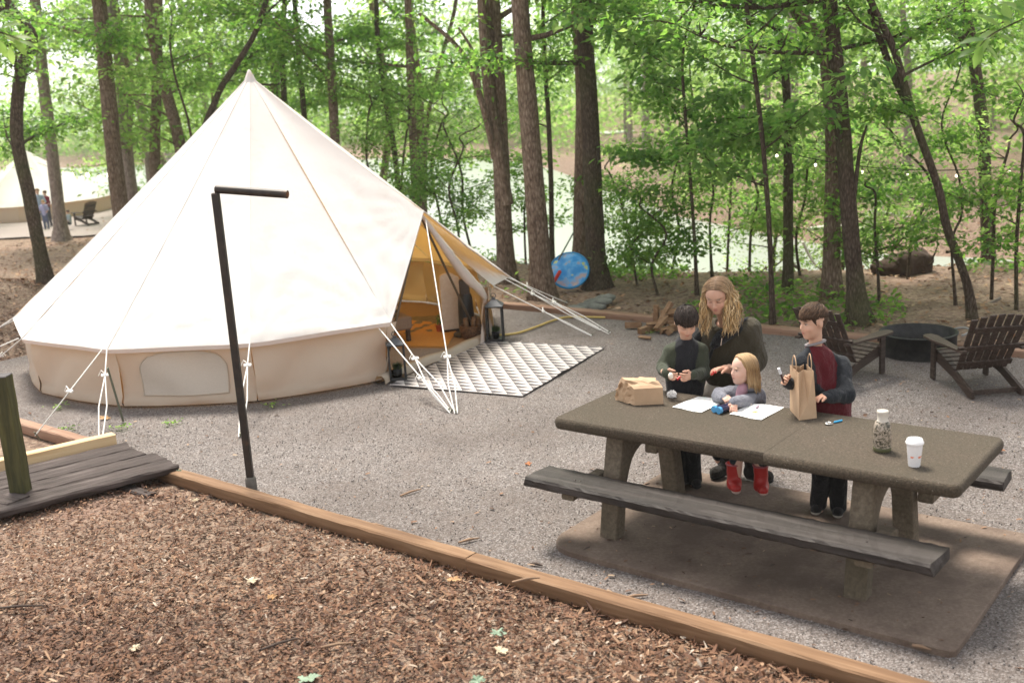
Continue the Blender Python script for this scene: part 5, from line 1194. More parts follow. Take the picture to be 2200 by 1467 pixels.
# --- the far wood that closes the view: one mass of leaves on the banks beyond the lake
def mass(name, label, n, fx, mat, size, seed):
    r = np.random.default_rng(seed); P = fx(r, n); m_ = len(P); s = size * r.uniform(.6, 1.3, m_)
    val = np.clip(.5 + vnoise(P, .22, seed, 2) * .45 + r.normal(0, .15, m_), 0, 1)
    me = instances_mesh(name, LF_V, LF_F, P, eul(r.normal(0, .6, m_), r.normal(.2, .6, m_), r.uniform(0, 6.28, m_)), np.c_[s, s, s], val, mat)
    o = mkobj(name, me); tag(o, label, 'woods', kind='stuff'); return o
def far_pts(r, n):
    x = r.uniform(-95, 75, n * 4); y = np.interp(x, _fx, _fy) + 3 + r.gamma(2, 6, n * 4); z0 = terrain(x, y); z = z0 + r.uniform(0, 1, n * 4) ** 1.15 * 17
    P = np.c_[x, y, z]; d = vnoise(P * np.array([1, 1, .8]), .16, 91, 3); keep = (d > np.where(z - z0 < 6, -.6, -.25 + .07 * (z - z0 - 5))) & (np.abs(x) < .55 * y + 6) & (y > 60); return P[keep][:n]
mass('far_woods', 'pale green wooded bank across the lake', 60000, far_pts, M_LEAF_Y, .42, 601)
def hill_pts(r, n):
    x = r.uniform(3, 60, n * 5); y = r.uniform(28, 95, n * 5); y1 = np.interp(x, _fx, _fy); z0 = terrain(x, y); h = r.uniform(0, 1, n * 5) ** 1.3 * 13; P = np.c_[x, y, z0 + h]
    d = vnoise(P, .25, 92, 3); keep = (y > y1 + 2.5) & (x < .53 * y + 3) & (d > np.where(h < 2.0, np.where(x / y < .22, -.2, .10), -.22 + .03 * (h - 5))); return P[keep][:n]
mass('hillside_woods', 'light green leaves of the wooded hillside on the right', 64000, hill_pts, M_LEAF_Y, .26, 602)
def left_pts(r, n):
    x = r.uniform(-70, 2, n * 5); y = r.uniform(44, 75, n * 5); y0 = np.interp(x, _sx, _sy); z0 = terrain(x, y); h = r.uniform(0, 1, n * 5) * 13 + .5; P = np.c_[x, y, z0 + h]
    d = vnoise(P, .2, 93, 3); keep = (y < y0 - 1) & (x > -.55 * y - 4) & (d > .02 + np.where(h < 4, .25, 0)); return P[keep][:n]
mass('shore_woods', 'light green leaves of the woods on the left shore', 16000, left_pts, M_LEAF_Y, .28, 603)
# --- ground cover behind the pad
r = np.random.default_rng(611); n = 60000; x = r.uniform(-3, 14, n); y = r.uniform(9, 24, n); vv = x * V2[0] + y * V2[1]; z = terrain(x, y)
den = vnoise(np.c_[x, y, x * 0], .55, 71, 3); k_ = (vv > V_FAR + .3) & (z > LAKE_Z + .1) & (den > -.02 + .04 * (vv - V_FAR - 3) * (x > 3)) & (x < .55 * y + 1); P = np.c_[x, y, z + np.abs(r.normal(0, .09, n)) + .02][k_][:17000]; m_ = len(P); s = .10 * r.uniform(.5, 1.3, m_)
me = instances_mesh('ground_cover', LF_V, LF_F, P, eul(r.normal(0, .45, m_), r.normal(.1, .45, m_), r.uniform(0, 6.28, m_)), np.c_[s, s, s], np.clip(r.normal(.5, .25, m_), 0, 1), M_LEAF)
tag(mkobj('ground_cover', me), 'low green ground cover along the edge of the pad', 'ground cover', kind='stuff')
# fallen leaves on the forest floor
t = NT('litter_leaf'); t.set(Base_Color=t.ramp(t.attr('rnd'), [(0, (.08, .04, .022)), (.4, (.22, .115, .06)), (.75, (.36, .20, .11)), (1, (.50, .36, .24))]), Roughness=.8); M_LIT = t.m
r = np.random.default_rng(612); n = 40000; x = r.uniform(-12, 18, n); y = r.uniform(9, 34, n); vv = x * V2[0] + y * V2[1]; uu = x * U2[0] + y * U2[1]; z = terrain(x, y); k_ = ((vv > V_FAR + .1) | (uu < -13)) & (z > LAKE_Z + .05) & (np.abs(x) < .55 * y + 1); P = np.c_[x, y, z + r.uniform(.005, .03, n)][k_][:14000]; m_ = len(P); s = .085 * r.uniform(.6, 1.4, m_)
me = instances_mesh('leaf_litter', LF_V, LF_F, P, eul(r.normal(0, .3, m_), r.normal(0, .3, m_), r.uniform(0, 6.28, m_)), np.c_[s, s, s], r.random(m_), M_LIT)
tag(mkobj('leaf_litter', me), 'dry brown leaf litter on the forest floor', 'leaf litter', kind='stuff')
# ------------------------------------------------------------------ people
def ctab(name):   # skin with colour from the point attribute Col
    t = NT(name); t.set(Base_Color=t.attr('Col', 'Color'), Roughness=.52); t.b.inputs['Specular IOR Level'].default_value = .35
    t.b.inputs['Subsurface Weight'].default_value = .12; t.b.inputs['Subsurface Radius'].default_value = (.012, .005, .003); n_ = t.noise(t.coord(), 60, 3); t.bump(n_, .06, .002); return t.m
M_SKIN = ctab('skin')
t = NT('hair'); t.set(Base_Color=t.attr('Col', 'Color'), Roughness=.5); t.b.inputs['Specular IOR Level'].default_value = .22; M_HAIR = t.m
def clothmat(name, col, sc=55, bump=.35, var=.22):
    t = NT(name); v = t.coord(); a = t.noise(v, 9, 5, .6); w = t.noise(v, 420, 2); hea = t.noise(v, 130, 3)
    c = t.mix(a, [x * (1 - var) for x in col], [x * (1 + var) for x in col]); c = t.mix(t.math('MULTIPLY', hea, .35), c, [x * .55 for x in col]); t.set(Base_Color=c, Roughness=.93); t.b.inputs['Specular IOR Level'].default_value = .12
    try: t.b.inputs['Sheen Weight'].default_value = .12
    except Exception: pass
    cr = t.noise(t.coord('Object', (1, 1, .6)), 16, 4, .55, 1.5); t.bump(t.math('ADD', t.math('ADD', a, cr), t.math('MULTIPLY', w, .2)), min(1, bump * 2), .03); return t.m
def unit(v): v = np.asarray(v, float); return v / (np.linalg.norm(v) + 1e-9)
def frame(face, up=(0, 0, 1)):
    f = unit(face); s = unit(np.cross(up, f)); u = np.cross(f, s); return f, s, u          # s = the figure's left
class Head:
    "head modelled at real size; c = middle of the head, f/s/u its axes, H = height chin to crown"
    def __init__(h, c, face, H, up=(0, 0, 1)): h.c = np.asarray(c, float); h.f, h.s, h.u = frame(face, up); h.u = np.cross(h.f, h.s); h.H = H
    def p(h, f, s, u): return h.c + (h.f * f + h.s * s + h.u * u) * h.H
    def M(h): return np.stack([h.f, h.s, h.u], 1)
def build_head(S, h, neck, child=False):
    M = h.M(); H = h.H; k = .05 * H
    S.ell(h.p(-.05, 0, .12), (.40 * H, .335 * H, .385 * H), M, k=.001)                   # skull
    S.ell(h.p(.09, 0, -.16), (.27 * H, .255 * H, .315 * H), M, k=k * 1.6)                  # face
    S.ell(h.p(.22, 0, -.375), (.095 * H, .12 * H, .085 * H), M, k=k * 1.2)               # chin
    for sg in (-1, 1):
        S.ell(h.p(.215, sg * .15, -.12), (.10 * H, .10 * H, .09 * H), M, k=k * 1.3)        # cheeks
        S.ell(h.p(.31, sg * .135, .035), (.055 * H, .07 * H, .036 * H), M, k=.02 * H, cut=True)  # eye sockets
        S.ell(h.p(.268, sg * .135, .028), (.055 * H, .058 * H, .042 * H), M, k=.012 * H)   # lids
        S.ell(h.p(-.06, sg * .335, -.02), (.062 * H, .028 * H, .095 * H), M, k=.015 * H)   # ears
        S.ell(h.p(.33, sg * .11, .105), (.03 * H, .09 * H, .022 * H), M, k=.03 * H)        # brow
    S.cap(h.p(.325, 0, .05), h.p(.40 if not child else .385, 0, -.10), .024 * H, .042 * H, k=.035 * H)   # nose
    for sg in (-1, 1): S.ell(h.p(.36, sg * .045, -.125), (.035 * H, .032 * H, .026 * H), M, k=.02 * H)
    S.ell(h.p(.335, 0, -.215), (.04 * H, .075 * H, .016 * H), M, k=.012 * H); S.ell(h.p(.325, 0, -.255), (.04 * H, .066 * H, .019 * H), M, k=.014 * H)   # lips
    S.cap(h.p(-.08, 0, -.18), neck, .175 * H, .19 * H, k=.06 * H)
def face_colours(V, h, skin, lip, brow, eye_open=True, blush=.5):
    q = (V - h.c) @ h.M() / h.H; n = len(V); col = np.tile(np.array(skin, float), (n, 1)); front = q[:, 0] > .12
    def blend(mask, c): col[:] = col * (1 - mask[:, None]) + np.array(c) * mask[:, None]
    def gs(s, u, ws, wu): return np.exp(-(((np.abs(q[:, 1]) - s) / ws) ** 2 + ((q[:, 2] - u) / wu) ** 2)) * front
    blend(gs(.17, -.13, .09, .08) * blush * .5, (min(1, skin[0] * 1.08), skin[1] * .72, skin[2] * .66))
    blend(gs(.0, -.11, .05, .05) * .25, (skin[0], skin[1] * .75, skin[2] * .7))
    blend(np.clip(gs(.14, .13, .085, .022) * 1.1, 0, .85), brow)
    blend(np.clip(gs(.0, -.215, .075, .018) + gs(.0, -.25, .065, .02), 0, 1) * .85, lip); blend(np.clip(gs(.0, -.232, .07, .006), 0, 1) * .8, [x * .35 for x in lip])
    if eye_open:
        blend(np.clip(gs(.135, .03, .05, .022) * 1.3, 0, 1) * .75, (.55, .5, .47)); blend(np.clip(gs(.135, .03, .022, .022) * 1.5, 0, 1), (.05, .035, .025))
    blend(np.clip(gs(.135, .052 if eye_open else .012, .062, .011) * 1.3, 0, 1) * .85, (.06, .035, .025))
    return col
def hand(S, wrist, d, palm_n, size, curl, thumb_side, spread=.10, kr=.0052, tcurl=.6):
    """d: towards the finger tips, palm_n: the way the palm looks, thumb_side: vector towards the thumb; curl per finger (0 straight .. 1.6 fist)"""
    d = unit(d); t_ = unit(np.asarray(thumb_side, float) - d * np.dot(thumb_side, d)); n = unit(palm_n - d * np.dot(palm_n, d) - t_ * np.dot(palm_n, t_)); w = np.asarray(wrist, float); L = size
    M = np.stack([d, t_, n], 1)
    S.ell(w + d * .26 * L, (.30 * L, .235 * L, .105 * L), M, k=.006); S.cap(w - d * .12 * L, w + d * .1 * L, .15 * L, .15 * L, k=.012)
    lens = (.40, .45, .42, .34)
    for i in range(4):
        off = (1.5 - i) * .125 * L; b = w + d * .46 * L + t_ * off; cu = curl[i] if hasattr(curl, '__len__') else curl; dirn = unit(d + t_ * (1.5 - i) * spread); pts = [b]; ang = 0.0; ls = [.46, .32, .24]
        for j in range(3):
            ang += cu * (.55, .75, .5)[j]; v = unit(dirn * math.cos(ang) + n * math.sin(ang)); pts.append(pts[-1] + v * lens[i] * L * ls[j])
        r0 = kr * L / .15
        S.path(pts, [r0 * 1.12, r0, r0 * .93, r0 * .8], k=.003)
    tb = w + d * .12 * L + t_ * .16 * L; v1 = unit(t_ * .75 + d * .65 + n * .25 * tcurl); p1 = tb + v1 * .24 * L; v2 = unit(d * .9 + t_ * (.25 - .35 * tcurl) + n * .55 * tcurl); p2 = p1 + v2 * .20 * L; p3 = p2 + unit(v2 + n * .3 * tcurl) * .13 * L
    S.path([tb, p1, p2, p3], [kr * L / .15 * 1.5, kr * L / .15 * 1.25, kr * L / .15 * 1.1, kr * L / .15 * .85], k=.006)
def smoothmesh(name, V, F): return np_mesh(name, V, F, True)
def person(label, loc, group=None): return thing('person', label, 'person', tuple(map(float, loc)), 0, group)
def join(parts):
    V = []; F = []; Cc = []; b = 0
    for v, f, c in parts: V.append(v); F.append(f + b); Cc.append(c); b += len(v)
    return np.concatenate(V), np.concatenate(F), np.concatenate(Cc)
def body_mesh(root, h, head_args, hands, bodycaps, skin, lip, brow, eye_open=True, blush=.5, child=False):
    "one mesh: head and neck, hands with fingers, and the body under the clothes"
    parts = []
    S = SDF(h.c - .62 * h.H - .02, h.c + .62 * h.H + .02, .0034 if h.H > .2 else .003); S.lo[2] -= .06; S = SDF(h.c - .66 * h.H - np.array([0, 0, .08]), h.c + .62 * h.H, .0032)
    build_head(S, h, head_args['neck'], child); V, F = S.nets(); parts.append((V, F, face_colours(V, h, skin, lip, brow, eye_open, blush)))
    for hd in hands:
        w = np.asarray(hd['wrist'], float); R_ = hd['size'] * 1.25; S = SDF(w - R_, w + R_, .0022 if hd['size'] < .13 else .0026); 
        if 'fore' in hd: S.cap(hd['fore'], w, .2 * hd['size'], .155 * hd['size'], k=.01)
        hand(S, w, hd['d'], hd['n'], hd['size'], hd['curl'], hd['t'], hd.get('spread', .1), hd.get('kr', .0085), hd.get('tcurl', .6)); V, F = S.nets()
        cc = np.tile(np.array(skin) * np.array([1.0, .93, .9]), (len(V), 1))
        if 'nail' in hd:
            q = (V - w) @ unit(hd['d']) / hd['size']; cc[q > hd.get('nailq', .86)] = hd['nail']
        parts.append((V, F, cc))
    lo = np.min([np.minimum(a, b_) - max(r0, r1) for a, b_, r0, r1 in bodycaps], 0) - .03; hi = np.max([np.maximum(a, b_) + max(r0, r1) for a, b_, r0, r1 in bodycaps], 0) + .03
    S = SDF(lo, hi, .012)
    for a, b_, r0, r1 in bodycaps: S.cap(a, b_, r0, r1, k=.03)
    V, F = S.nets(); parts.append((V, F, np.tile(np.array(skin), (len(V), 1))))
    V, F, Cc = join(parts); me = smoothmesh('body', V, F); setcol_point(me, 'Col', Cc); return mkobj('body', me, M_SKIN, root)
def garment(name, root, mat, caps, ells=(), k=.035, h=.007, fold=.006, fs=16, seed=0, cuts=(), lo=None, hi=None, colour=None):
    pts = [np.minimum(a, b_) - max(r0, r1) for a, b_, r0, r1 in caps] + [np.asarray(c) - max(r) for c, r, _ in ells]; pth = [np.maximum(a, b_) + max(r0, r1) for a, b_, r0, r1 in caps] + [np.asarray(c) + max(r) for c, r, _ in ells]
    S = SDF(np.min(pts, 0) - .04, np.max(pth, 0) + .04, h)
    for a, b_, r0, r1 in caps: S.cap(a, b_, r0, r1, k=k)
    for c, r, M in ells: S.ell(c, r, M, k=k)
    if fold: S.noise(lambda P: vnoise(P * np.array([1, 1, .55]), fs, seed, 3) * fold)
    for c in cuts:
        if c[0] == 'cap': S.cap(c[1], c[2], c[3], c[4], k=.006, cut=True)
        elif c[0] == 'plane':   # keep the side where (P-p).n < 0
            ax = [S.lo[i] + S.h * np.arange(S.n[i]) for i in range(3)]; X, Y, Z = np.meshgrid(*ax, indexing='ij'); d = (X - c[1][0]) * c[2][0] + (Y - c[1][1]) * c[2][1] + (Z - c[1][2]) * c[2][2]; S.F = np.maximum(S.F, d.astype(np.float32))
    V, F = S.nets(); me = smoothmesh(name, V, F)
    if colour is not None: me.materials.append(mat[0]); me.materials.append(mat[1]); cen = V[F].mean(1); me.polygons.foreach_set('material_index', colour(cen).astype(np.int32)); return mkobj(name, me, None, root)
    return mkobj(name, me, mat, root)
def lerp(a, b, t): return np.asarray(a, float) * (1 - t) + np.asarray(b, float) * t
def locks(name, root, strands, mat, sides=5):
    "strands: list of (path, radii, colours)"
    V = []; F = []; Cc = []; b = 0
    for P, rr, cc in strands:
        mb = MB(); mb.tube(P, rr, sides, cap=False); n = len(mb.v); V.append(np.array(mb.v)); F.append(np.array(mb.f) + b); Cc.append(np.repeat(np.asarray(cc), sides, 0)); b += n
    me = smoothmesh(name, np.concatenate(V), np.concatenate(F)); setcol_point(me, 'Col', np.concatenate(Cc)); return mkobj(name, me, mat, root)
def short_hair(root, h, base, hi, cut_front=.13, side_low=-.12, back_low=-.28, n=900, seed=0, vol=.03, vols=.012, sweep=(0, 0, 0), lenr=(.12, .22), emin=-.1):
    r = np.random.default_rng(seed); M = h.M(); H = h.H; A = np.array([.405 + vol * .5, .338 + vols, .385 + vol]); C0 = np.array([-.055, 0, .125])
    S = SDF(h.c - .62 * H, h.c + .66 * H, .0036); S.ell(h.p(*C0), (A - .012) * H, M, k=.001)
    S.noise(lambda P: vnoise(P, 70, seed, 2) * .0018)
    ax = [S.lo[i] + S.h * np.arange(S.n[i]) for i in range(3)]; X, Y, Z = np.meshgrid(*ax, indexing='ij'); q = (np.stack([X, Y, Z], -1) - h.c) @ M / H
    f, s, u = q[..., 0], np.abs(q[..., 1]), q[..., 2]
    def line_at(f_): return np.interp(f_, [-.6, -.36, -.17, -.12, -.02, .04, .12, .22, .5], [back_low, back_low, back_low + .04, .09, .09, side_low, .02, cut_front, cut_front])
    S.F = np.maximum(S.F, ((line_at(f) - u) * H).astype(np.float32)); V, F = S.nets()
    col = np.array(base) * (1 + vnoise(V, 90, seed + 2, 2)[:, None] * .35); me = smoothmesh('hair', V, F); setcol_point(me, 'Col', np.clip(col, 0, 1))
    shell = mkobj('hair', me, M_HAIR, root); st = []
    for i in range(n):
        a = r.uniform(0, 2 * PI); e = math.asin(r.uniform(math.sin(emin), 1)); dv = np.array([math.cos(e) * math.cos(a), math.cos(e) * math.sin(a), math.sin(e)]); p = C0 + A * dv
        if p[2] < float(line_at(p[0])) + .03: continue
        nr = dv / A; nr /= np.linalg.norm(nr); crown = np.array([-.26, .03, .48]); g = p - crown; g /= np.linalg.norm(g) + 1e-6; g = g + np.array(sweep) * (1 if p[2] > .25 else .2); g -= nr * (g @ nr); g /= np.linalg.norm(g) + 1e-6
        L = r.uniform(*lenr) * np.clip(.35 + e * .9, .3, 1); P = []; x = p.copy(); lift = r.uniform(.2, 1.3); over = r.uniform(.0, .10) if p[0] > .05 else .02
        for j in range(5):
            d_ = (x - C0) / A; x_s = C0 + (x - C0) / np.linalg.norm(d_); P.append(h.p(*(x_s + nr * (.006 + .030 * math.sin(PI * (j + .5) / 4.5) * np.clip(e + .1, .25, 1) * lift)))); x = x_s + g * L / 4
            if x[2] < float(line_at(x[0])) - over: break
        if len(P) < 3: continue
        k = len(P); c0 = np.array(base) * r.uniform(.55, 1.3); c1 = lerp(c0, np.array(hi) * r.uniform(.7, 1.2), r.random() * (1 if e > .45 else .25)); st.append((P, [.0022] + [r.uniform(.0014, .0032)] * (k - 2) + [.0007], [lerp(c0, c1, j / (k - 1)) for j in range(k)]))
    locks('hair_lock', shell, st, M_HAIR, 4); return shell

SK_W = (.56, .335, .245); SK_B1 = (.58, .36, .265); SK_G = (.64, .41, .32); SK_B2 = (.56, .345, .25)
LIP = (.46, .15, .13)
# =============================================== the woman
wy = 7.30
W = person('woman with long wavy blonde hair in an olive poncho leaning over the children', (G(1575, 1040)[0], 7.12, 0))
wh = Head(AT(1541, 637, 6.98), (-.42, -.80, -.42), .235)
neckW = AT(1560, 700, 7.16)
shR = AT(1522, 705, 7.18); shL = AT(1608, 705, 7.22)            # image left is her right
hips = AT(1570, 850, 7.32); elL = AT(1622, 815, 7.02); wrL = AT(1566, 790, 6.80)
elR = AT(1488, 745, 7.22); wrR = AT(1470, 700, 7.38)
ftR = np.array([*G(1552, 1030)[:2], SLAB_Z]) ; ftL = np.array([*G(1628, 1040)[:2], SLAB_Z])
knR = AT(1556, 955, 7.28); knL = AT(1612, 960, 7.26)
caps = [(hips, neckW, .115, .06), (shR, shL, .055, .055), (hips + np.array([-.07, 0, 0]), knR, .085, .058), (hips + np.array([.07, 0, 0]), knL, .085, .058), (knR, ftR + np.array([0, .08, .1]), .056, .04), (knL, ftL + np.array([0, .08, .1]), .056, .04), (shL, elL, .045, .038), (elL, wrL, .037, .026), (shR, elR, .045, .038)]
body_mesh(W, wh, {'neck': neckW}, [dict(wrist=AT(1560, 792, 6.80), d=unit(AT(1520, 787, 6.72) - AT(1560, 792, 6.80)) + np.array([0, 0, -.1]), n=np.array([-.1, -.35, -1.]), size=.155, curl=(.45, .5, .6, .7), t=np.array([0, -1, .35]), spread=.05, tcurl=.8, nail=(.42, .02, .02), nailq=.80, fore=elL)], caps, SK_W, (.52, .19, .18), (.16, .10, .06), eye_open=False, blush=.6)
M_PON = clothmat('olive_knit', (.060, .050, .032)); M_BLK = clothmat('black_cotton', (.012, .012, .014)); M_SCARF = clothmat('black_scarf', (.010, .011, .014), bump=.8)
garment('poncho', W, M_PON, [(AT(1545, 712, 7.13), AT(1590, 712, 7.18), .085, .09), (shL + np.array([.01, 0, -.01]), AT(1617, 770, 7.16), .085, .10), (AT(1617, 770, 7.16), AT(1600, 802, 6.98), .09, .062), (AT(1600, 802, 6.98), AT(1580, 797, 6.86), .058, .050), (AT(1540, 740, 7.15), AT(1535, 800, 7.18), .08, .085), (AT(1590, 730, 7.2), AT(1588, 800, 7.25), .12, .125), (AT(1560, 740, 7.17), AT(1552, 845, 7.22), .11, .10), (shR, AT(1512, 725, 7.2), .065, .06)], k=.05, fold=.018, fs=9, seed=3, h=.0075, cuts=[('cap', AT(1548, 676, 7.03), neckW, .066, .055)])
garment('sleeve', W, M_BLK, [(shR, elR, .062, .055), (elR, wrR, .052, .042)], k=.02, fold=.006, seed=5)
garment('trousers', W, M_BLK, [(hips + np.array([-.06, .02, -.02]), knR, .115, .078), (hips + np.array([.06, .02, -.02]), knL, .115, .078), (knR, ftR + np.array([0, .08, .14]), .074, .056), (knL, ftL + np.array([0, .08, .14]), .074, .056)], k=.03, fold=.006, seed=6, h=.009)
M_SHIRT = clothmat('cream_shirt', (.46, .40, .33))
garment('shirt_hem', W, M_SHIRT, [(AT(1535, 850, 7.17), AT(1600, 852, 7.22), .10, .10)], k=.03, fold=.008, seed=8, h=.009)
# belt bag worn across the chest with its strap
bg_c = AT(1562, 716, 6.99); S = SDF(bg_c - .16, bg_c + .16, .005); S.cap(AT(1545, 728, 6.99), AT(1580, 704, 7.03), .044, .050, k=.02); S.cap(AT(1533, 742, 7.01), AT(1550, 726, 7.0), .028, .035, k=.02); S.noise(lambda P: vnoise(P, 28, 2, 2) * .006); V_, F_ = S.nets(); bgo = mkobj('belt_bag', smoothmesh('belt_bag', V_, F_), M_SCARF, W)
pt_, rr_ = smooth_path([AT(1533, 744, 7.02), AT(1520, 775, 7.08), AT(1528, 742, 7.03)], [.012] * 3); mb = MB(); mb.tube([AT(1532, 745, 7.02), AT(1522, 775, 7.06), AT(1516, 800, 7.10)], .011, 6); mb.build('strap', M_SCARF, bgo)
mb = MB(); mb.tube([AT(1580, 703, 7.03), AT(1598, 688, 7.12), AT(1606, 684, 7.2)], .012, 6); mb.build('strap', M_SCARF, bgo)
M_SILV = plain('silver', (.6, .58, .55), .25, .1, metal=1.0)
mb = MB(); mb.tube([AT(1551, 726, 6.945), AT(1549, 742, 6.945)], .004, 6); mb.build('zip_pull', M_SILV, bgo)
wb = AT(1570, 794, 6.83); M_BAND = plain('watch_band', (.02, .02, .022), .5)
mb = MB(); ax_ = unit(elL - wrL); e1 = unit(np.cross(ax_, [0, 0, 1])); e2 = np.cross(ax_, e1); mb.tube([wb + (e1 * math.cos(a) + e2 * math.sin(a)) * .034 for a in np.linspace(0, 2 * PI, 17)], .008, 6, cap=False); wt = mb.build('watch', M_BAND, W)
def boot(root, name, ft, toe_dir, mat, sole, L=.27, hgt=.16, w=.045, lace=None, shaft=1.0):
    d = unit(np.array([toe_dir[0], toe_dir[1], 0])); ft = np.asarray(ft, float); S = SDF(ft + np.array([-.3, -.3, -.02]), ft + np.array([.3, .3, hgt + .08]), .006)
    S.cap(ft + d * L * .30 + np.array([0, 0, w * .95]), ft - d * L * .22 + np.array([0, 0, w]), w * .92, w * .9, k=.02); S.cap(ft - d * L * .18 + np.array([0, 0, w]), ft - d * L * .22 + np.array([0, 0, hgt]), w * .95 * shaft, w * 1.02 * shaft, k=.04)
    S.noise(lambda P: vnoise(P, 30, 4, 2) * .003)
    zz = S.lo[2] + S.h * np.arange(S.n[2]); S.F = np.maximum(S.F, np.maximum((ft[2] + .012 - zz), (zz - ft[2] - hgt))[None, None, :].astype(np.float32))
    V_, F_ = S.nets(); o = mkobj(name, smoothmesh(name, V_, F_), mat, root)
    S = SDF(ft + np.array([-.3, -.3, -.03]), ft + np.array([.3, .3, .08]), .006); S.cap(ft + d * L * .31 + np.array([0, 0, w * .9]), ft - d * L * .23 + np.array([0, 0, w * .9]), w * 1.0, w * .97, k=.01); zz = S.lo[2] + S.h * np.arange(S.n[2]); S.F = np.maximum(S.F, np.maximum((ft[2] - zz), (zz - ft[2] - .022))[None, None, :].astype(np.float32))
    V_, F_ = S.nets(); mkobj('sole', smoothmesh('sole', V_, F_), sole, o)
    if lace is not None:
        mb = MB()
        for j in range(4):
            c = ft + d * (L * .16 - j * L * .075) + np.array([0, 0, w * 1.75 + j * .022]); sd = np.array([-d[1], d[0], 0]); mb.tube([c - sd * w * .5 + np.array([0, 0, -.012]), c + np.array([0, 0, .002]), c + sd * w * .5 + np.array([0, 0, -.012])], .004, 5)
        mb.build('laces', lace, o)
    return o
M_BOOT = clothmat('dark_boot', (.030, .026, .023)); M_SOLE = plain('dark_sole', (.012, .012, .012), .8)
boot(W, 'boot', ftR, (-.75, -.65), M_BOOT, M_SOLE, .26, .17, .047, M_SCARF); boot(W, 'boot', ftL, (.72, -.68), M_BOOT, M_SOLE, .26, .17, .047, M_SCARF)
# long wavy hair in locks
r = np.random.default_rng(77); st = []; H = wh.H; DARK = np.array((.155, .098, .058)); GOLD = np.array((.45, .27, .10)); PALE = np.array((.82, .65, .40))
S = SDF(wh.c - .6 * H, wh.c + .68 * H, .005); S.ell(wh.p(-.085, 0, .125), (.39 * H, .35 * H, .385 * H), wh.M(), k=.001)
S.ell(wh.p(-.17, 0, -.12), (.27 * H, .35 * H, .40 * H), wh.M(), k=.02); S.noise(lambda P: vnoise(P, 45, 7, 2) * .004)
S.ell(wh.p(.40, 0, -.10), (.42 * H, .29 * H, .36 * H), wh.M(), k=.03, cut=True)
V_, F_ = S.nets(); qq = (V_ - wh.c) @ wh.M() / H; cc = lerp(np.tile(DARK, (len(V_), 1)).T, np.tile(GOLD * .7, (len(V_), 1)).T, np.clip((.45 - qq[:, 2]) * 1.6, 0, 1)).T; me = smoothmesh('hair', V_, F_); setcol_point(me, 'Col', cc); hw = mkobj('hair', me, M_HAIR, W)
for i in range(1050):
    sg = 1 if r.random() < .55 else -1
    pf = r.uniform(-.40, .24); part = .05; hgt_ = math.sqrt(max(.02, 1 - ((pf + .085) / .44) ** 2)); fr = np.clip(pf * .9 + r.normal(0, .07), -.42, .13) - .03
    w_up = .355 * math.sqrt(max(.1, 1 - ((fr + .085) / .46) ** 2)) + r.uniform(.0, .05); w_end = r.uniform(.24, .44 if sg < 0 else .60); length = r.uniform(.5, 1.25); k = 13; P = []; ph = r.uniform(0, 6.28); fq = r.uniform(1.6, 2.8); amp = r.uniform(.03, .095); dr = r.normal(0, .05)
    for j in range(k):
        t_ = j / (k - 1)
        if t_ < .36:
            a = t_ / .36; p = wh.p(float(lerp(pf, fr, a)), float(part * (1 - a) + sg * w_up * math.sin(a * PI / 2)), float(.10 + (.425 * hgt_ + .012) * math.cos(a * PI / 2 * .94)))
        else:
            a = (t_ - .36) / .64; p0_ = wh.p(float(fr), float(sg * w_up), .10 + .04 * hgt_); p = p0_ + np.array([0, 0, -1.]) * (a * length) * H + wh.s * (sg * (w_end - w_up) * math.sin(a * PI * .6) * H) + wh.f * (dr * a * H) + np.array([0, .02 * a, 0])
        wv = amp * (.15 + .95 * t_) * H; p = p + (wh.s * math.sin(ph + fq * 2 * PI * t_) + wh.f * math.cos(ph * 1.7 + fq * 2 * PI * t_)) * wv
        P.append(p)
    c0 = DARK * r.uniform(.55, 1.7); c1 = lerp(GOLD, PALE, r.random() ** 1.2) * r.choice([.35, .6, .9, 1.05, 1.2]); cs = [lerp(c0, c1, np.clip((j / (k - 1)) * 2.3 - .25 + .12 * math.sin(ph + j), 0, 1)) for j in range(k)]
    w0 = r.uniform(.0014, .0040); st.append((P, [w0 * .7] + [w0] * (k - 3) + [w0 * .7, .0005], cs))
locks('hair_lock', hw, st, M_HAIR, 4)

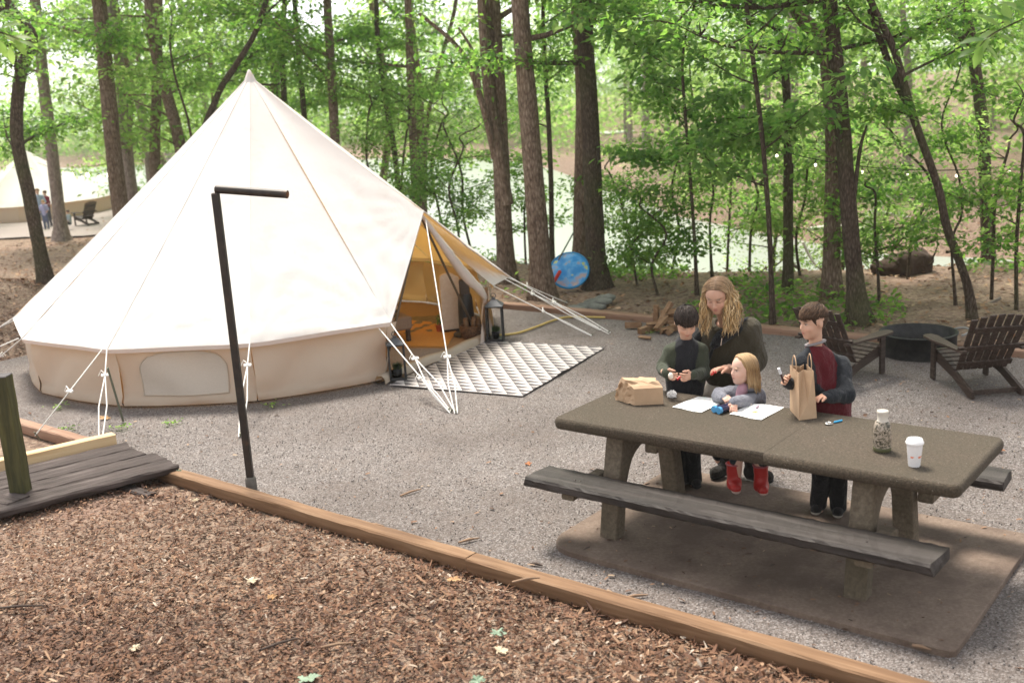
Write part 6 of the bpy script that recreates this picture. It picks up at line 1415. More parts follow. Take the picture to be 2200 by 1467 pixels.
# =============================================== boy in green and charcoal
def kid(label, hc, face, H, neck, shR, shL, elR, elL, wrR, wrL, hip, knees, feet, handsA, mats, skin, brow, hair, group='children at the picnic table', tw=(.088, .098), pants=None, legend=0.0, shoe=None, eye_open=False, ar=(.046, .036, .031), collar=None, raglan=True, seed=0, neckcut=.05):
    K = person(label, (hip[0], hip[1], 0), group); h = Head(hc, face, H); shR = shR + np.array([0, 0, -.022]); shL = shL + np.array([0, 0, -.022])
    caps = [(hip, lerp(hip, neck, .7), tw[0] * .7, tw[0] * .62), (lerp(hip, neck, .7), neck, tw[0] * .5, .036), (shR, shL, .035, .035), (shR, elR, .034, .028), (elR, wrR, .027, .02), (shL, elL, .034, .028), (elL, wrL, .027, .02), (hip, knees[0], .06, .045), (hip, knees[1], .06, .045), (knees[0], feet[0], .042, .03), (knees[1], feet[1], .042, .03)]
    body_mesh(K, h, {'neck': neck}, handsA, caps, skin, LIP, brow, eye_open=eye_open, child=True)
    mid = lerp(hip, neck, .55); torso = [(hip + np.array([-.025, 0, 0]), lerp(hip, shR, .86), tw[0], tw[0] * .80), (hip + np.array([.025, 0, 0]), lerp(hip, shL, .86), tw[0], tw[0] * .80), (shR, shL, ar[0] * .95, ar[0] * .95), (hip, lerp(hip, neck, .80), tw[0] * 1.02, tw[0] * .86), (neck + np.array([0, 0, -.028]), shR, .046, ar[0] * .9), (neck + np.array([0, 0, -.028]), shL, .046, ar[0] * .9)]
    sleeves = [(shR, elR, ar[0], ar[1] * 1.15), (elR, lerp(elR, wrR, .96), ar[1] * 1.12, ar[2]), (shL, elL, ar[0], ar[1] * 1.15), (elL, lerp(elL, wrL, .96), ar[1] * 1.12, ar[2])]
    def side(P):
        def dseg(a, b_):
            d = b_ - a; t_ = np.clip(((P - a) @ d) / (d @ d), 0, 1); return np.linalg.norm(P - a - t_[:, None] * d, axis=1)
        ds = np.minimum(np.minimum(dseg(shR, elR), dseg(elR, wrR)), np.minimum(dseg(shL, elL), dseg(elL, wrL))); ds = np.minimum(ds, np.minimum(dseg(lerp(shR, neck, .0), lerp(shR, neck, .9)), dseg(shL, lerp(shL, neck, .9))) + .012)
        dt = np.minimum(dseg(hip, lerp(hip, neck, .9)) - .048, 9); return (ds < dt + .012)
    garment('shirt', K, mats, torso + sleeves, k=.022, h=.0062, fold=.016, fs=14, seed=seed, cuts=[('cap', h.p(-.06, 0, -.3), neck - np.array([0, 0, -.004]), neckcut, neckcut * .95)], colour=side)
    if pants is not None:
        pl = [(hip + np.array([-.045, 0, -.02]), knees[0], tw[0] * .84, .058), (hip + np.array([.045, 0, -.02]), knees[1], tw[0] * .84, .058), (knees[0], feet[0] + np.array([0, 0, .05 + legend]), .058, .052 - .12 * legend), (knees[1], feet[1] + np.array([0, 0, .05 + legend]), .058, .052 - .12 * legend)]
        garment('trousers', K, pants, pl, k=.025, h=.008, fold=.006, seed=seed + 1)
    if shoe is not None:
        for f_, td in zip(feet, shoe['dirs']): boot(K, 'shoe', f_, td, shoe['mat'], shoe['sole'], .20, shoe.get('h', .09), .036, None)
    return K, h
M_GREEN = clothmat('green_heather', (.058, .066, .045)); M_CHAR = clothmat('charcoal', (.026, .027, .032)); M_PANT = clothmat('dark_trousers', (.010, .010, .012))
M_SHOE = clothmat('dark_shoe', (.02, .019, .02)); M_SOLEW = plain('pale_sole', (.32, .29, .25), .8)
y1 = 6.98
hR = AT(1433, 803, 6.74); hL = AT(1480, 806, 6.74)
B1, h1 = kid('boy in charcoal and green raglan shirt peeling an egg at the table', AT(1474, 693, 6.90), (.05, -.84, -.54), .212, AT(1474, 722, 6.99), AT(1440, 748, 7.0), AT(1506, 748, 7.0), AT(1423, 790, 6.98), AT(1512, 800, 6.95), hR, AT(1488, 806, 6.75), AT(1470, 865, 7.06), (AT(1455, 950, 7.03), AT(1485, 955, 7.03)), (np.array([*G(1462, 1052)[:2], SLAB_Z]), np.array([*G(1492, 1050)[:2], SLAB_Z])),
    [dict(wrist=AT(1428, 800, 6.76), d=unit(AT(1448, 812, 6.70) - AT(1428, 800, 6.76)), n=np.array([.35, -.1, .55]), size=.112, curl=(.75, .8, .85, .9), t=np.array([.1, -.2, 1.]), fore=AT(1423, 790, 6.98)), dict(wrist=AT(1487, 806, 6.76), d=unit(AT(1462, 815, 6.70) - AT(1487, 806, 6.76)), n=np.array([-.3, -.1, .6]), size=.112, curl=(.6, .7, .8, .9), t=np.array([-.1, -.2, 1.]), fore=AT(1512, 800, 6.95))],
    (M_CHAR, M_GREEN), SK_B1, (.05, .03, .02), None, pants=M_PANT, shoe=dict(mat=M_SHOE, sole=M_SOLE, dirs=((-.2, -1), (.1, -1))), seed=11, neckcut=.047)
short_hair(B1, h1, (.014, .009, .007), (.11, .08, .068), .195, -.02, -.25, 2200, 21, .045, .03, (.25, 0, 0), (.16, .30), -.15)
# =============================================== boy in maroon and charcoal
M_MAR = clothmat('maroon', (.115, .012, .018)); M_NAVY = clothmat('charcoal_blue', (.024, .027, .033))
b2R = AT(1688, 818, 6.28); 
B2, h2 = kid('boy in maroon and charcoal raglan shirt turned towards the others', AT(1746, 693, 6.42), (-.93, -.28, -.10), .215, AT(1752, 738, 6.44), AT(1722, 772, 6.38), AT(1806, 778, 6.46), AT(1720, 832, 6.36), AT(1818, 848, 6.33), AT(1692, 821, 6.24), AT(1770, 852, 6.24), AT(1788, 895, 6.44), (AT(1766, 985, 6.34), AT(1802, 990, 6.36)), (np.array([*G(1758, 1106)[:2], SLAB_Z]), np.array([*G(1801, 1112)[:2], SLAB_Z])),
    [dict(wrist=AT(1694, 822, 6.24), d=unit(AT(1670, 808, 6.18) - AT(1694, 822, 6.24)), n=np.array([.1, -1., .25]), size=.115, curl=(1.15, 1.2, 1.25, 1.3), t=np.array([0, -.2, 1.]), fore=AT(1720, 832, 6.36), tcurl=.9), dict(wrist=AT(1768, 852, 6.24), d=unit(AT(1744, 858, 6.17) - AT(1768, 852, 6.24)), n=np.array([.2, .1, -1.]), size=.115, curl=(.4, .45, .5, .55), t=np.array([0, -1, .2]), fore=AT(1818, 848, 6.33))],
    (M_MAR, M_NAVY), SK_B2, (.06, .035, .02), None, tw=(.094, .10), pants=M_PANT, shoe=dict(mat=M_SHOE, sole=M_SOLEW, dirs=((-.5, -.8), (-.35, -.9))), seed=31, ar=(.052, .042, .034), eye_open=True, neckcut=.05)
short_hair(B2, h2, (.040, .022, .013), (.26, .155, .095), .20, -.06, -.24, 2200, 41, .05, .008, (.35, .25, .1), (.16, .28), .3)
mb = MB(); nk = AT(1752, 738, 6.44); ring = []
for a in np.linspace(0, 2 * PI, 25): ring.append(lerp(h2.p(-.06, 0, -.3), nk, .86) + np.array([.058 * math.cos(a), .055 * math.sin(a), -.006 - .016 * math.cos(a + .6 + PI)]))
mb.tube(ring, .0085, 7, cap=False); mb.build('collar', clothmat('grey_collar', (.30, .28, .29)), B2)
# =============================================== the little girl
M_GREY = clothmat('grey_fleece', (.26, .265, .31), bump=.5); M_TEAL = clothmat('dark_teal', (.02, .035, .045)); M_PINK = clothmat('pink_shirt', (.52, .30, .36))
gR = AT(1556, 850, 6.48); gL = AT(1572, 868, 6.34)
G1, h3 = kid('small girl with straight blonde hair and grey fleece at the table', AT(1595, 794, 6.62), (-.93, -.36, .02), .198, AT(1606, 826, 6.67), AT(1574, 838, 6.64), AT(1626, 842, 6.70), AT(1546, 850, 6.60), AT(1606, 862, 6.52), AT(1552, 856, 6.50), AT(1576, 864, 6.38), AT(1606, 905, 6.78), (AT(1586, 960, 6.62), AT(1630, 966, 6.64)), (AT(1580, 1050, 6.62), AT(1638, 1054, 6.62)),
    [dict(wrist=AT(1552, 852, 6.50), d=unit(AT(1566, 860, 6.44) - AT(1552, 852, 6.50)) , n=np.array([.1, .1, -1.]), size=.088, curl=(.35, .5, .7, .9), t=np.array([.4, .5, .2]), fore=AT(1546, 850, 6.60), kr=.0095), dict(wrist=AT(1578, 864, 6.38), d=np.array([-.25, -.7, -.55]), n=np.array([-.2, .3, -1.]), size=.088, curl=(.5, .6, .7, .8), t=np.array([-1, .1, 0]), fore=AT(1606, 862, 6.52), kr=.0095)],
    (M_GREY, M_GREY), SK_G, (.30, .20, .12), None, tw=(.082, .088), pants=M_TEAL, legend=.15, seed=51, ar=(.045, .042, .036), eye_open=True, neckcut=.046)
mb = MB()
S = SDF(AT(1590, 845, 6.6) - .15, AT(1590, 845, 6.6) + .15, .006); S.cap(lerp(AT(1606, 826, 6.67), AT(1590, 838, 6.57), .6), AT(1586, 862, 6.60), .036, .04, k=.01); V_, F_ = S.nets(); mkobj('pink_top', smoothmesh('pink_top', V_, F_), M_PINK, G1)
S = SDF(AT(1606, 826, 6.67) - .16, AT(1606, 826, 6.67) + .16, .006); nkg = AT(1606, 828, 6.67)
for a in np.linspace(-2.6, 2.2, 12): S.cap(nkg + np.array([.062 * math.cos(a), .062 * math.sin(a), .004]), nkg + np.array([.066 * math.cos(a + .3), .066 * math.sin(a + .3), .004]), .022, .022, k=.02)
S.noise(lambda P: vnoise(P, 40, 9, 2) * .004); V_, F_ = S.nets(); mkobj('fleece_collar', smoothmesh('fleece_collar', V_, F_), M_GREY, G1)
M_RED = plain('red_rubber', (.42, .022, .02), .38, .15, 20); M_PALE = plain('pale_rubber', (.52, .38, .33), .6)
for (x, y) in ((1579, 1054), (1637, 1058)):
    ft = AT(x, y, 6.60); o = boot(G1, 'rain_boot', ft, (-.05, -1), M_RED, M_PALE, .15, .185, .036, None, 1.32)
    mb = MB(); c = ft + np.array([0, .033, .180]); mb.tube([c + np.array([.048 * math.cos(a), .048 * math.sin(a), 0]) for a in np.linspace(0, 2 * PI, 17)], .006, 6, cap=False); mb.build('boot_trim', plain('boot_trim', (.35, .10, .12), .5), o)
# straight fine hair
r = np.random.default_rng(88); H = h3.H; BL = np.array((.36, .225, .105)); BP = np.array((.58, .42, .25)); BD = np.array((.20, .115, .055)); st = []
S = SDF(h3.c - .62 * H, h3.c + .66 * H, .0042); S.ell(h3.p(-.075, 0, .125), (.405 * H, .36 * H, .40 * H), h3.M(), k=.001); S.ell(h3.p(-.19, 0, -.12), (.22 * H, .335 * H, .40 * H), h3.M(), k=.03); S.ell(h3.p(.34, 0, -.10), (.38 * H, .48 * H, .44 * H), h3.M(), k=.01, cut=True); S.noise(lambda P: vnoise(P, 50, 5, 2) * .0022)
V_, F_ = S.nets(); me = smoothmesh('hair', V_, F_); setcol_point(me, 'Col', np.clip(BL * .9 * (1 + .3 * vnoise(V_ * np.array([1, 1, .3]), 90, 3, 2)[:, None]), 0, 1)); hg = mkobj('hair', me, M_HAIR, G1)
for i in range(430):
    sg = 1 if r.random() < .55 else -1; pf = r.uniform(-.38, .20); fr = np.clip(pf - .10 + r.normal(0, .06), -.46, .06); outw = r.uniform(.33, .40) * math.sqrt(max(.05, 1 - ((fr + .06) / .52) ** 2)); length = r.uniform(.5, .88) * (.85 if fr > -.15 else 1.05); k = 9; P = []; ph = r.uniform(0, 6)
    for j in range(k):
        t_ = j / (k - 1)
        if t_ < .4: a = t_ / .4; p = h3.p(lerp(pf, fr, a), sg * outw * math.sin(a * PI / 2), .10 + (.425 * math.sqrt(max(0.02, 1 - ((pf + .075) / .48) ** 2))) * math.cos(a * PI / 2) + .02)
        else: a = (t_ - .4) / .6; p = h3.p(float(fr - .10 * a), float(sg * outw * (1 - .05 * a)), float(.12 - a * length)) + h3.s * .006 * math.sin(ph + 6 * a)
        P.append(p)
    c0 = lerp(BD, BL, r.random()); c1 = lerp(BL, BP, r.random()) * r.uniform(.8, 1.1); w0 = r.uniform(.0022, .0042); st.append((P, [w0] * (k - 2) + [w0 * .7, .0005], [lerp(lerp(BP, BL, .4), c0, np.clip(j / 4, 0, 1)) if j < 4 else lerp(c0, c1, (j - 4) / (k - 5)) for j in range(k)]))
locks('hair_lock', hg, st, M_HAIR, 4)
# ------------------------------------------------------------------ things on the table
TT = TZ1 + 0.001
t = NT('kraft_paper'); v = t.coord(); a = t.noise(v, 22, 5, .6); b = t.noise(v, 160, 3); t.set(Base_Color=t.mix(a, (.42, .275, .165), (.52, .355, .225)), Roughness=.8); t.bump(t.math('ADD', a, t.math('MULTIPLY', b, .2)), .25, .006); M_KRAFT = t.m
# crumpled bag lying on its side, bottom towards the camera
p0 = G(1363, 871, TT); p1 = G(1425, 868, TT); ex = p1 - p0; ez = np.array([0, 0, .112]); back = unit(np.array([-.55, .83, 0])) * .20
r = np.random.default_rng(5); rings = []
nP = 24
def rect_pt(i):
    s = i / nP * 4; k = int(s); a = s - k; c = [(0, 0), (1, 0), (1, 1), (0, 1), (0, 0)]; return lerp(c[k], c[k + 1], a)
for j, t_ in enumerate(np.linspace(0, 1, 10)):
    ring = []
    for i in range(nP):
        x, z = rect_pt(i); sq = 1 - .12 * math.sin(t_ * PI) ; zc = z * (1 + .50 * math.sin(min(1, t_ * 1.5) * PI / 2)) * (1 - .80 * (max(0, t_ - .5) / .5) ** 1.5); xc = .5 + (x - .5) * (1 + .04 * math.sin(t_ * 3) - .12 * max(0, t_ - .6))
        p = p0 + ex * xc + ez * zc + back * t_; jt = .0065 * min(1, t_ * 3) * (1 if 0 < t_ else 0); p = p + r.normal(0, jt, 3) * np.array([1, 1, .8]); p[2] = max(p[2], TT + .0005); ring.append(p)
    rings.append(ring)
mb = MB(); V = [p for q in rings for p in q]; F = [[j * nP + i, j * nP + (i + 1) % nP, (j + 1) * nP + (i + 1) % nP, (j + 1) * nP + i] for j in range(9) for i in range(nP)]
mb.add(V, F); mb.add(rings[0], [list(range(nP))[::-1]]); mb.add(rings[-1], [list(range(nP))]); tag(mb.build('paper_bag', M_KRAFT), 'crumpled brown paper bag lying on its side on the table', 'paper bag', 'brown paper bags on the table')
# standing bag with handles
b0 = G(1697, 880, TT); b1 = G(1717, 903, TT); b2 = G(1755, 898, TT); b3 = b0 + b2 - b1; hb = AT(1722, 802, b1[1] + .02)[2]
sb = thing('paper_bag', 'upright brown paper bag with twisted handles on the table', 'paper bag', tuple((b0 + b2) / 2), 0, 'brown paper bags on the table')
up = np.array([0, 0, hb - TT]); cen = (b0 + b1 + b2 + b3) / 4
def tp(b, k=.80): q = cen + (b - cen) * np.array([k, k, 0]) ; return np.array([q[0], q[1], hb]) + np.array([-.004, .012, 0])
t0_, t1_, t2_, t3_ = tp(b0, .9), tp(b1, .85), tp(b2, .85), tp(b3, .9)
gus0 = lerp(b1, b2, .5) + up * .30 + (cen - lerp(b1, b2, .5)) * np.array([.08, .08, 0]); gt0 = lerp(t1_, t2_, .5) + (cen - lerp(b1, b2, .5)) * np.array([.55, .55, 0])
gus1 = lerp(b0, b3, .5) + up * .30; gt1 = lerp(t0_, t3_, .5) + (cen - lerp(b0, b3, .5)) * np.array([.5, .5, 0])
mb = MB(); mb.add([b0, b1, t1_, t0_], [[0, 1, 2, 3]]); mb.add([b3, b2, t2_, t3_], [[1, 0, 3, 2]])
mb.add([b1, b2, gus0, t1_, t2_, gt0], [[0, 1, 2], [0, 2, 5, 3], [2, 1, 4, 5]]); mb.add([b0, b3, gus1, t0_, t3_, gt1], [[1, 0, 2], [2, 0, 3, 5], [1, 2, 5, 4]]); mb.add([b0, b1, b2, b3], [[3, 2, 1, 0]])
bo = mb.build('bag_body', M_KRAFT, sb); sm_ = bo.modifiers.new('s', 'SOLIDIFY'); sm_.thickness = .0015; sm_.offset = -1
for (a, b_) in ((t0_, t1_), (t3_, t2_)):
    q0, q1 = lerp(a, b_, .3), lerp(a, b_, .72); mb = MB(); pt_, rr_ = smooth_path([q0 + np.array([0, 0, -.02]), q0 + np.array([0, 0, .045]), lerp(q0, q1, .5) + np.array([0, 0, .085]), q1 + np.array([0, 0, .045]), q1 + np.array([0, 0, -.02])], [.0032] * 5, 5); mb.tube(pt_, rr_, 6); mb.build('handle', M_KRAFT, sb)
# crumpled napkin, worksheets, packet
M_PAPER = plain('white_paper', (.80, .79, .77), .85, .03, 20)
t = NT('worksheet'); tc = t.n.new('ShaderNodeTexCoord'); n1 = t.noise(tc.outputs['Object'], 42, 2); n2 = t.noise(tc.outputs['Object'], 90, 2, .5); n3 = t.voro(tc.outputs['Object'], 30, 'Color')
mk = t.math('MULTIPLY', t.math('GREATER_THAN', n1, .60), t.math('GREATER_THAN', n2, .52)); t.set(Base_Color=t.mix(mk, (.82, .82, .81), t.mix(.55, n3, (.45, .45, .5))), Roughness=.8); M_WORK = t.m
def sheet(name, pxs, lb, lift=.004):
    C = [G(x, y, TT + .001) for x, y in pxs]; mb = MB(); n_ = 10; V = []
    for j in range(n_ + 1):
        for i in range(n_ + 1):
            a, b_ = i / n_, j / n_; p = C[0] * (1 - a) * (1 - b_) + C[1] * a * (1 - b_) + C[2] * a * b_ + C[3] * (1 - a) * b_; e = max(abs(a - .5), abs(b_ - .5)) * 2; V.append(p + np.array([0, 0, .001 + lift * max(0, e - .75) * 4 * (.5 + .5 * math.sin(7 * a + 5 * b_))]))
    mb.add(V, [[j * (n_ + 1) + i, j * (n_ + 1) + i + 1, (j + 1) * (n_ + 1) + i + 1, (j + 1) * (n_ + 1) + i] for j in range(n_) for i in range(n_)], True); o = mb.build(name, M_WORK); tag(o, lb, 'paper', 'white worksheets on the table'); return o
sheet('worksheet', [(1444, 875), (1507, 887), (1560, 861), (1500, 852)], 'white printed worksheet beside the small girl')
w2 = sheet('worksheet', [(1567, 890), (1636, 903), (1685, 875), (1618, 867)], 'white worksheet with an orange sticker before the upright bag')
mb = MB(); c = G(1622, 884, TT + .004); V = [c + np.array([.022 * math.cos(a) * (1 + .2 * math.sin(3 * a)), .014 * math.sin(a), .001]) for a in np.linspace(0, 2 * PI, 16, False)]; mb.add(V, [list(range(16))]); mb.build('sticker', plain('orange_print', (.75, .40, .10), .7), w2)
c = G(1627, 876, TT + .004); mb = MB(); mb.tube([c + np.array([-.012, -.018, .006]), c + np.array([.012, .02, .006])], [.0065, .0065], 8); tag(mb.build('chalk_stick', plain('mauve_chalk', (.36, .27, .34), .8)), 'short mauve chalk stick lying on the worksheet', 'chalk')
def crumple(name, c, rx, ry, rz_, seed, mat, lb, cat, k=.25):
    bm = bmesh.new(); bmesh.ops.create_icosphere(bm, subdivisions=3, radius=1); rr = random.Random(seed)
    for q in bm.verts: f = 1 + rr.uniform(-k, k); q.co = Vector((q.co.x * rx * f, q.co.y * ry * f, max(-rz_ * .55, q.co.z * rz_ * f)))
    me = bpy.data.meshes.new(name); bm.to_mesh(me); bm.free(); o = mkobj(name, me, mat); o.location = c + np.array([0, 0, rz_ * .56]); tag(o, lb, cat); return o
crumple('napkin', G(1444, 853, TT), .032, .028, .03, 4, M_PAPER, 'crumpled white napkin beside the brown bag', 'napkin', .2)
c = G(1598, 868, TT); mb = MB(); mb.box(None, (.11, .06, .014), M=Matrix.Translation(Vector(c + np.array([0, 0, .008]))) @ Matrix.Rotation(R(-25), 4, 'Z'), bev=.004); tag(mb.build('paper_packet', plain('pale_packet', (.55, .50, .47), .8, .15, 40, .4)), 'pale folded packet under the small girl\'s arm', 'packet')
# toy binoculars
c0 = G(1540, 880, TT + .024); c1 = G(1572, 871, TT + .024); ax_ = unit(c1 - c0); sd = np.array([-ax_[1], ax_[0], 0]); tb = thing('toy_binoculars', 'dark blue toy binoculars in the small girl\'s hand', 'binoculars', tuple((c0 + c1) / 2))
M_TB = plain('toy_navy', (.012, .014, .05), .35); M_LB = plain('toy_light_blue', (.08, .30, .55), .35)
for sg in (-1, 1):
    mb = MB(); q0 = c0 + sd * .021 * sg; q1 = c1 + sd * .019 * sg; mb.tube([q0, lerp(q0, q1, .35), lerp(q0, q1, .4), lerp(q0, q1, .8), q1], [.021, .021, .016, .015, .017], 14); o = mb.build('barrel', M_TB, tb)
    mb = MB(); mb.tube([q0 - ax_ * .008, q0 + ax_ * .012], [.0225, .0225], 14); mb.build('lens_ring', M_LB, o)
mb = MB(); mb.beam(lerp(c0, c1, .3), lerp(c0, c1, .75), .02, .018); mb.build('bridge', M_TB, tb)
# magnifying glass
m0 = G(1780, 909, TT + .006); m1 = G(1791, 907, TT + .006); m2 = G(1809, 903, TT + .006); mg = thing('magnifying_glass', 'small magnifying glass with bright blue handle on the table', 'magnifier', tuple(m0))
mb = MB(); mb.tube([m0 + np.array([.021 * math.cos(a), .021 * math.sin(a), 0]) for a in np.linspace(0, 2 * PI, 21)], .0035, 6, cap=False); mb.build('rim', M_SILV, mg)
mb = MB(); mb.lathe([(.001, .002), (.019, .0005), (.019, -.0005), (.001, -.002)], m0, 18, capb=False, capt=False); mb.build('lens', M_GLASS, mg)
mb = MB(); mb.tube([m1, lerp(m1, m2, .2), m2], [.004, .0065, .006], 8); mb.build('handle', plain('bright_blue', (.03, .30, .55), .35), mg)
# patterned bottle
bc = G(1895, 968, TT); bt = thing('patterned_bottle', 'tall floral patterned bottle with pale cap beside the paper cup', 'bottle', tuple(bc)); hB = AT(1895, 882, bc[1])[2] - TT
t = NT('floral_print'); v = t.coord(); n1 = t.noise(v, 46, 3, .6, 1.6); t.set(Base_Color=t.ramp(n1, [(.40, (.03, .028, .018)), (.47, (.12, .105, .07)), (.53, (.34, .29, .23)), (.64, (.42, .35, .30)), (.75, (.25, .26, .15))]), Roughness=.35); M_FLOR = t.m
mb = MB(); q = hB / .235; mb.lathe([(.040, 0), (.046, .006), (.047, .02), (.046, .05), (.048, .06), (.046, .10), (.0475, .11), (.045, .145), (.038, .165), (.031, .172)], bc, 28); mb.build('bottle_body', M_FLOR, bt)
mb = MB(); mb.lathe([(.031, .172), (.0275, .176), (.0285, hB - .02), (.031, hB - .008), (.030, hB), (.022, hB + .002)], bc, 24); mb.build('cap', plain('bone_cap', (.52, .48, .42), .45), bt)
mb = MB(); mb.lathe([(.0465, .004), (.0482, .008), (.0482, .024), (.0465, .027)], bc, 28, capb=False, capt=False); mb.build('base_band', plain('olive_band', (.085, .085, .04), .4), bt)
# coffee cup
cc_ = G(1964, 1000, TT); cu = thing('coffee_cup', 'white lidded paper cup with small orange marks on the table', 'cup', tuple(cc_)); hC = AT(1965, 948, cc_[1])[2] - TT
M_CUP = plain('cup_white', (.78, .77, .78), .6, .02); mb = MB(); mb.lathe([(.029, .0), (.030, .003), (.041, hC - .006)], cc_, 28); mb.build('cup_wall', M_CUP, cu)
mb = MB(); mb.lathe([(.043, hC - .014), (.0455, hC - .010), (.0455, hC - .001), (.0415, hC + .003), (.039, hC + .014), (.035, hC + .015), (.034, hC + .010), (.001, hC + .010)], cc_, 28, capb=False, capt=False); mb.build('lid', plain('lid_white', (.82, .82, .83), .35, .02), cu)
M_OR = plain('orange_mark', (.75, .17, .05), .6)
for a0, w_ in ((-2.25, .010), (-1.05, .013), (.5, .013), (2.3, .013)):   # the printed marks: small paired blobs round the cup
    mb = MB(); z0 = hC * .42
    for k, (dx, dz, s_) in enumerate(((-.5, .0, 1), (.45, .15, .85), (0, -.45, .6))):
        V = []
        for j in range(10):
            b_ = 2 * PI * j / 10; z = z0 + (dz * w_ * .6) + s_ * w_ * .42 * math.sin(b_); rr = .0303 + (.041 - .0303) * z / (hC - .006) + .0006; an = a0 + (dx * w_ + s_ * w_ * .5 * math.cos(b_)) / rr; V.append(cc_ + np.array([rr * math.cos(an), rr * math.sin(an), z]))
        mb.add(V, [list(range(10))])
    mb.build('printed_mark', M_OR, cu)
# things held
M_EGG = plain('egg_white', (.78, .70, .60), .4, .03)
c = AT(1441, 807, 6.66); mb = MB(); mb.lathe([(.001, -.022), (.012, -.018), (.0175, -.004), (.016, .008), (.009, .018), (.001, .022)], c, 16, capb=False, capt=False); tag(mb.build('egg', M_EGG), 'pale egg held in the left boy\'s hands', 'egg')
mb = MB(); c = AT(1458, 812, 6.66); mb.tube([c + np.array([-.012, -.01, -.006]), c + np.array([.012, .004, .008])], [.009, .007], 8); tag(mb.build('red_toy', plain('toy_red', (.45, .015, .02), .4)), 'small red toy piece between the left boy\'s fingers', 'toy')
mk0 = AT(1684, 822, 6.185); mk1 = AT(1673, 791, 6.165); mr = thing('marker_pen', 'dark marker with a white end in the right boy\'s fist', 'marker', tuple(mk0)); mb = MB(); mb.tube([mk0, lerp(mk0, mk1, .6)], .007, 10); mb.build('barrel', plain('marker_dark', (.05, .02, .02), .4), mr); mb = MB(); mb.tube([lerp(mk0, mk1, .62), mk1], [.009, .0085], 10); mb.build('pen_cap', plain('marker_white', (.75, .76, .8), .4), mr)

# ------------------------------------------------------------------ string lights
t = NT('lit_bulb'); t.set(Base_Color=(1, .9, .7, 1)); t.b.inputs['Emission Color'].default_value = (1, .88, .66, 1); t.b.inputs['Emission Strength'].default_value = 2.0; M_BULB = t.m
M_WIRE = plain('black_wire', (.012, .012, .012), .6)
def lights(label, pxs, Y, ends, rad, drop=.07):
    root = thing('string_lights', label, 'string lights', tuple(AT(*ends[0], Y))); B = [AT(x, y, Y) for x, y in pxs]; pts = [AT(*ends[0], Y)] + [b + np.array([0, 0, drop]) for b in B] + [AT(*ends[1], Y)]
    mb = MB(); pp, rr = smooth_path(pts, [.006] * len(pts), 4); mb.tube(pp, rr, 5); mb.build('wire', M_WIRE, root)
    for b in B:
        mb = MB(); mb.lathe([(.001, -rad), (rad * .7, -rad * .75), (rad, 0), (rad * .6, rad * .9), (rad * .35, rad * 1.2)], b, 12, capb=False, capt=False); o = mb.build('bulb', M_BULB, root)
        mb = MB(); mb.tube([b + np.array([0, 0, rad * 1.1]), b + np.array([0, 0, drop])], rad * .45, 6); mb.build('socket', M_WIRE, o)
lights('string of lit bulbs hanging between the trees above the fire ring', [(1669, 335), (1752, 355), (1852, 370), (1950, 377), (2055, 378), (2169, 370)], 12.9, ((1570, 290), (2260, 350)), .017)
lights('string of small lit bulbs by the distant tent', [(120, 372), (154, 376), (175, 384), (188, 376), (213, 382), (233, 377)], 30, ((80, 350), (255, 368)), .055, .12)

# ------------------------------------------------------------------ second tent with its campers
T2 = AT(80, 470, 34); T2[2] = TZ(T2[0], T2[1]); t2 = thing('bell_tent', 'distant white bell tent behind the pale trunk at the left', 'tent', tuple(T2))
ap = T2 + np.array([0, 0, 2.1]); ev = [T2 + np.array([2.4 * math.cos(a), 2.4 * math.sin(a), .52]) for a in np.linspace(.2, .2 + 2 * PI, 12, False)]
for k in range(12):
    mb = MB(); panel(mb, ap, ev[k], ev[(k + 1) % 12], 6, 10, .03, 3); mb.build('roof_panel', M_ROOF, t2)
    a0 = .2 + k * 2 * PI / 12; a1 = a0 + 2 * PI / 12; q = [T2 + np.array([2.3 * math.cos(a), 2.3 * math.sin(a), z]) for a, z in ((a0, -.05), (a1, -.05), (a1, .51), (a0, .51))]; mb = MB(); mb.add(q, [[0, 1, 2, 3]]); mb.build('wall_panel', M_WALL, t2)
t = NT('far_gravel'); v = t.coord(); n_ = t.noise(v, 8, 5); t.set(Base_Color=t.mix(n_, (.22, .18, .165), (.30, .255, .235)), Roughness=.95); M_FG = t.m
gxs = np.linspace(T2[0] - 5, T2[0] + 9, 30); gys = np.linspace(T2[1] - 7, T2[1] + 5, 26); Xg, Yg = np.meshgrid(gxs, gys, indexing='ij'); Zg = terrain(Xg, Yg) + .05; kk = (np.arange(29)[:, None] * 26 + np.arange(25)[None]).ravel()
tag(mkobj('far_gravel_pad', np_mesh('far_gravel_pad', np.stack([Xg, Yg, Zg], -1).reshape(-1, 3), np.stack([kk, kk + 26, kk + 27, kk + 1], 1), True), M_FG), kind='structure')
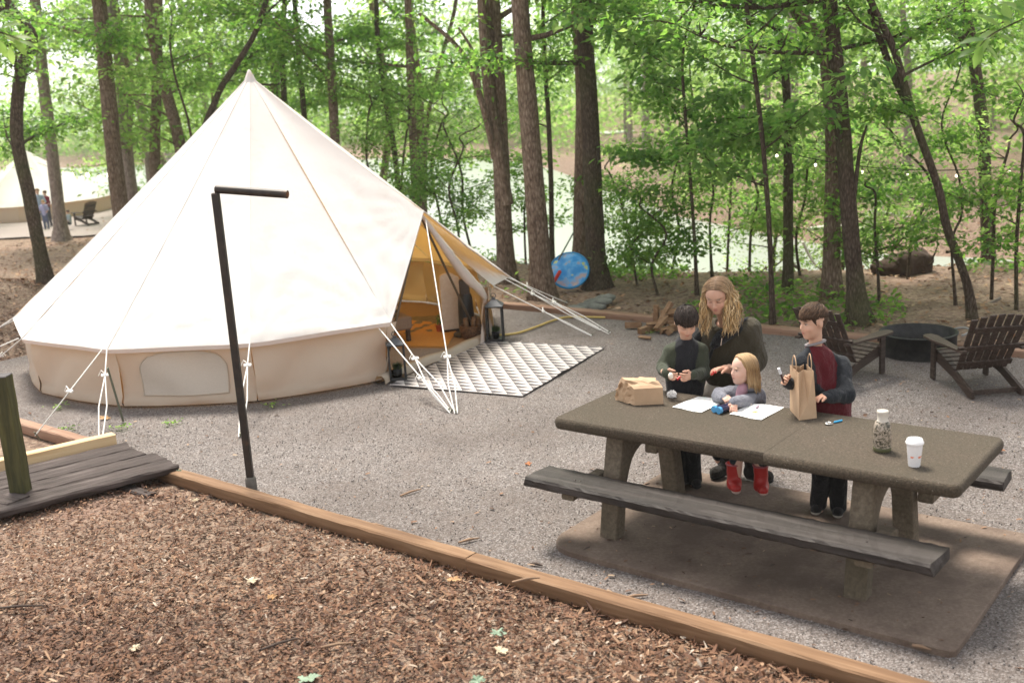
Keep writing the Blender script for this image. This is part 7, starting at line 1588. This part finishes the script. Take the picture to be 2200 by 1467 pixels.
def far_person(label, x, yb, yt, Y, shirt, pants, hairc, turn=0.0, sit=False):
    b = AT(x, yb, Y); b[2] = TZ(b[0], b[1]) + .05; hgt = AT(x, yt, Y)[2] - b[2]; K = person(label, b, 'campers by the distant tent'); sc_ = hgt / 1.7 if not sit else hgt / 1.25; c, s = math.cos(turn), math.sin(turn)
    def P(l, f, z): return b + np.array([l * c - f * s, l * s + f * c, z]) * sc_
    hz = .95 if not sit else .45; nz = hz + .53
    kn = (P(-.1, -.02 if not sit else -.42, .5), P(.1, -.02 if not sit else -.42, .5)); ft = (P(-.1, 0 if not sit else -.45, .03), P(.1, 0 if not sit else -.45, .03))
    h = Head(P(0, -.03, nz + .17), (s, -c, -.15), .235 * sc_); caps = [(P(0, 0, hz), P(0, 0, nz - .1), .12 * sc_, .12 * sc_), (P(0, 0, nz - .1), P(0, 0, nz + .05), .07 * sc_, .05 * sc_)]
    S = SDF(b + np.array([-.7, -.8, -.05]), b + np.array([.7, .7, 1.9 * sc_]), .022)
    S.ell(h.c, np.array([.10, .085, .125]) * sc_, h.M(), k=.01); S.cap(P(0, 0, nz - .15), h.c - np.array([0, 0, .06]), .06 * sc_, .05 * sc_, k=.02)
    el = (P(-.27, -.05, nz - .33), P(.27, -.05, nz - .33)); wr = (P(-.2, -.25, nz - .42), P(.2, -.25, nz - .42))
    for i in (0, 1): S.cap(el[i], wr[i], .035 * sc_, .03 * sc_, k=.02); S.cap(wr[i], wr[i] + np.array([0, 0, -.07 * sc_]), .035 * sc_, .025 * sc_, k=.02); S.cap(P((-.1, .1)[i], 0, hz), kn[i], .06 * sc_, .05 * sc_, k=.02); S.cap(kn[i], ft[i], .045 * sc_, .035 * sc_, k=.02)
    S.cap(P(0, 0, hz), P(0, 0, nz - .1), .1 * sc_, .1 * sc_, k=.03)
    V_, F_ = S.nets(); me = smoothmesh('body', V_, F_); setcol_point(me, 'Col', np.tile(np.array(SK_B1), (len(V_), 1))); mkobj('body', me, M_SKIN, K)
    garment('shirt', K, clothmat('far_shirt', shirt), [(P(0, 0, hz - .02), P(0, 0, nz - .12), .15 * sc_, .16 * sc_), (P(-.17, 0, nz - .08), el[0], .07 * sc_, .055 * sc_), (P(.17, 0, nz - .08), el[1], .07 * sc_, .055 * sc_), (P(-.15, 0, nz - .06), P(.15, 0, nz - .06), .07 * sc_, .07 * sc_)], h=.02, fold=.008, k=.03)
    garment('trousers', K, clothmat('far_trousers', pants), [(P(-.07, 0, hz - .03), kn[0], .10 * sc_, .075 * sc_), (P(.07, 0, hz - .03), kn[1], .10 * sc_, .075 * sc_), (kn[0], ft[0], .075 * sc_, .06 * sc_), (kn[1], ft[1], .075 * sc_, .06 * sc_)], h=.02, fold=.006, k=.03)
    S = SDF(h.c - .2, h.c + .22, .018); S.ell(h.p(-.1, 0, .16), np.array([.11, .10, .105]) * sc_, h.M(), k=.01); V_, F_ = S.nets(); me = smoothmesh('hair', V_, F_); setcol_point(me, 'Col', np.tile(np.array(hairc), (len(V_), 1))); mkobj('hair', me, M_HAIR, K)
far_person('distant camper in pale blue shirt at the left tent', 90, 474, 408, 29.5, (.33, .40, .50), (.20, .22, .26), (.20, .12, .06), .3)
far_person('distant camper in dark red shirt at the left tent', 106, 474, 412, 30, (.22, .03, .05), (.08, .08, .10), (.10, .05, .03), -.4)
far_person('distant child in lavender shirt before the two campers', 99, 478, 432, 29, (.36, .36, .55), (.12, .14, .22), (.35, .22, .10), .1)
far_person('distant seated camper with dark trousers right of the pale trunk', 152, 494, 452, 28.5, (.30, .36, .38), (.035, .045, .06), (.06, .03, .02), -.9, True)
ch = adirondack('distant brown slatted chair beside the far tent', (float(AT(185, 480, 29.5)[0]), 29.5, TZ(float(AT(185, 480, 29.5)[0]), 29.5) + .05), R(150)); ch['group'] = 'chairs by the distant tent'; ch.scale = (.62, .62, .62)

# ------------------------------------------------------------------ dead wood on the right
t = NT('bleached_wood'); v = t.coord('Object', (4, 4, 1)); n_ = t.noise(v, 5, 5, .6); t.set(Base_Color=t.mix(n_, (.46, .42, .38), (.74, .71, .67)), Roughness=.85); t.bump(n_, .5, .02); M_DEAD = t.m
t = NT('grey_log'); v = t.coord('Object', (2, 8, 8)); n_ = t.noise(v, 3, 5, .65); t.set(Base_Color=t.ramp(n_, [(.3, (.10, .08, .065)), (.6, (.27, .23, .20)), (.8, (.38, .34, .30))]), Roughness=.95); t.bump(n_, .7, .03); M_LOG = t.m
dt = thing('dead_tree', 'bleached white fallen tree on the bank behind the oak', 'dead tree', tuple(AT(1870, 505, 20)))
def limb(parent, name, pts, Y, r0, r1, mat): pp, rr = smooth_path([AT(x, y, Y if not hasattr(Y, '__len__') else Y[i]) for i, (x, y) in enumerate(pts)], list(np.linspace(r0, r1, len(pts))), 4); mb = MB(); mb.tube(pp, rr, 8, wob=.12); return mb.build(name, mat, parent)
limb(dt, 'trunk', [(1735, 494), (1790, 490), (1850, 497), (1885, 520)], [20, 20, 19.8, 19.5], .05, .10, M_DEAD)
limb(dt, 'limb', [(1868, 505), (1872, 465), (1886, 455), (1884, 425), (1892, 410)], 19.8, .13, .04, M_DEAD); limb(dt, 'limb', [(1884, 450), (1900, 430), (1910, 418)], 19.8, .06, .025, M_DEAD); limb(dt, 'limb', [(1884, 458), (1920, 462), (1955, 468)], 19.8, .05, .02, M_DEAD); limb(dt, 'limb', [(1875, 500), (1895, 520)], 19.7, .11, .08, M_DEAD)
lg = thing('fallen_log', 'grey fallen log lying behind the fire ring', 'log', tuple(AT(1980, 655, 13.6))); limb(lg, 'trunk', [(1868, 642), (1960, 648), (2080, 655), (2240, 668)], 13.7, .085, .06, M_LOG)
lg = thing('fallen_log', 'thin pale fallen branch above the right lounge chair', 'log', tuple(AT(2040, 700, 12))); limb(lg, 'trunk', [(1930, 672), (2010, 680), (2080, 672), (2150, 640)], 12.6, .03, .02, M_LOG)
lg = thing('fallen_log', 'thin grey dead branches across the muddy cove', 'log', tuple(AT(1740, 590, 17))); limb(lg, 'trunk', [(1690, 560), (1760, 600), (1830, 612)], 16.5, .03, .02, M_LOG); limb(lg, 'limb', [(1725, 520), (1745, 560), (1775, 590)], 16.5, .025, .012, M_DEAD)
c = AT(1935, 622, 15.2); zg = TZ(c[0], c[1]); S = SDF((-1.1, -.6, -.6), (1.1, .6, .9), .05); S.ell((0, 0, -.05), (.42, .25, .22), k=.05); S.ell((.2, 0, .0), (.25, .22, .2), k=.1); S.noise(lambda P: vnoise(P, 5, 4, 3) * .16); V_, F_ = S.nets(); rb = thing('root_plate', 'dark upturned root plate behind the fire ring', 'root plate', (c[0], c[1], zg)); o = mkobj('soil_clod', np_mesh('soil_clod', V_, F_, True), plain('dark_soil', (.05, .030, .020), .95, .5, 8, .8, .05), rb, True); rr_ = random.Random(4)
o.location = (0, 0, .15)
for i in range(14):
    a = rr_.uniform(0, 6.28); p = c + np.array([rr_.uniform(-.6, .6), -.2, 0]); p[2] = zg + rr_.uniform(.1, .6); mb = MB(); mb.tube(limb_path(p, a, rr_.uniform(-.4, .8), rr_.uniform(.3, .8), rr_, n=5, wig=.3), [.025, .02, .016, .012, .008, .004], 5, cap=False); mb.build('root', M_BARK_D, rb)
# ------------------------------------------------------------------ boats on the lake
M_BOAT = plain('boat_white', (.80, .80, .79), .4, .03)
def boat(label, x, y, w, h):
    k = (LAKE_Z - CAMZ) / ray(x, y)[2]; p = cP + ray(x, y) * k; B = thing('pontoon_boat', label, 'boat', tuple(p), .2, 'white boats on the far side of the lake')
    for sg in (-1, 1): mb = MB(); mb.tube([(-w * .5, sg * .8, .1), (w * .42, sg * .8, .1), (w * .5, sg * .8, .28)], [.28, .28, .08], 10); mb.build('pontoon', M_BOAT, B, True)
    mb = MB(); mb.box((0, 0, .45), (w * .96, 2.2, .12), bev=.03); mb.build('deck', M_BOAT, B, True); mb = MB()
    for sg in (-1, 1): mb.box((0, sg * 1.06, .85), (w * .9, .05, .65), bev=.02)
    mb.box((w * .45, 0, .85), (.05, 2.0, .65)); mb.build('side_panel', M_BOAT, B, True); mb = MB(); mb.box((-.1 * w, 0, h), (w * .6, 2.1, .1), bev=.04); mb.build('canopy', M_BOAT, B, True); mb = MB()
    for sx_ in (-.36, .16):
        for sg in (-1, 1): mb.tube([(sx_ * w, sg * .95, .5), (sx_ * w, sg * .95, h)], .03, 6)
    mb.build('canopy_post', M_BOAT, B, True)
boat('white canopied boat across the lake right of the twin trees', 1342, 352, 3.0, 1.9); boat('small white boat far off behind the thin saplings', 1568, 330, 2.4, 1.6)

# ------------------------------------------------------------------ near leaves hanging into the frame
LVm = [(0, 0), (.18, .10), (.40, .19), (.62, .19), (.84, .09), (1, 0)]
def leaf_obj_mesh(name, s, seed, lob=0.0, mat=None):
    rr = random.Random(seed); V = []; F = []; n_ = 9
    for i in range(n_):
        x = i / (n_ - 1); w = np.interp(x, [a for a, _ in LVm], [b for _, b in LVm]) * (1 + lob * math.cos(x * 19)); cz = -.16 * x * x
        V += [(x * s, w * s, (cz + .25 * w) * s + rr.uniform(-.01, .01) * s), (x * s, 0, cz * s), (x * s, -w * s, (cz + .25 * w) * s + rr.uniform(-.01, .01) * s)]
    for i in range(n_ - 1):
        a = i * 3; F += [[a, a + 1, a + 4, a + 3], [a + 1, a + 2, a + 5, a + 4]]
    me = bpy.data.meshes.new(name); me.from_pydata(V, [], F); me.update(); me.polygons.foreach_set('use_smooth', [True] * len(F)); setattr_face(me, 'rnd', [rr.uniform(.3, .9)] * len(F)); me.materials.append(mat or M_LEAF); return me
def spray(label, twig, Y, leaves, size, mat):
    root = thing('tree_branch', label, 'branch', tuple(AT(*twig[0], Y))); pp, rr = smooth_path([AT(x, y, Y) for x, y in twig], list(np.linspace(.006, .002, len(twig))), 5); mb = MB(); mb.tube(pp, rr, 6); mb.build('twig', M_BARK_D, root)
    for i, (x, y, ang, tl, s) in enumerate(leaves):
        me = leaf_obj_mesh('leaf', size * s, i + 5, 0, mat); o = bpy.data.objects.new('leaf', me); link(o); o.parent = root; p = AT(x, y, Y + .02 * (i % 3)); d = unit(cR * math.cos(R(ang)) - cD * math.sin(R(ang)) + cF * (tl * .4)); nrm = unit(-cF * .55 + np.array([0, 0, .8]) + cR * tl); y_ = unit(np.cross(nrm, d)); z_ = np.cross(d, y_); M = Matrix.Identity(4)
        for k in range(3): M[k][0] = d[k]; M[k][1] = y_[k]; M[k][2] = z_[k]; M[k][3] = p[k]
        o.matrix_parent_inverse = Matrix.Translation(-Vector(tuple(root.location))); o.matrix_basis = M
spray('near leafy branch tip entering at the top left edge', [(-60, 60), (0, 70), (40, 85)], 4.6, [(0, 60, 20, .2, 1), (10, 75, -25, -.1, 1.1), (25, 80, 5, .3, 1), (30, 85, -50, 0, 1), (-10, 80, -60, .2, 1.1), (5, 45, 40, -.2, .9), (20, 100, -80, .1, .9), (40, 88, -15, .2, .9), (-15, 100, -20, .2, 1.1)], .085, M_LEAF_Y)
spray('near dark leafy branch reaching in at the top right corner', [(2260, 10), (2190, 45), (2130, 75), (2105, 100)], 5.2, [(2180, 48, 160, .2, 1.2), (2150, 66, 200, -.2, 1.2), (2128, 78, 230, .1, 1.1), (2120, 85, 180, .3, 1.1), (2110, 98, 250, 0, 1.0), (2115, 96, -40, .2, 1.0), (2140, 75, -20, -.1, 1.0), (2170, 52, 120, .3, 1.2), (2195, 42, 90, .1, 1.2), (2195, 46, -70, .2, 1.1), (2165, 60, 100, -.3, 1.1), (2210, 30, 150, 0, 1.3), (2100, 104, 200, .2, .9), (2150, 62, 140, .1, 1.2)], .115, M_LEAF_D)

# ------------------------------------------------------------------ fallen leaves, twigs and weeds that stand out
def maple(s, seed):
    rr = random.Random(seed); V = [(0, 0, .004)]; n_ = 40
    for i in range(n_): a = 2 * PI * i / n_; rad = s * (.52 + .30 * abs(math.cos(2.5 * a)) ** 1.5 + .07 * math.sin(15 * a)) * (.75 if abs(a - PI) < .5 else 1); V.append((rad * math.cos(a), rad * math.sin(a), .002 + .012 * rr.random() + .03 * s * math.cos(3 * a)))
    me = bpy.data.meshes.new('fallen_leaf'); me.from_pydata(V, [], [[0, 1 + i, 1 + (i + 1) % n_] for i in range(n_)]); me.update(); return me
M_LGRN = plain('grey_green_leaf', (.20, .27, .19), .7, .2, 30); M_LTAN = plain('tan_leaf', (.42, .26, .13), .8, .25, 30); M_LORG = plain('orange_leaf', (.46, .20, .09), .8, .25, 30); M_LPAL = plain('pale_leaf', (.50, .42, .30), .8, .2, 30)
for i, (x, y, s, mt, lb) in enumerate(((665, 1459, .075, M_LGRN, 'grey green lobed leaf at the bottom edge of the mulch'), (1025, 1462, .05, M_LGRN, 'small green leaf at the bottom edge beside the larger one'), (1070, 1360, .055, M_LGRN, 'pale green lobed leaf on the mulch below the timber joint'), (1075, 1398, .05, M_LPAL, 'pale dry leaf just under the green one on the mulch'), (540, 1248, .05, M_LPAL, 'pale curled leaf in the middle of the mulch bank'), (585, 1283, .04, M_LTAN, 'tan leaf right of the curled pale leaf'), (420, 1075, .035, M_LPAL, 'cream leaf near the top of the mulch bank'), (975, 1245, .055, M_LTAN, 'tan leaves against the timber near its joint'), (290, 1392, .04, M_LPAL, 'pale leaf low on the left of the mulch'), (2145, 968, .06, M_LORG, 'orange dry leaf on the gravel right of the table'), (1685, 705, .06, M_LORG, 'orange leaf on the gravel right of the woman'), (1135, 997, .035, M_LORG, 'small orange leaf on the gravel left of the table'), (385, 1012, .025, M_LGRN, 'little green leaf at the end of the dark boards'), (225, 898, .07, M_LTAN, 'curled yellow leaves under the tent ropes'), (1450, 1010, .03, M_LPAL, 'yellow leaf on the gravel behind the table leg'))):
    z = .112 if (x, y) == (385, 1012) else (TZ(*G(x, y)[:2]) + .032 if toUV(G(x, y))[1] < V_NEAR - .1 else .004); p = G(x, y, z); o = mkobj('fallen_leaf', maple(s, i), mt); o.location = p; o.rotation_euler = (rnd.uniform(-.2, .2), rnd.uniform(-.2, .2), rnd.uniform(0, 6)); tag(o, lb, 'leaf', 'fallen leaves on the ground')
M_TWIG = plain('dry_twig', (.24, .155, .10), .9, .3, 40); M_TWIGD = plain('dark_twig', (.07, .05, .04), .9, .3, 40)
for i, (x0, y0, x1, y1, mt, lb) in enumerate(((1335, 1285, 1392, 1277, M_TWIG, 'straight pale stick on the gravel below the slab'), (1515, 1340, 1570, 1356, M_TWIGD, 'dark stick on the gravel near the slab edge'), (860, 1065, 905, 1050, M_TWIG, 'short stick on the gravel middle'), (790, 1125, 825, 1130, M_TWIG, 'small chip stick on the gravel above the timber'), (985, 1165, 1030, 1155, M_TWIG, 'thin stick on the gravel above the timber joint'), (1140, 1210, 1165, 1214, M_TWIGD, 'dark bark chip on the gravel left of the slab'), (1250, 1185, 1275, 1172, M_TWIGD, 'thin dark twig on the left of the slab'), (1960, 1385, 2000, 1395, M_TWIG, 'pale wood chip on the slab near its right corner'), (1650, 1220, 1670, 1212, M_TWIGD, 'forked dark twig on the slab below the bench'), (1100, 1250, 1160, 1240, M_TWIG, 'bark splinter lying across the timber joint'), (0, 1305, 95, 1300, M_TWIGD, 'dark fallen stick at the left of the mulch'), (560, 1395, 640, 1370, M_TWIGD, 'dark piece of bark in the lower mulch'), (690, 1390, 760, 1380, M_TWIG, 'long wood splinter in the lower mulch'))):
    a = G(x0, y0); a_ = toUV(a); z = TZ(a[0], a[1]) + .035 if a_[1] < V_NEAR - .1 else (.02 if (u0 < a_[0] < u1 and v0 < a_[1] < v1) else .006); z = .108 if i == 9 else z
    a = G(x0, y0, z); b_ = G(x1, y1, z); mb = MB(); m_ = lerp(a, b_, .5) + np.array([0, 0, .006]); mb.tube([a, m_, b_], [.007, .009, .004], 6, wob=.2); tag(mb.build('twig', mt), lb, 'twig', 'twigs and sticks on the ground')
LFg = M_LEAF_Y
for i, (x, y, lb) in enumerate(((130, 876, 'small weed in the gravel below the left tent wall'), (365, 912, 'small weed in the gravel before the tent window'), (585, 872, 'small weed at the foot of the tent wall right of the post'), (140, 925, 'tiny weed in the gravel above the pale timber'), (258, 922, 'tiny weed in the gravel beside the tent ropes'), (1395, 715, 'small weed by the firewood pile'))):
    p = G(x, y); n_ = 26; q = instances_mesh('weed', LF_V, LF_F, np.c_[RNG.normal(0, .05, (n_, 2)), RNG.uniform(.005, .03, n_)], eul(RNG.normal(0, .4, n_), RNG.normal(-.3, .4, n_), RNG.uniform(0, 6.28, n_)), np.full((n_, 3), .04), RNG.random(n_), M_LEAF_Y); o = mkobj('weed', q); o.location = p; tag(o, lb, 'weed', 'weeds in the gravel', 'stuff')
# ------------------------------------------------------------------ air over the lake
HZ = 0.0007
hm = bpy.data.materials.new('haze_air'); hm.use_nodes = True; hn = hm.node_tree; hn.nodes.clear()
ho = hn.nodes.new('ShaderNodeOutputMaterial'); hv = hn.nodes.new('ShaderNodeVolumePrincipled'); hv.inputs['Color'].default_value = (.93, .96, .93, 1); hv.inputs['Density'].default_value = HZ; hv.inputs['Anisotropy'].default_value = 0.35
hn.links.new(hv.outputs[0], ho.inputs['Volume'])
mb = MB(); mb.box((0, 132, 8.6), (380, 370, 27.2)); hz_ = mb.build('haze', hm); tag(hz_, 'pale hazy air over the lake and woods', 'haze', kind='stuff')
cy.volume_bounces = 1
